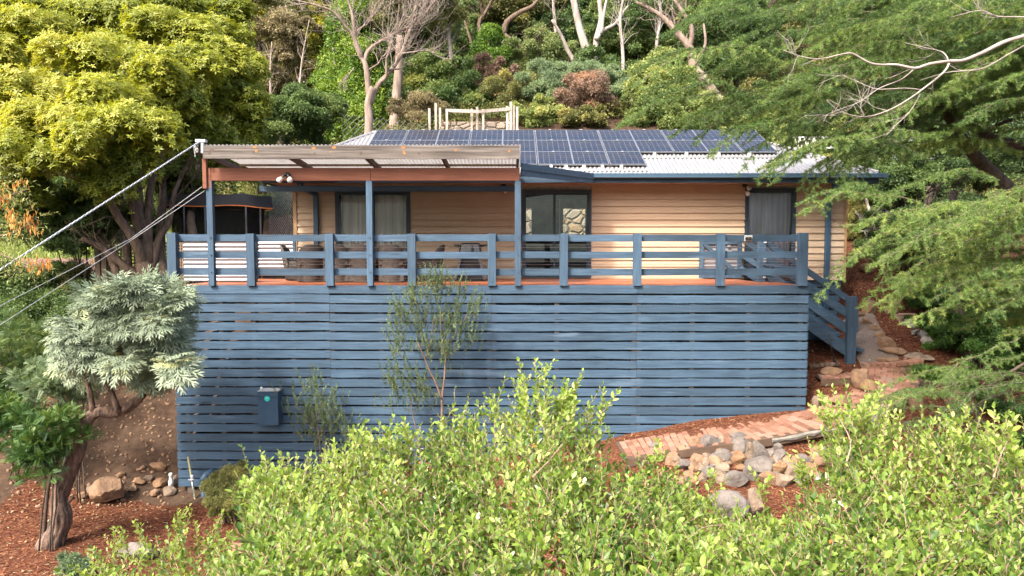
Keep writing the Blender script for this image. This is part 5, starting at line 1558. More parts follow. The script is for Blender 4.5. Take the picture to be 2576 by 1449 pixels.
for pts, r0, r1, dY in (([(362,680),(352,640),(330,590),(300,550),(285,520),(270,480),(235,440),(190,420)], .13,.05,-1),([(368,690),(365,600),(350,540),(345,470),(330,400),(300,330)], .17,.07,.6),([(375,660),(372,560),(378,480),(400,400),(440,330),(500,270)], .12,.04,1.2),
  ([(365,700),(320,675),(280,640),(235,612),(205,600)], .11,.05,-.6),([(300,550),(262,500),(240,470),(160,440),(110,430)], .07,.03,-.6),([(380,690),(400,600),(425,560),(440,480),(470,420)], .10,.04,1),([(352,600),(330,500),(325,420),(280,380),(200,330)], .09,.03,-1),
  ([(330,470),(360,420),(380,350),(420,300)], .06,.03,.5),([(300,700),(275,640),(250,610),(235,590)], .10,.06,.5),([(420,700),(400,640),(405,560),(410,480),(405,400)], .12,.08,1.6),([(500,640),(480,560),(490,480),(500,420)], .12,.08,2.8),([(325,700),(318,620),(312,560),(300,480)], .10,.07,1.4)):
    Q = traced(g, pts, Y_, r0, r1, dY); twigs(g, Q, 8, .9, .016, int(r0*999), up=.3)
g.build('trunk', BK['brown'], e, smooth=True)

# ------------------------------------------------------------------ cedar on the right
e = empty('cedar_tree', (Pt(2440,900,14.3).x, 14.3, z1(Pt(2440,900,14.3).x,14.3)), 'big cedar with drooping needled boughs covering the right of the house', 'tree')
F_ = Fol(); g = MB()
def bough(p, q, side, droop=.35, dens=1.0, tb=.4, size=.042, arch=.15):
    size = size*1.18; sag = rng.uniform(0,.16); wav = rng.uniform(.02,.09)
    p = np.array(p); q = np.array(q); L_ = np.linalg.norm(q-p); n = max(8, int(L_/.052)); P = []
    d0 = (q-p)/L_; lat = nrm(np.cross(d0, [0,0,1]))
    ph = rng.uniform(0,6); 
    for i in range(n+1):
        u = i/n; P.append(p+(q-p)*u + np.array([0,0,arch*L_*math.sin(math.pi*u)*.9-sag*L_*max(0,u-.55)**2*2+.02*math.sin(u*14+ph)]) + lat*wav*L_*math.sin(u*5+ph))
    P = np.array(P)
    g.tube(P[::2], [max(.002, .003+.008*L_/3*(1-i/(len(P[::2])))) for i in range(len(P[::2]))], 4, caps=False)
    TP = []; TA = []
    for i in range(2, n+1):
        u = i/n
        if rng.rand() > .85*dens and i < n-2: continue
        s_ = 1 if i % 2 else -1
        l = side*(.35+.65*math.sin(math.pi*min(1,(1-u)*.9+.1)))*rng.uniform(.45,1.1)
        v = nrm(d0*.75+lat*s_*rng.uniform(.5,1.1)+np.array([0,0,rng.uniform(-.75,.15)]))
        m = max(2, int(l/.042)); c = P[i].copy(); tw = [c.copy()]
        for k in range(m):
            c = c+v*.042; v = nrm(v+np.array([0,0,-droop*.10])+rng.normal(0,.05,3)); TP.append(c+rng.normal(0,.008,3)); TA.append(v); 
            if k % 4 == 3: tw.append(c.copy())
        tw.append(c.copy())
        if l > .15: g.tube(tw, .0036, 3, caps=False)
        TP.append(P[i]); TA.append(d0)
    if not TP: return
    TP = np.array(TP); TA = np.array(TA); N_ = len(TP)
    sz = size*rng.uniform(.75,1.25,N_); nn = rdir(N_); ti = np.clip(tb+rng.normal()*.12+rng.normal(0,.16,N_), 0, 1); idx = rng.randint(4, size=N_)
    for j in range(4): mk = idx == j; F_.add(*TU[j], TP[mk], frames(TA[mk], nn[mk], sz[mk], sz[mk]), ti[mk])
def low(x): return np.interp(x, [1560,1700,1900,2050,2130,2200,2300,2400,2576,2700], [318,340,372,396,396,330,300,290,280,280])
for k in range(120):
    x = 1600+1080*rng.rand()**.72
    y = rng.uniform(-60, 1)*1.0 + (low(x)+40)*rng.rand()**.8
    if x < 1760 and rng.rand() < .45: continue
    Yt = rng.uniform(10.2, 13.2)
    dx = rng.uniform(220, 480); 
    bough(Pt(x+dx, y+rng.uniform(-90,25), Yt+rng.uniform(.2,1.4)), Pt(x, y, Yt), rng.uniform(.3,.6), .5, 1, rng.uniform(.15,.7), .045*Yt/11, rng.uniform(.02,.14))
for (x, y, x0_, y0_) in ((1560,304,1900,250),(1624,147,1950,160),(1700,60,2000,40),(1640,240,1950,250),(1690,330,1990,270),(1800,372,2080,300),(1760,345,2000,260),(1885,415,2060,300),(1900,440,2050,320),(1945,425,2080,330),(1960,450,2150,330),(2035,455,2170,340),(2055,480,2200,350),(2110,470,2230,330),(2085,520,2200,400),(2130,440,2300,330)):
    Yt = rng.uniform(10.6,11.6); bough(Pt(x0_, y0_, Yt+.9), Pt(x, y, Yt), .28, .6, 1, .35, .045, .1)
# middle tier
for k in range(74):
    x = 2150+550*rng.rand()**.8; up_ = np.interp(x, [2060,2200,2350,2480,2576,2700], [500,500,505,520,500,500]); lo_ = np.interp(x, [2060,2150,2300,2400,2576,2700], [660,740,800,800,860,860])
    y = rng.uniform(up_, lo_); Yt = rng.uniform(8.8, 11.0)
    bough(Pt(x+rng.uniform(200,420), y-rng.uniform(10,110), Yt+.8), Pt(x, y, Yt), rng.uniform(.3,.5), .45, 1, rng.uniform(.35,.85), .045*Yt/10, rng.uniform(.02,.15))
for (x, y, x0_, y0_) in ((2005,495,2300,500),(2012,515,2330,520),(2050,735,2260,600),(2160,760,2350,640)):
    Yt = rng.uniform(9.6,10.6); bough(Pt(x0_, y0_, Yt+.6), Pt(x, y, Yt), .24, .4, .95, .6, .045, .1)
# low tier in front of the mulch bank
for k in range(20):
    x = 2120+560*rng.rand(); y = rng.uniform(np.interp(x,[2120,2300,2576],[1030,960,900]), np.interp(x,[2120,2300,2576],[1100,1120,1060])); Yt = rng.uniform(8.2, 9.6)
    if x > 2380 and rng.rand() < .3: continue
    bough(Pt(x+rng.uniform(150,320), y-rng.uniform(30,120), Yt+.6), Pt(x, y, Yt), rng.uniform(.2,.36), .3, .9, rng.uniform(.2,.6), .042*Yt/9.5, .08)
for (x, y, x0_, y0_) in ((2085,1090,2400,1020),(2120,1060,2420,980),(2150,1130,2430,1040),(2290,1110,2480,960)):
    bough(Pt(x0_, y0_, 9.3), Pt(x, y, 8.9), .2, .3, .9, .5, .04, .06)
F_.build('foliage', LM['needle'], e)
g.build('twigs', BK['cedar'], e, smooth=True)
g = MB()
for pts, Y_, r0, r1, dY in (([(2700,640),(2560,498),(2490,430),(2441,378),(2405,325),(2375,282),(2330,250)], 13.0,.15,.06,-.8),([(2450,390),(2400,345),(2330,322),(2286,308),(2212,307)], 12.6,.075,.025,-.4),([(2700,420),(2576,370),(2480,340),(2420,300),(2390,270)], 13.2,.10,.04,-.5),
  ([(2445,925),(2438,870),(2411,785),(2400,700),(2380,600),(2400,480)], 14.6,.13,.08,.3),([(2500,930),(2490,850),(2500,760),(2510,640)], 14.8,.10,.07,.3),([(2475,920),(2462,840),(2470,740)], 14.5,.06,.05,.2),([(2350,700),(2345,640),(2330,560),(2340,470)], 16.5,.10,.08,.3),
  ([(2441,378),(2470,350),(2500,320),(2545,300)], 12.9,.05,.03,0),([(2330,560),(2300,520),(2345,480),(2420,470)], 12.8,.018,.012,0),([(2540,985),(2470,1010),(2430,1050),(2400,1090)], 9.2,.02,.007,-.2),([(2600,900),(2480,975),(2410,1030),(2385,1070)], 9.3,.022,.006,-.2)):
    Q = traced(g, pts, Y_, r0, r1, dY); twigs(g, Q, 9, .8, .012, int(r0*997)+int(Y_*10), up=0)
g.build('limbs', BK['dark'], e, smooth=True)

# pale bare branch reaching in from the right
e = empty('bare_tree', (9.5, 7.4, z1(9.5,7.4)), 'pale leafless branch reaching in from the right edge across the cedar', 'tree')
g = MB(); Y_ = 7.5
BR = [([(3300,60),(2900,20),(2700,55),(2576,91),(2523,107),(2471,133),(2423,152),(2389,154),(2338,161),(2301,172),(2256,163),(2212,163),(2182,156),(2145,135),(2115,137),(2064,148),(2019,143),(1971,126)],.042,.005),
 ([(2389,154),(2375,181),(2319,226),(2282,252),(2234,278),(2175,294),(2115,281),(2080,252)],.018,.004),([(2319,226),(2278,222),(2234,224),(2197,222),(2130,194),(2104,193),(2060,211)],.010,.003),([(2301,172),(2267,200),(2212,222),(2163,256),(2115,274),(2069,293)],.010,.003),
 ([(2386,152),(2371,131),(2323,119),(2275,107)],.011,.004),([(2315,237),(2289,281),(2249,319),(2230,341)],.009,.003),([(2700,60),(2576,115),(2478,170),(2426,178),(2378,183),(2315,202)],.014,.004),([(2800,50),(2576,43),(2508,41),(2467,26),(2393,43)],.014,.004),([(2508,41),(2467,26),(2458,-10)],.010,.007),
 ([(2234,278),(2200,270),(2170,250),(2150,262)],.006,.003),([(2175,294),(2165,270),(2172,250)],.005,.002),([(2019,143),(2000,140),(1992,128)],.004,.002),([(2115,281),(2090,290),(2062,288)],.005,.002)]
for i, (pts, r0, r1) in enumerate(BR):
    Q = traced(g, pts, Y_, r0*.66, r1*.6, rng.uniform(-.3,.3) if i else -.3, 8); twigs(g, Q, 5, .3, .0028, i+50, up=.1, sub=2)
g.tube([(9.5,7.4,z1(9.5,7.4)-.2), (9.4,7.45,.5), Pt(3300,60,7.5)], [.12,.1,.042], 9)
g.build('limb', BK['pale'], e, smooth=True)

# ------------------------------------------------------------------ silver cabbage tree
e = empty('silver_leaved_tree', (Pt(85,1440,10.6).x, 10.6, z1(Pt(85,1440,10.6).x,10.6)), 'crooked corky trunked tree with silver lobed leaves in front of the deck corner', 'tree')
g = MB(); Yc = 10.8
Qt = traced(MB(), [(60,1490),(95,1420),(134,1362),(155,1310),(148,1263),(160,1216),(190,1150),(205,1090),(225,1050),(255,1035),(292,1038),(330,1020),(362,985),(370,930),(366,850),(350,800)], Yc, .20, .048, .4, 14)
Q = []
for i in range(len(Qt)-1):
    for u in (0,.25,.5,.75): Q.append(Qt[i].lerp(Qt[i+1], u))
ns_ = 34; rb = np.random.RandomState(8); fur = rb.normal(0,1,ns_); vs = []; fs = []; prev = None
for i, p in enumerate(Q):
    d = (Q[min(i+1,len(Q)-1)]-Q[max(i-1,0)]).normalized(); a = d.cross(Vector((0,1,.2))) if prev is None else prev-d*prev.dot(d); a.normalize(); prev = a; b = d.cross(a)
    fur = .86*fur+.5*rb.normal(0,1,ns_); r0 = (.175+(.042-.175)*(i/len(Q))**.8)*(1+.07*math.sin(i*.35)+.18*math.exp(-((i-22)/7)**2))
    for k in range(ns_):
        t = 2*math.pi*k/ns_; rr = r0*(1+.055*fur[k]+(.05 if k % 3 == 0 else -.02)); vs.append(p+(a*math.cos(t)+b*math.sin(t))*rr)
for i in range(len(Q)-1):
    for k in range(ns_): k2 = (k+1)%ns_; fs.append((i*ns_+k, i*ns_+k2, (i+1)*ns_+k2, (i+1)*ns_+k))
g.add(vs, fs, .5)
# lumpy bark and burl
for pts in ([(362,985),(420,960),(440,900),(445,850)],[(300,1038),(270,960),(250,900),(235,840)],[(366,900),(300,850),(280,800)],[(366,870),(410,820),(430,790)],[(235,1040),(220,960),(200,920)]): traced(g, pts, Yc+.2, .05, .03)
tr_ = g.build('trunk', BK['furrow'], e, smooth=True)
def lobed_leaf(k=7, seed=0):
    r = np.random.RandomState(seed); V = []; Qd = []
    def dia(o, d, s_, l, w_, z0_=0, z1_=0):
        b = len(V); V.extend([o, o+d*l*.5+s_*w_, o+d*l+np.array([0,0,z1_]), o+d*l*.5-s_*w_]); Qd.append((b,b+1,b+2,b+3))
    for i in range(k):
        a = -1.9+3.8*i/(k-1)+r.uniform(-.1,.1); el = r.uniform(-.35,.15); l = r.uniform(.75,1.05)
        d = nrm(np.array([math.sin(a)*math.cos(el), math.cos(a)*math.cos(el), math.sin(el)])); s_ = nrm(np.cross(d, [0,0,1]))
        o = d*.05; dia(o, d, s_, l, .045, 0, -.12*l)
        for u in (.38, .62):
            for sg in (1,-1):
                dd = nrm(d*.75+s_*sg*.6); dia(o+d*l*(u-.1), dd, nrm(np.cross(dd,[0,0,1])), .36*l, .04, 0, -.06)
        for sg in (1,-1): dd = nrm(d*.9+s_*sg*.35); dia(o+d*l*.7, dd, nrm(np.cross(dd,[0,0,1])), .32*l, .035, 0, -.05)
    return np.array(V), np.array(Qd)
LL = [lobed_leaf(7, i) for i in range(4)]
F_ = Fol(); st_ = MB()
heads = [(320,840),(300,765),(385,755),(440,780),(235,800),(345,800),(420,820),(460,825),(185,840),(275,850),(375,870),(435,880),(205,895),(300,905),(390,920),(430,915),(265,765),(340,745),(165,870),(410,765),(300,800),(230,860)]
cc = np.array(Pt(330,850,Yc+.3))
for (px, py) in heads:
    for rep in range(3):
        h = np.array(Pt(308+(px-308)*.86+rng.normal(0,18), py+rng.normal(0,16), Yc+rng.uniform(-.6,.7)))
        n = 14
        out = nrm(h-cc)
        dirs = nrm(rdir(n)*1.0+out*.8+np.array([0,-.2,.25]))
        pl = rng.uniform(.06,.24,n)[:,None]; pos = h+dirs*pl
        for i in range(0, n, 4): st_.tube([h, pos[i]], .004, 3, caps=False)
        ax = nrm(dirs+np.array([0,0,-.75])*rng.uniform(.3,1.2,(n,1))); nn = nrm(dirs*.5+np.array([0,-.35,.9])+rdir(n)*.3)
        sz = rng.uniform(.25,.38,n); low_ = py > 890; ti = np.clip((.75 if low_ else .45)+rng.normal(0,.2,n),0,1); idx = rng.randint(4, size=n)
        for j in range(4): mk = idx == j; F_.add(*LL[j], pos[mk], frames(ax[mk], nn[mk], sz[mk], sz[mk]), ti[mk])
F_.build('foliage', LM['silver'], e); st_.build('leaf_stalk', BK['twig'], e)

# ------------------------------------------------------------------ foreground cotoneaster
def sprig(F_, g, p, d, L_, n, ls, wdt, tb, curve=.25, stem=.003, tmpl=LEAF, up=.35, r=None, spread=.75, stems=True):
    """a shoot with leaves set alternately along it"""
    p = np.array(p, float); d = nrm(np.array(d, float)); pts = [p.copy()]; m = n
    P = []; A = []; 
    side = nrm(np.cross(d, rdir(1)[0]))
    for k in range(m):
        p = p+d*L_/m; d = nrm(d+np.array([0,0,curve/m])+rng.normal(0,.03,3)); pts.append(p.copy())
        side = side*math.cos(2.4)+np.cross(d, side)*math.sin(2.4); side = nrm(side-d*np.dot(side,d))
        P.append(p.copy()); A.append(nrm(d*spread+side*.8+np.array([0,0,up*.3])))
    P.append(p); A.append(d)
    P = np.array(P); A = np.array(A); N_ = len(P)
    u = np.linspace(0,1,N_); sz = ls*rng.uniform(.5,1.25,N_)*(1-.35*u**2)
    nn = nrm(np.array([0,-.15,1.0])+rdir(N_)*.55)
    ti = np.clip(tb+rng.normal(0,.15,N_)+.15*u, 0, 1)
    F_.add(*tmpl, P, frames(A, nn, sz, sz*wdt), ti)
    if stems: g.tube(pts[::max(1,m//4)]+[pts[-1]], [stem*(1-.6*i/5) for i in range(len(pts[::max(1,m//4)])+1)], 4, caps=False)
TOPX = [560,600,640,700,800,880,950,1000,1100,1180,1250,1300,1360,1420,1480,1520,1560,1650,1750,1800,1900,1980,2040,2060,2100,2200,2260,2340,2400,2480,2576,2700]
TOPY = [1454,1295,1205,1207,1182,1147,1127,1102,1087,1062,1042,1007,982,1017,1042,1097,1172,1180,1240,1295,1315,1310,1240,1155,1075,1065,1115,1125,1075,1095,1110,1105]
def coton(name, label, x0, x1, nsp, Yf, Yb, seed, topf, dens=1.0, deep=.5, group='cotoneaster shrubs in the foreground'):
    c = Pt((x0+x1)/2, 1449, (Yf+Yb)/2); e = empty(name, (c.x, c.y, z1(c.x, c.y)), label, 'shrub', group)
    F_ = Fol(); g = MB(); r = np.random.RandomState(seed)
    for k in range(nsp):
        x = r.uniform(x0, x1); t = r.rand()**1.25; yt = topf(x)
        # crown surface rises from the near rim towards the far rim, with mounds
        Yw = Yf+(Yb-Yf)*t
        hump = 26*math.sin(x*.021+t*5)+18*math.sin(x*.047+t*9+1)
        y = (1530+ (yt+14-1530)*t**.72) + (hump+10*math.sin(x*.13)+r.normal(0,9))*(1.3-t*.75)
        if hump < -22 and r.rand() < .72: continue
        p = np.array(Pt(x, y, Yw)); p[2] -= abs(r.normal(0, .10)) + (deep*r.rand() if r.rand() < .45 else 0)
        # vigour follows the upper, outer shoots
        d = np.array([r.normal(0,.55), r.normal(-.25,.45), r.uniform(.35,1.0)])
        L_ = r.uniform(.16,.36); big_ = t > .6 and r.rand() < .20 and not 1500 < x < 2070
        if big_: L_ = r.uniform(.3,.6); d = np.array([r.normal(0,.35), r.normal(-.1,.25), 1.0])
        n = int(L_/.028)
        sprig(F_, g, p, d, L_, n, r.uniform(.05,.092), .46, .30+r.normal(0,.2)+.12*math.sin(x*.013+3)+.12*big_, .3, .0042)
    # heavier wood inside
    base = Vector((c.x, c.y+.4, z1(c.x, c.y+.4)-.1))
    for k in range(int(10+(x1-x0)/60)):
        x = r.uniform(x0+30, x1-30); t = r.rand(); y = 1500+(topf(x)+60-1500)*t; q = Pt(x, y, Yf+(Yb-Yf)*t); q.z -= .12
        b2 = Vector((base.x*.3+q.x*.7, base.y*.3+q.y*.7, q.z-1.2)); 
        g.tube([base.lerp(b2,.2), b2, b2.lerp(q,.5)+Vector((r.uniform(-.1,.1),r.uniform(-.1,.1),.05)), q], [.022,.014,.009,.004], 5, caps=False)
    return e, F_, g
def topI(x): return float(np.interp(x, TOPX, TOPY))
def shoot(F_, g, px, py, px0, py0, Y_, tb=.6, ls=.074):
    p = np.array(Pt(px0, py0, Y_)); q = np.array(Pt(px, py, Y_-.05)); L_ = np.linalg.norm(q-p); sprig(F_, g, p, q-p, L_, int(L_/.022), ls, .5, tb, .02, .004)
    for k in range(3):
        u = rng.uniform(.15,.7); d = nrm(q-p+rng.normal(0,.35*L_,3)); sprig(F_, g, p+(q-p)*u, d, L_*.45, max(4,int(L_*.45/.022)), ls, .5, tb, .2, .003)
e1, F1, g1 = coton('cotoneaster_shrub', 'wide light green shrub filling the bottom centre in front of the slats', 600, 1650, 4200, 3.9, 6.8, 5, topI)
for a in ((1360,905,1350,1060,6.6),(1385,930,1370,1080,6.4),(1480,940,1400,1060,6.6),(1525,985,1500,1130,6.5),(1320,950,1330,1080,6.5),(1245,1000,1260,1120,6.4),(1110,1055,1120,1150,6.3),(1010,1060,1030,1160,6.3),(900,1090,930,1190,6.3),(965,1075,990,1180,6.2),(830,1130,870,1220,6.3),(705,1165,760,1260,6.2),(640,1195,720,1250,6.3),(620,1225,720,1280,6.2),(1185,1030,1200,1140,6.4),(1440,1000,1430,1120,6.3),(1300,905,1320,1080,6.6),(1420,960,1400,1090,6.5)): shoot(F1, g1, *a)
for pts in ([(1400,1449),(1405,1380),(1420,1330),(1450,1290),(1500,1265)],[(1200,1420),(1215,1330),(1190,1270)],[(1000,1400),(985,1300),(930,1240)],[(1150,1449),(1165,1360),(1225,1310),(1290,1300)],[(1560,1400),(1580,1300),(1640,1250)],[(800,1449),(830,1370),(820,1290)],[(1340,1200),(1380,1160),(1420,1110)],[(1040,1230),(1100,1265),(1140,1320)]):
    traced(g1, pts, 4.9, .0065, .003, .5, 5)
def flecks(F_n, x0, x1, n, mt, par):
    D = Fol(); pos = []
    for k in range(n):
        x = rng.uniform(x0, x1); t = rng.rand(); yt = topI(x)+30; pos.append(Pt(x, 1530+(yt-1530)*t**.72, 4+2.7*t)+Vector((0,-.05,.03)))
    sz = rng.uniform(.04,.07,n); D.add(*LEAF, np.array(pos), frames(rdir(n), nrm(np.array([0,-.4,1.])+rdir(n)*.6), sz, sz*.5), rng.rand(n)); D.build(F_n, mt, par)
flm = leafmat('pale_leaf_underside', (.42,.46,.33), (.62,.64,.52), None, .2); fld = leafmat('dead_orange_leaf', (.42,.14,.04), (.55,.22,.07), None, .2)
flecks('pale_leaf', 700, 1650, 260, flm, e1); flecks('dead_leaf', 700, 1650, 45, fld, e1)
F1.build('foliage', LM['coton'], e1); g1.build('stems', BK['pinkstem'], e1, smooth=True)
e1, F1, g1 = coton('cotoneaster_shrub', 'light green shrub at bottom right with tall pink stemmed shoots', 1640, 2640, 3500, 3.9, 6.6, 6, topI, deep=.45)
for a in ((2105,975,2120,1150,6.2),(2090,1010,2120,1160,6.1),(2215,970,2150,1120,6.2),(2170,1010,2150,1120,6.2),(2060,1040,2130,1150,6.1),(2250,1040,2230,1160,6.0),(2395,1030,2440,1180,5.6),(2420,1060,2450,1180,5.6),(2520,1060,2560,1200,4.8),(2545,1110,2570,1230,4.8),(2480,1090,2500,1200,5.4),(2330,1090,2340,1200,5.8),(1900,1180,1920,1270,6.4),(1800,1180,1800,1260,6.4),(1660,1110,1640,1200,6.5),(2010,1160,2030,1260,6.3),(2000,1140,2040,1260,6.3)): shoot(F1, g1, *a)
for pts in ([(2420,1449),(2450,1370),(2490,1320),(2560,1270)],[(2130,1160),(2140,1110),(2110,1050)],[(2500,1200),(2520,1140),(2545,1090)],[(1900,1449),(1950,1380),(1990,1340)],[(2300,1449),(2320,1380),(2290,1330)],[(2200,1420),(2160,1330),(2100,1290)],[(1720,1400),(1760,1330),(1850,1320)]):
    traced(g1, pts, 4.9, .0065, .003, .5, 5)
flecks('pale_leaf', 1700, 2600, 220, flm, e1); flecks('dead_leaf', 1700, 2600, 35, fld, e1)
F1.build('foliage', LM['coton'], e1); g1.build('stems', BK['pinkstem'], e1, smooth=True)
TX2 = [180,215,260,330,400,470,530,580,640,700]; TY2 = [1449,1430,1405,1365,1375,1340,1365,1415,1430,1449]
e1, F1, g1 = coton('cotoneaster_shrub', 'small light green shrub low at the bottom left on the mulch', 200, 620, 330, 5.6, 7.4, 7, lambda x: float(np.interp(x, TX2, TY2)), deep=.3)
for a in ((490,1275,430,1400,7.2),(560,1315,500,1400,7.0),(450,1285,440,1380,7.2),(310,1330,330,1420,7.1),(350,1320,370,1400,7.1),(215,1390,250,1440,7.0),(280,1345,290,1420,7.0),(575,1330,540,1400,7.0)): shoot(F1, g1, *a, ls=.056)
F1.build('foliage', LM['coton'], e1); g1.build('stems', BK['pinkstem'], e1, smooth=True)

# ------------------------------------------------------------------ bottlebrushes and small shrubs by the slats
def bottle(label, cx_, ytop, ybot, Y_, shoots, trunkpts, group='bottlebrush shrubs against the slatted screen', ls=.05):
    shoots = [(a_, b_, c_, d_*3) for a_, b_, c_, d_ in shoots]
    c = Pt(cx_, ybot, Y_); e = empty('bottlebrush_shrub', (c.x, Y_, z1(c.x,Y_)), label, 'shrub', group); F_ = Fol(); g = MB()
    for pts, r0, r1 in trunkpts: traced(g, pts, Y_, r0, r1, rng.uniform(-.1,.1), 6)
    for (px, py, L_, n) in shoots:
        for k in range(n):
            p = Pt(px+rng.normal(0,17), py+rng.normal(0,17), Y_+rng.normal(0,.16)); d = np.array([rng.normal((px-cx_)*.004,.3), rng.normal(0,.3), rng.uniform(.8,1.2)])
            l = L_*rng.uniform(.6,1.15); sprig(F_, g, p, d, l, int(l/.009), ls*1.15, .30, .4+rng.normal(0,.15), .3, .0028, LANCE, spread=1.0)
    F_.build('foliage', LM['oliv2'], e); g.build('stems', BK['twig'], e, smooth=True)
bottle('tall bottlebrush with forked stem in front of the slats below the middle posts', 1100, 690, 1050, 12.3,
  [(1050,770,.42,7),(1085,735,.42,7),(1105,745,.5,6),(1010,790,.4,6),(1150,760,.4,6),(1180,800,.35,5),(1060,820,.4,9),(1120,820,.4,9),(1150,850,.35,7),(1015,850,.35,7),(1070,880,.3,8),(1110,890,.3,7),(1000,900,.25,4),(1190,850,.3,5),(1020,945,.3,5),(1050,970,.3,6),(1005,990,.3,6),(1045,1020,.3,6),(985,960,.25,4),(1075,1000,.25,4),(1140,910,.25,3),(1110,1010,.2,2),(970,1020,.2,3)],
  [([(1108,1130),(1112,1040),(1112,1000),(1118,950),(1122,900),(1130,860)],.030,.012),([(1112,1005),(1095,960),(1080,930),(1068,900),(1050,860)],.02,.01),([(1070,905),(1085,850),(1090,800)],.012,.006),([(1122,900),(1110,850),(1108,780)],.012,.006),([(1060,1130),(1040,1050),(1030,980)],.014,.007),([(1130,860),(1160,820),(1175,790)],.009,.005)])
bottle('slender bottlebrush with yellowish tips right of the meter box', 800, 950, 1110, 12.5,
  [(790,985,.32,5),(795,1020,.3,7),(760,1040,.28,5),(735,1020,.25,3),(820,1040,.28,7),(840,1020,.28,4),(790,1070,.28,8),(830,1080,.28,7),(770,1090,.25,5),(850,1070,.25,4),(800,1110,.25,6)],
  [([(805,1190),(805,1120),(798,1060),(792,1000)],.018,.006),([(800,1090),(770,1050),(742,1022)],.01,.004),([(804,1110),(830,1060),(840,1025)],.01,.004)])
bottle('small low bottlebrush right of the slender one', 890, 1080, 1140, 12.5, [(885,1105,.22,7),(905,1110,.22,6),(895,1130,.2,6),(870,1130,.2,4)], [([(892,1190),(892,1130),(890,1110)],.012,.005)])
tree('rosemary_bush', 'rounded grey olive bush beside the blue pipe and concrete block', 578, 1245, 12.0, 66, 56, 'olive', group=None, cat='bush', trunk='twig', lobes=50, lr=.3, per=260, size=.035, tmpl=CLF, up=1.0, tb=.35, flat=1.0)
tree('low_bush', 'thin grey green wispy plant at the foot of the crooked trunk', 200, 1425, 9.6, 55, 26, 'grey', group=None, cat='bush', trunk='twig', lobes=16, lr=.4, per=110, size=.035, tmpl=CLF, up=1.0, tb=.1, flat=1.0)
def pinnate():
    V = []; Q = []
    for i in range(9):
        u = i/9
        for sg in (1,-1):
            b = len(V); o = np.array([0,u,-.15*u*u]); d = nrm(np.array([sg*.8,.55,0])); s_ = np.array([-d[1],d[0],0]); l = .34*(1-.45*u)
            V += [o, o+d*l*.5+s_*.05, o+d*l+np.array([0,0,-.04]), o+d*l*.5-s_*.05]; Q.append((b,b+1,b+2,b+3))
    return np.array(V), np.array(Q)
PN = [pinnate()]
for args in (('fern_leaved_bush', 'glossy fern leaved bush with yellow tips left of the crooked trunk', 112, 1120, 10.6, 72, 105, 'fern', dict(tb=.6)),
             ('fern_leaved_bush', 'fern leaved bush at the left edge above the bare bank', 30, 1050, 12.6, 90, 100, 'fern', dict(tb=.45)),
             ('fern_leaved_bush', 'pale leaved bush under the left side of the silver foliage', 190, 960, 12.4, 100, 50, 'grey', dict(tb=.1)),
             ('fern_leaved_bush', 'dim fern like bush below the far left wires', 60, 880, 13.5, 120, 70, 'mid', dict(tb=.15))):
    nm, lb, px, py, Y_, rx_, ry_, mt, kw = args
    tree(nm, lb, px, py, Y_, rx_, ry_, mt, group='fern leaved bushes at the left', cat='bush', trunk='dark', lobes=26, lr=.42, per=75, size=.135, tmpl=PN, up=.1, **kw)
# dark forked sapling below
Y_ = 11.3; g = MB(); 
for pts in ([(105,1400),(112,1330),(120,1240),(135,1160)],[(112,1380),(130,1300),(150,1220),(165,1150)],[(118,1340),(150,1290),(185,1250)]): traced(g, pts, Y_, .035, .02)
o = g.build('sapling', BK['dark'], smooth=True); tag(o, 'dark forked sapling stems left of the crooked trunk', 'sapling')
# yellow pod tree at the left edge
Y_ = 9.0; e = empty('pod_tree', (Pt(-140,700,Y_).x, Y_, z1(Pt(-140,700,Y_).x,Y_)), 'pale leaved tree with hanging orange seed pods at the left edge', 'tree')
F_ = Fol(); g = MB(); P_ = Fol()
for pts in ([(-140,900),(-90,700),(-20,640),(40,655),(85,675)],[(-90,720),(-40,560),(10,500),(60,480)],[(-90,650),(-60,480),(0,430)],[(-60,600),(20,590),(80,560)]):
    Q = traced(g, pts, Y_, .02, .006, -.2)
    for q_ in Q[3:]:
        for k in range(8):
            sprig(F_, g, np.array(q_)+rng.normal(0,.09,3), rdir(1)[0]+np.array([.3,0,-.1]), .2, 7, .075, .22, .55+rng.normal(0,.2), -.8, .002, LANCE)
for (px, py, n) in ((25,535,26),(40,560,18),(78,545,22),(12,470,14),(50,455,14),(100,655,16),(120,660,18),(60,650,8),(10,500,12),(85,570,14)):
    pos = np.array([Pt(px+rng.normal(0,11), py+rng.normal(0,12), Y_-.3+rng.normal(0,.08)) for k in range(n)]); ax = nrm(np.array([0,0,-1])+rdir(n)*.3)
    P_.add(*LANCE, pos, frames(ax, rdir(n), np.full(n,.085), np.full(n,.022)), tint_for(n,.5))
F_.build('foliage', LM['lime'], e); g.build('branches', BK['twig'], e, smooth=True)
P_.build('seed_pods', leafmat('orange_pods', (.45,.16,.04), (.62,.36,.10), None, .3), e)

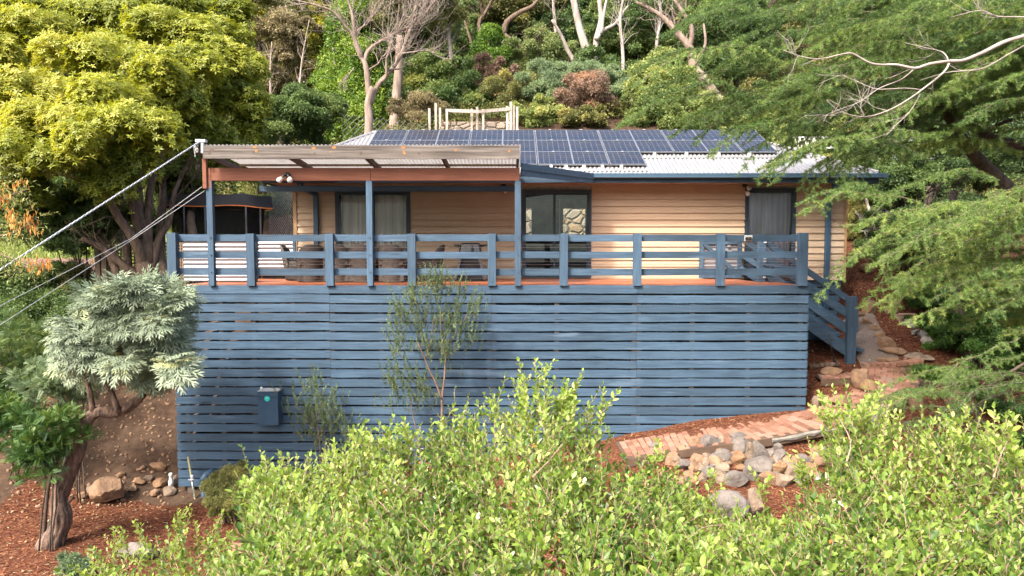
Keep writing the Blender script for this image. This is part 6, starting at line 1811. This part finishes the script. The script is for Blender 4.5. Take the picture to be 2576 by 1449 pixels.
# strap leaved plants at the right
for i, (px, py, Y_, lb) in enumerate(((2470,1000,12.8,'strap leaved clump beside the orange boulder'),(2540,1030,12.2,'strap leaved clump at the right edge below the dark shrub'),(2330,930,14.2,'strap leaved clump beside the white stones under the cedar'),(2560,1110,11.6,'strap leaved clump lowest at the right edge'),(2420,950,13.9,'strap leaved clump at the foot of the cedar trunks'))):
    b = ground(px, py+30); e = empty('strap_plant', b, lb, 'plant', 'strap leaved plants on the right bank'); F_ = Fol()
    n = 170; V0 = []; Q0 = []
    for k in range(5):
        u0, u1 = k/5, (k+1)/5
        f_ = lambda u: (np.array([.0, u*.75, .9*u-1.05*u*u+.25*u]))
        w0, w1 = .03*(1-u0**2), .03*(1-u1**2); b_ = len(V0); a0, a1 = f_(u0), f_(u1)
        V0 += [a0-[w0,0,0], a0+[w0,0,0], a1+[w1,0,0], a1-[w1,0,0]]; Q0.append((b_,b_+1,b_+2,b_+3))
    ang = rng.uniform(0,6.283,n); ax = np.stack([np.cos(ang), np.sin(ang), np.zeros(n)+rng.uniform(.0,.5,n)],1)
    pos = np.array(b)+np.stack([rng.normal(0,.1,n), rng.normal(0,.1,n), np.zeros(n)],1)
    sz = rng.uniform(.35,.75,n); F_.add(np.array(V0), np.array(Q0), pos, frames(ax, np.tile([0,0,1.0],(n,1)), sz, sz*1.1), tint_for(n,.5))
    F_.build('leaves', LM['strap'], e)

# ------------------------------------------------------------------ brick path
def rib(cl, w_):
    P = [ground(x, y) for x, y in cl]; Q = []
    n = len(P)
    for i in range(n-1):
        for u in np.linspace(0,1,8)[:-1]:
            a = P[max(i-1,0)]; b = P[i]; c = P[i+1]; d = P[min(i+2,n-1)]
            Q.append(.5*((2*b)+(c-a)*u+(2*a-5*b+4*c-d)*u*u+(3*b-a-3*c+d)*u**3))
    Q.append(P[-1]); return Q
def resample(Q, step):
    L_ = [0]; 
    for i in range(1, len(Q)): L_.append(L_[-1]+math.hypot(Q[i].x-Q[i-1].x, Q[i].y-Q[i-1].y))
    ss = np.arange(0, L_[-1], step); xs_ = np.interp(ss, L_, [q.x for q in Q]); ys_ = np.interp(ss, L_, [q.y for q in Q]); return xs_, ys_
def brickmat():
    m, t, b, N, L = newmat('old_red_bricks'); tn = tintnode(t)
    c = mix(t, (.165,.075,.045), (.30,.145,.095), ramp(t, tn, 0, .7)); c = mix(t, c, (.25,.17,.125), ramp(t, tn, .8, .95)); c = mix(t, c, (.14,.09,.06), ramp(t, noise(t, 7, 6), .5, .75, 0, .6))
    L(c, b.inputs['Base Color']); b.inputs['Roughness'].default_value = .9; bump(t, b, noise(t, 40, 5), .006); return m
BM = brickmat()
def bricks(cl, width, name, row=.112, blen=.225, off=.03):
    xs_, ys_ = resample(rib(cl, width), row)
    g = MB(); n = len(xs_)
    # smoothed height under the path
    zc = zt(xs_, ys_); k = np.ones(9)/9; zc = np.convolve(np.pad(zc, 4, 'edge'), k, 'valid')
    bed = []; 
    for i in range(n):
        a = max(0, i-2); b = min(n-1, i+2); t = Vector((xs_[b]-xs_[a], ys_[b]-ys_[a], 0)).normalized(); s_ = Vector((-t.y, t.x, 0)); bed.append((Vector((xs_[i], ys_[i], zc[i])), s_, t))
    for i in range(1, n-1):
        p, s_, t = bed[i]; tz = (bed[i+1][0].z-bed[i-1][0].z)/2
        o = -width/2+(blen/2 if i % 2 else 0)
        while o < width/2-.02:
            a, b = max(o, -width/2)+.005, min(o+blen, width/2)-.005; o += blen
            if b-a < .05: continue
            j = random.uniform(-.006,.006); jz = random.uniform(-.006,.007); hl = row/2-.005
            c0 = p+s_*a; c1 = p+s_*b; cz = off+jz
            vs = []
            for zz, ins in ((cz-.06, 0), (cz-.008, 0), (cz, .008)):
                for (q_, sg) in ((c0,-1),(c1,-1),(c1,1),(c0,1)):
                    e_ = s_*(ins if q_ is c0 else -ins); vs.append(q_+e_+t*sg*(hl-ins)+Vector((0,0,zz+sg*tz*.5))+t*j)
            fs = [(8,9,10,11)]
            for l in (0,4):
                for m_ in range(4): m2 = (m_+1)%4; fs.append((l+m_, l+m2, l+4+m2, l+4+m_))
            g.add(vs, fs)
    o = g.build(name, BM); tag(o, kind='structure')
    g = MB(); vs = []; fs = []
    for (p, s_, t) in bed: vs += [p-s_*(width/2+.03)+Vector((0,0,-.12)), p-s_*(width/2+.03)+Vector((0,0,.012)), p+s_*(width/2+.03)+Vector((0,0,.012)), p+s_*(width/2+.03)+Vector((0,0,-.12))]
    for i in range(len(bed)-1):
        for j in range(3): fs.append((4*i+j, 4*i+4+j, 4*i+5+j, 4*i+1+j))
    g.add(vs, fs, .5); o = g.build('path_bed', simple('sandy_path_joint', (.09,.055,.035), .95)); tag(o, kind='structure')
    return bed
bed = bricks([(1560,1142),(1645,1122),(1755,1105),(1850,1094),(1960,1076),(2060,1056),(2140,1028),(2200,995),(2232,962),(2238,935),(2236,916)], 1.05, 'brick_path')
bricks([(2150,943),(2100,946),(2045,952)], .75, 'brick_path')
bricks([(2330,952),(2300,955),(2275,958)], .5, 'brick_path')
# concrete haunch on the lower edge
g = MB(); pts = []
for (p, s_, t) in bed[22:43]: pts.append(p-s_*.545+Vector((0,random.uniform(-.01,.01),-.03+random.uniform(-.01,.01))))
g.tube(pts, [.042+random.uniform(-.012,.012) for _ in pts], 6); o = g.build('path_kerb', M['concrete']); tag(o, kind='structure')
# gravel path going up behind the stairs
Qg = rib([(2215,915),(2195,870),(2170,830),(2150,790)], 1); g = MB(); vs = []; fs = []
xs_, ys_ = resample(Qg, .15)
for i in range(len(xs_)):
    for k in range(7):
        o_ = -.5+k/6; x = xs_[i]+o_*1.0; vs.append((x, ys_[i]+o_*.15, z1(x, ys_[i]+o_*.15)+.03-.05*(abs(o_) > .45)))
for i in range(len(xs_)-1):
    for k in range(6): a = i*7+k; fs.append((a, a+1, a+8, a+7))
g.add(vs, fs, .5); gm = simple('grey_brown_gravel', (.22,.17,.14), .95, 0, .35, 60, .02, 90); o = g.build('gravel_path', gm, smooth=True); tag(o, kind='structure')
# brick step
a_ = ground(2178, 925); b_ = ground(2312, 915); e = empty('brick_step', a_, 'curved step of brown bricks on edge across the path', 'step')
for i in range(10):
    c = a_.lerp(b_, i/9); c.y -= .06*math.sin(math.pi*i/9); g = MB(); g.bar(c+Vector((0,-.1,.03)), c+Vector((0,.12,.035)), (b_-a_).length/10.4, .10); g.build('brick', BM, e, bevel=.015)

# ------------------------------------------------------------------ rocks
def ico(sub=2):
    import bmesh
    bm = bmesh.new(); bmesh.ops.create_icosphere(bm, subdivisions=sub, radius=1); V = np.array([v.co[:] for v in bm.verts]); Q = [tuple(v.index for v in f.verts) for f in bm.faces]; bm.free(); return V, Q
ICV, ICF = ico(3)
def rockmat(name, c1, c2, c3):
    m, t, b, N, L = newmat(name); n1 = noise(t, 5, 6); n2 = noise(t, 22, 5); tn = tintnode(t)
    c = mix(t, c1, c2, ramp(t, n1, .35, .65)); c = mix(t, c, c3, ramp(t, n2, .55, .72, 0, .7)); L(c, b.inputs['Base Color']); b.inputs['Roughness'].default_value = .92; bump(t, b, n2, .02); return m
RMs = {'grey': rockmat('grey_rock', (.095,.08,.07), (.18,.155,.135), (.06,.05,.043)), 'tan': rockmat('tan_rock', (.14,.10,.07), (.25,.185,.13), (.13,.085,.05)),
       'orange': rockmat('orange_rock', (.18,.10,.05), (.28,.17,.09), (.16,.085,.045)), 'brown': rockmat('brown_rock', (.16,.095,.055), (.28,.17,.10), (.08,.05,.035)), 'white': rockmat('pale_rock', (.17,.155,.135), (.28,.26,.235), (.15,.13,.11))}
def rock(px, py, wp, hp, tone, label=None, parent=None, name='rock', group=None, lift=0.0, seed=None):
    b = ground(px, py+hp*.5); s = b.y/F; rx, rz = wp*s/2, hp*s/2*1.05; ry = (rx+rz)/2*random.uniform(.8,1.1)
    r = np.random.RandomState(seed if seed is not None else random.randint(0,9999)); V = ICV.copy()
    for k in range(13):
        n_ = nrm(r.normal(size=3)); d_ = r.uniform(.52,.84); over = V@n_-d_; V = V-np.outer(np.clip(over,0,None), n_)
    V = V*(1+.03*r.normal(size=(len(V),1))*.5); a = r.uniform(0,6.28); ca, sa = math.cos(a), math.sin(a)
    V = V@np.array([[ca,-sa,0],[sa,ca,0],[0,0,1]]); V = V*np.array([rx,ry,rz])*(1.3 if name == 'stone' else 1.05)
    c = Vector((b.x, b.y+ry*.5, b.z+rz*.75+lift))
    g = MB(); g.add([tuple(v+np.array(c)) for v in V], ICF, r.rand()); o = g.build(name, RMs[tone], parent)
    if label: tag(o, label, 'rock', group)
    return o
D2 = lambda x, y: ((2400+x/2.862)/1.4907, (1450+y/2.862)/1.4907)
RB = random.Random(5)
e = empty('dry_stone_bank', ground(1880,1180), 'low dry stone bank of mixed brown and grey rocks below the brick path', 'stone bank')
for (x, y, w_, h_, tn_) in ((600,620,140,110,'brown'),(770,630,180,140,'grey'),(890,600,90,100,'tan'),(1060,560,160,90,'grey'),(960,650,100,90,'tan'),(1090,660,150,150,'grey'),(930,770,170,100,'grey'),(1070,770,120,120,'orange'),(880,700,110,70,'brown'),(1190,720,110,180,'tan'),(1300,730,160,200,'grey'),(1390,720,90,120,'grey'),(1500,760,130,120,'grey'),(1310,880,240,150,'grey'),(1180,920,130,150,'grey'),(1490,900,180,150,'orange'),(1650,920,170,150,'tan'),(1640,800,150,100,'brown'),(1830,890,140,140,'orange'),(1950,800,190,90,'brown'),(2070,790,80,80,'brown'),(2160,700,120,70,'tan'),(2210,790,200,150,'grey'),(2120,880,120,120,'brown'),(2230,910,90,120,'tan'),(640,790,130,110,'brown'),(710,820,80,90,'tan'),(830,820,130,110,'brown'),(720,750,70,60,'tan'),(580,850,100,90,'brown'),(680,900,110,70,'tan'),(1050,1000,180,130,'grey'),(900,980,90,60,'tan'),(1100,870,90,60,'orange'),(2250,660,100,80,'tan'),(1400,820,110,90,'orange'),(760,920,120,90,'grey'),(1760,800,140,90,'grey'),(470,700,120,100,'brown'),(480,840,130,110,'grey'),(360,780,120,110,'brown'),(1560,1020,160,110,'tan'),(1380,1010,160,100,'brown'),(1750,1010,150,100,'grey')):
    px, py = D2(x, y); rock(px, py, w_/4.266*1.22, h_/4.266*1.25, tn_, None, e, 'stone')
for a in ((265,1232,92,78,'brown','large flat faced boulder on the mulch left of the deck corner'),(1838,1285,110,95,'grey','large purplish grey boulder showing through the light green shrub'),(1905,1262,60,80,'tan','pale upright rock beside the purplish boulder'),
  (2437,1008,92,50,'orange','big flat orange boulder on the right mulch bank'),(2480,1125,60,45,'orange','orange brown rock half hidden by the right hand shrub'),(2058,1012,26,40,'tan','yellowish rock standing at the right end of the slats'),(2083,1006,30,22,'brown','small brown rock next to the yellowish one at the slats'),(2120,1010,60,34,'brown','long low rock edging the brick path near the slats'),
  (2188,975,42,38,'orange','orange rock at the inner bend of the brick path'),(2215,1050,60,60,'grey','tall grey rock at the outer edge of the brick path'),(2170,950,46,60,'brown','narrow brown rock inside the path bend'),(2095,935,70,26,'brown','flat brown slab under the stair foot'),
  (2470,1170,60,40,'brown','low brown rock beside the bottom right shrub'),(2060,790,60,30,'brown','brown rock under the stair treads'),(2310,1005,44,52,'brown','brown rock against the outside of the path bend'),(1650,1125,36,22,'grey','grey rock by the left end of the brick path'),
  (625,1385,120,34,'brown','dark slab below the concrete block'),(680,1385,60,40,'brown','dark rock right of the slab below the concrete block'),(340,1390,110,44,'grey','grey rock behind the small bottom left shrub')):
    rock(*a)
GE = 'brown edging rocks beside the gravel path'
for i, (px, py, w_, h_) in enumerate(((2164,792,26,18),(2183,810,34,22),(2203,828,30,20),(2218,843,30,24),(2236,863,50,36),(2250,886,70,20),(2238,905,60,16),(2262,772,44,26),(2245,782,36,26),(2190,770,50,42),(2155,652,46,24),(2186,675,40,28))):
    rock(px, py, w_, h_, 'brown' if i < 7 else 'orange' if i > 9 else 'brown', 'edging rock, %s counted up and back from the stair foot' % (ORD[i]), group=GE)
for i, (px, py, w_, h_) in enumerate(((2285,812,26,20),(2298,822,28,18),(2306,835,26,20),(2322,842,26,18),(2330,852,24,18),(2342,862,46,34),(2330,902,60,20),(2300,895,70,16))):
    rock(px, py, w_, h_, 'white' if i < 6 else 'tan', 'pale bed edging stone, %s from the planter downwards' % ORD[i], group='pale edging stones under the cedar')
GB = 'loose stones on the bare bank'
for i, (px, py, w_, h_) in enumerate(((345,1215,34,22),(370,1205,30,20),(330,1235,26,18),(400,1215,40,26),(420,1240,40,24),(355,1180,24,18),(300,1195,22,16),(230,1235,30,24),(205,1250,24,22),(395,1180,50,26),(440,1215,24,26),(385,1245,34,20))):
    rock(px, py, w_, h_, ('orange' if i % 3 == 0 else 'tan' if i % 3 == 1 else 'brown'), 'loose stone, %s in the scatter between boulder and slats' % ORD[i], group=GB)
F_ = Fol(); 
for k in range(520):
    px = rng.uniform(20, 432); py = rng.uniform(960, 1290); b = ground(px, py, 9, 22); s_ = rng.uniform(.012,.05); r_ = np.random.RandomState(k)
    F_.add(ICV[:42]*0+ICV[:42], np.array([f for f in ico(1)[1]]), np.array([b]), frames(rdir(1), rdir(1), [s_*.8], [s_]), np.array([rng.rand()]))
o = F_.build('pebbles', RMs['brown']); tag(o, 'small stones scattered over the bare left bank', 'pebbles', kind='stuff')
eb = [o for o in COL.objects if o.name == 'dry_stone_bank'][0]
for i in range(46):
    u = RB.random(); x = 1655+u*480; y = 1118+RB.random()*95+ (u-.5)**2*40
    rock(x, y, RB.uniform(20,38), RB.uniform(16,28), RB.choice(['grey','brown','tan','brown']), None, eb, 'stone')
# concrete block, planter, log, hose
b = ground(672, 1290); e = empty('concrete_block', b, 'round grey concrete slab beside the grey olive bush', 'concrete block'); g = MB(); g.lathe(b+Vector((0,.35,-.1)), [(.36,0),(.37,.1),(.365,.2),(.35,.27),(.33,.285)], 26); o = g.build('drum', M['concrete'], e)
b = ground(2280, 815); e = empty('planter_box', b, 'small pinkish stone planter box at the edge of the mulch bed', 'planter'); g = MB(); g.box((b.x-.16,b.y,b.z), (b.x+.16,b.y+.04,b.z+.2)); g.box((b.x-.16,b.y+.5,b.z), (b.x+.16,b.y+.54,b.z+.2)); g.box((b.x-.16,b.y+.04,b.z), (b.x-.12,b.y+.5,b.z+.2)); g.box((b.x+.12,b.y+.04,b.z), (b.x+.16,b.y+.5,b.z+.2)); g.box((b.x-.19,b.y-.03,b.z+.2), (b.x+.19,b.y+.03,b.z+.24)); g.build('box', simple('pink_stone', (.40,.25,.20), .9, 0, .2), e, bevel=.006)
a_ = ground(2036, 932); b_ = ground(2112, 924); g = MB(); g.tube([a_+Vector((0,0,.05)), a_.lerp(b_,.5)+Vector((0,.02,.06)), b_+Vector((0,0,.05))], [.06,.055,.05], 9); o = g.build('log', BK['furrow'], smooth=True); tag(o, 'weathered log lying beside the stair foot', 'log')
a_ = ground(2098, 915); g = MB(); g.tube([Pt(2085,842,14.4), Pt(2092,880,14.35), a_+Vector((0,0,.02))], .014, 8); g.lathe(a_+Vector((0,-.02,.0)), [(.03,0),(.03,.06),(.02,.08)], 10); o = g.build('conduit', M['black'], smooth=True); tag(o, 'dark conduit pipe dropping from the stair stringer to the ground', 'pipe')
# tank and junk seen through the cedar
Y_ = 21.5; c = Pt(2265, 385, Y_); e = empty('water_tank', (c.x, Y_, z1(c.x,Y_)), 'pale corrugated water tank glimpsed through the cedar', 'tank'); g = MB(); n = 48; vs = []; fs = []
zl = np.arange(z1(c.x,Y_)-.2, Pt(CX,318,Y_).z, .02)
for z in zl:
    r_ = 1.15+.012*math.sin(z*2*math.pi/.08)
    for k in range(n): t = 2*math.pi*k/n; vs.append((c.x+.6+r_*math.cos(t), Y_+.8+r_*math.sin(t), z))
for i in range(len(zl)-1):
    for k in range(n): k2 = (k+1)%n; fs.append((i*n+k, i*n+k2, (i+1)*n+k2, (i+1)*n+k))
g.add(vs, fs, .5); g.build('wall', M['roof'], e, smooth=True); g = MB(); g.lathe((c.x+.6,Y_+.8,zl[-1]), [(1.18,0),(1.15,.04),(.1,.25)], 32); g.build('lid', M['zinc'], e)
for px, py, Y_, rz_, lb in ((2196,560,19.8,.3,'crumpled white sheet in the junk pile beyond the house corner'),(2215,610,18.9,-.4,'lower silver grey sheet in the junk pile beyond the house corner')):
    c = Pt(px, py, Y_); g = MB(); vs = []; fs = []
    for i in range(7):
        for j in range(5): vs.append((c.x-.45+.15*i, c.y-.2+.12*j, c.z+.1*math.sin(i*1.3+j)+.06*random.uniform(-1,1)+.1*j))
    for i in range(6):
        for j in range(4): a = i*5+j; fs.append((a, a+5, a+6, a+1))
    g.add(vs, fs, .5); o = g.build('tarpaulin', M['concrete']); tag(o, lb, 'sheet')
g = MB(); g.bar(Pt(2178,500,19.5), Pt(2208,600,18.9), .06, .03); g.bar(Pt(2190,560,19.2), Pt(2225,590,18.8), .03, .03); o = g.build('plank', M['greypost']); tag(o, 'pale plank leaning in the junk pile beyond the house corner', 'plank')
Y_ = 21; g = MB(); 
for k in range(9): g.bar(Pt(2000+k*12,345,Y_), Pt(2006+k*12,372,Y_), .02, .02); g.bar(Pt(2012+k*12,345,Y_), Pt(2006+k*12,372,Y_), .02, .02)
g.bar(Pt(1995,345,Y_), Pt(2110,345,Y_), .03, .03); g.bar(Pt(1995,372,Y_), Pt(2110,372,Y_), .03, .03); x = Pt(2035,380,Y_).x; g.box((x-.02,Y_-.02,z1(x,Y_)-.1), (x+.02,Y_+.02,Pt(CX,372,Y_).z)); x = Pt(2100,380,Y_).x; g.box((x-.02,Y_-.02,z1(x,Y_)-.1), (x+.02,Y_+.02,Pt(CX,372,Y_).z))
o = g.build('trellis', M['white']); tag(o, 'white lattice trellis strip seen behind the roof hip', 'trellis')

# ------------------------------------------------------------------ mulch chips and fallen leaves
def scatter(n, xr, yr, test, size, mt, name, label, aspect=.4, lift=.006, tilt=.35, tmpl=None):
    X = rng.uniform(*xr, n); Y = rng.uniform(*yr, n); k = test(X, Y); X, Y = X[k], Y[k]; Z = zt(X, Y); N_ = len(X)
    a = rng.uniform(0,6.283,N_); ax = np.stack([np.cos(a), np.sin(a), rng.normal(0,tilt,N_)],1); nn = nrm(np.array([0,0,1.0])+rdir(N_)*tilt); s_ = size*rng.uniform(.5,1.5,N_)
    F_ = Fol(); F_.add(*(tmpl or (np.array([(-.5,-.5,0),(.5,-.5,0),(.4,.5,0),(-.4,.5,0)]), np.array([(0,1,2,3)]))), np.stack([X,Y,Z+lift+rng.uniform(0,.015,N_)],1), frames(ax, nn, s_, s_*aspect), rng.rand(N_))
    o = F_.build(name, mt); tag(o, label, name.replace('_',' '), kind='stuff'); return o
bx_ = np.array([p.x for p, s_, t in bed]); by_ = np.array([p.y for p, s_, t in bed])
def offpath(X, Y, d=.56): return np.min((X[:,None]-bx_)**2+(Y[:,None]-by_)**2, axis=1) > d*d
def mulched(X, Y): return (((X > 1.2)&((Y < 13.0)|(X > 5.9))) | ((X < 1.2)&(Y < 12.7)&(X > -9.2))) & offpath(X, Y)
cm = leafmat('mulch_chip', (.050,.016,.009), (.20,.072,.034), (.36,.20,.10), .0, .9, .1)
scatter(60000, (-9.2, 11.5), (9, 17.5), mulched, .05, cm, 'mulch', 'red brown bark mulch spread over the garden beds', .28)
lt = leafmat('fallen_leaf', (.30,.30,.16), (.50,.46,.28), (.45,.24,.10), .1, .8, .2)
scatter(420, (5.8, 11.5), (11.5, 17), lambda X, Y: X > 0, .07, lt, 'fallen_leaves', 'pale fallen leaves on the path and right bank', .35, .05, .3, LANCE)
scatter(500, (-11.5, -6), (9.5, 16), lambda X, Y: X < 0, .06, lt, 'leaf_litter', 'pale leaf litter on the left bank', .3, .02, .3, LANCE)
# ground cover on the hillside
F_ = Fol(); n = 8000
X = rng.uniform(-45, 45, n); Y = 25.5+rng.rand(n)**1.3*30; keep = (np.abs(X) < Y*.95+2) & ~((X > -3)&(X < .4)&(Y < 27.4)) & ((Y > 28)|(X < -3)|(X > 8)); X, Y = X[keep], Y[keep]; Z = zt(X, Y)
for i in range(len(X)):
    m_ = 34; r_ = rng.uniform(.4,1.0); dd = rdir(m_); dd[:,2] = abs(dd[:,2]); pos = np.array([X[i],Y[i],Z[i]])+dd*r_*np.array([1.2,1.2,.9])*rng.uniform(.6,1,(m_,1)); s_ = rng.uniform(.07,.14,m_)*Y[i]/30
    F_.add(*CL[i%4], pos, frames(nrm(dd+rdir(m_)*.8), nrm(dd+rdir(m_)*.7), s_, s_), np.clip(rng.uniform(.1,.8)+rng.normal(0,.15,m_),0,1))
o = F_.build('undergrowth', leafmat('undergrowth_leaves', (.05,.075,.022), (.21,.21,.06), (.30,.20,.09), .3)); tag(o, 'mixed undergrowth covering the hillside', 'undergrowth', kind='stuff')
# tall grass on the left clearing
F_ = Fol(); n = 16000; X = rng.uniform(-26, -9.5, n); Y = rng.uniform(20.5, 34, n); Z = zt(X, Y); ax = nrm(np.array([0,0,1.0])+rdir(n)*.4)
F_.add(*LANCE, np.stack([X,Y,Z],1), frames(ax, rdir(n), rng.uniform(.2,.5,n), np.full(n,.05)), tint_for(n,.5)); o = F_.build('grass', LM['lime']); tag(o, 'bright green long grass in the clearing at the left', 'grass', kind='stuff')
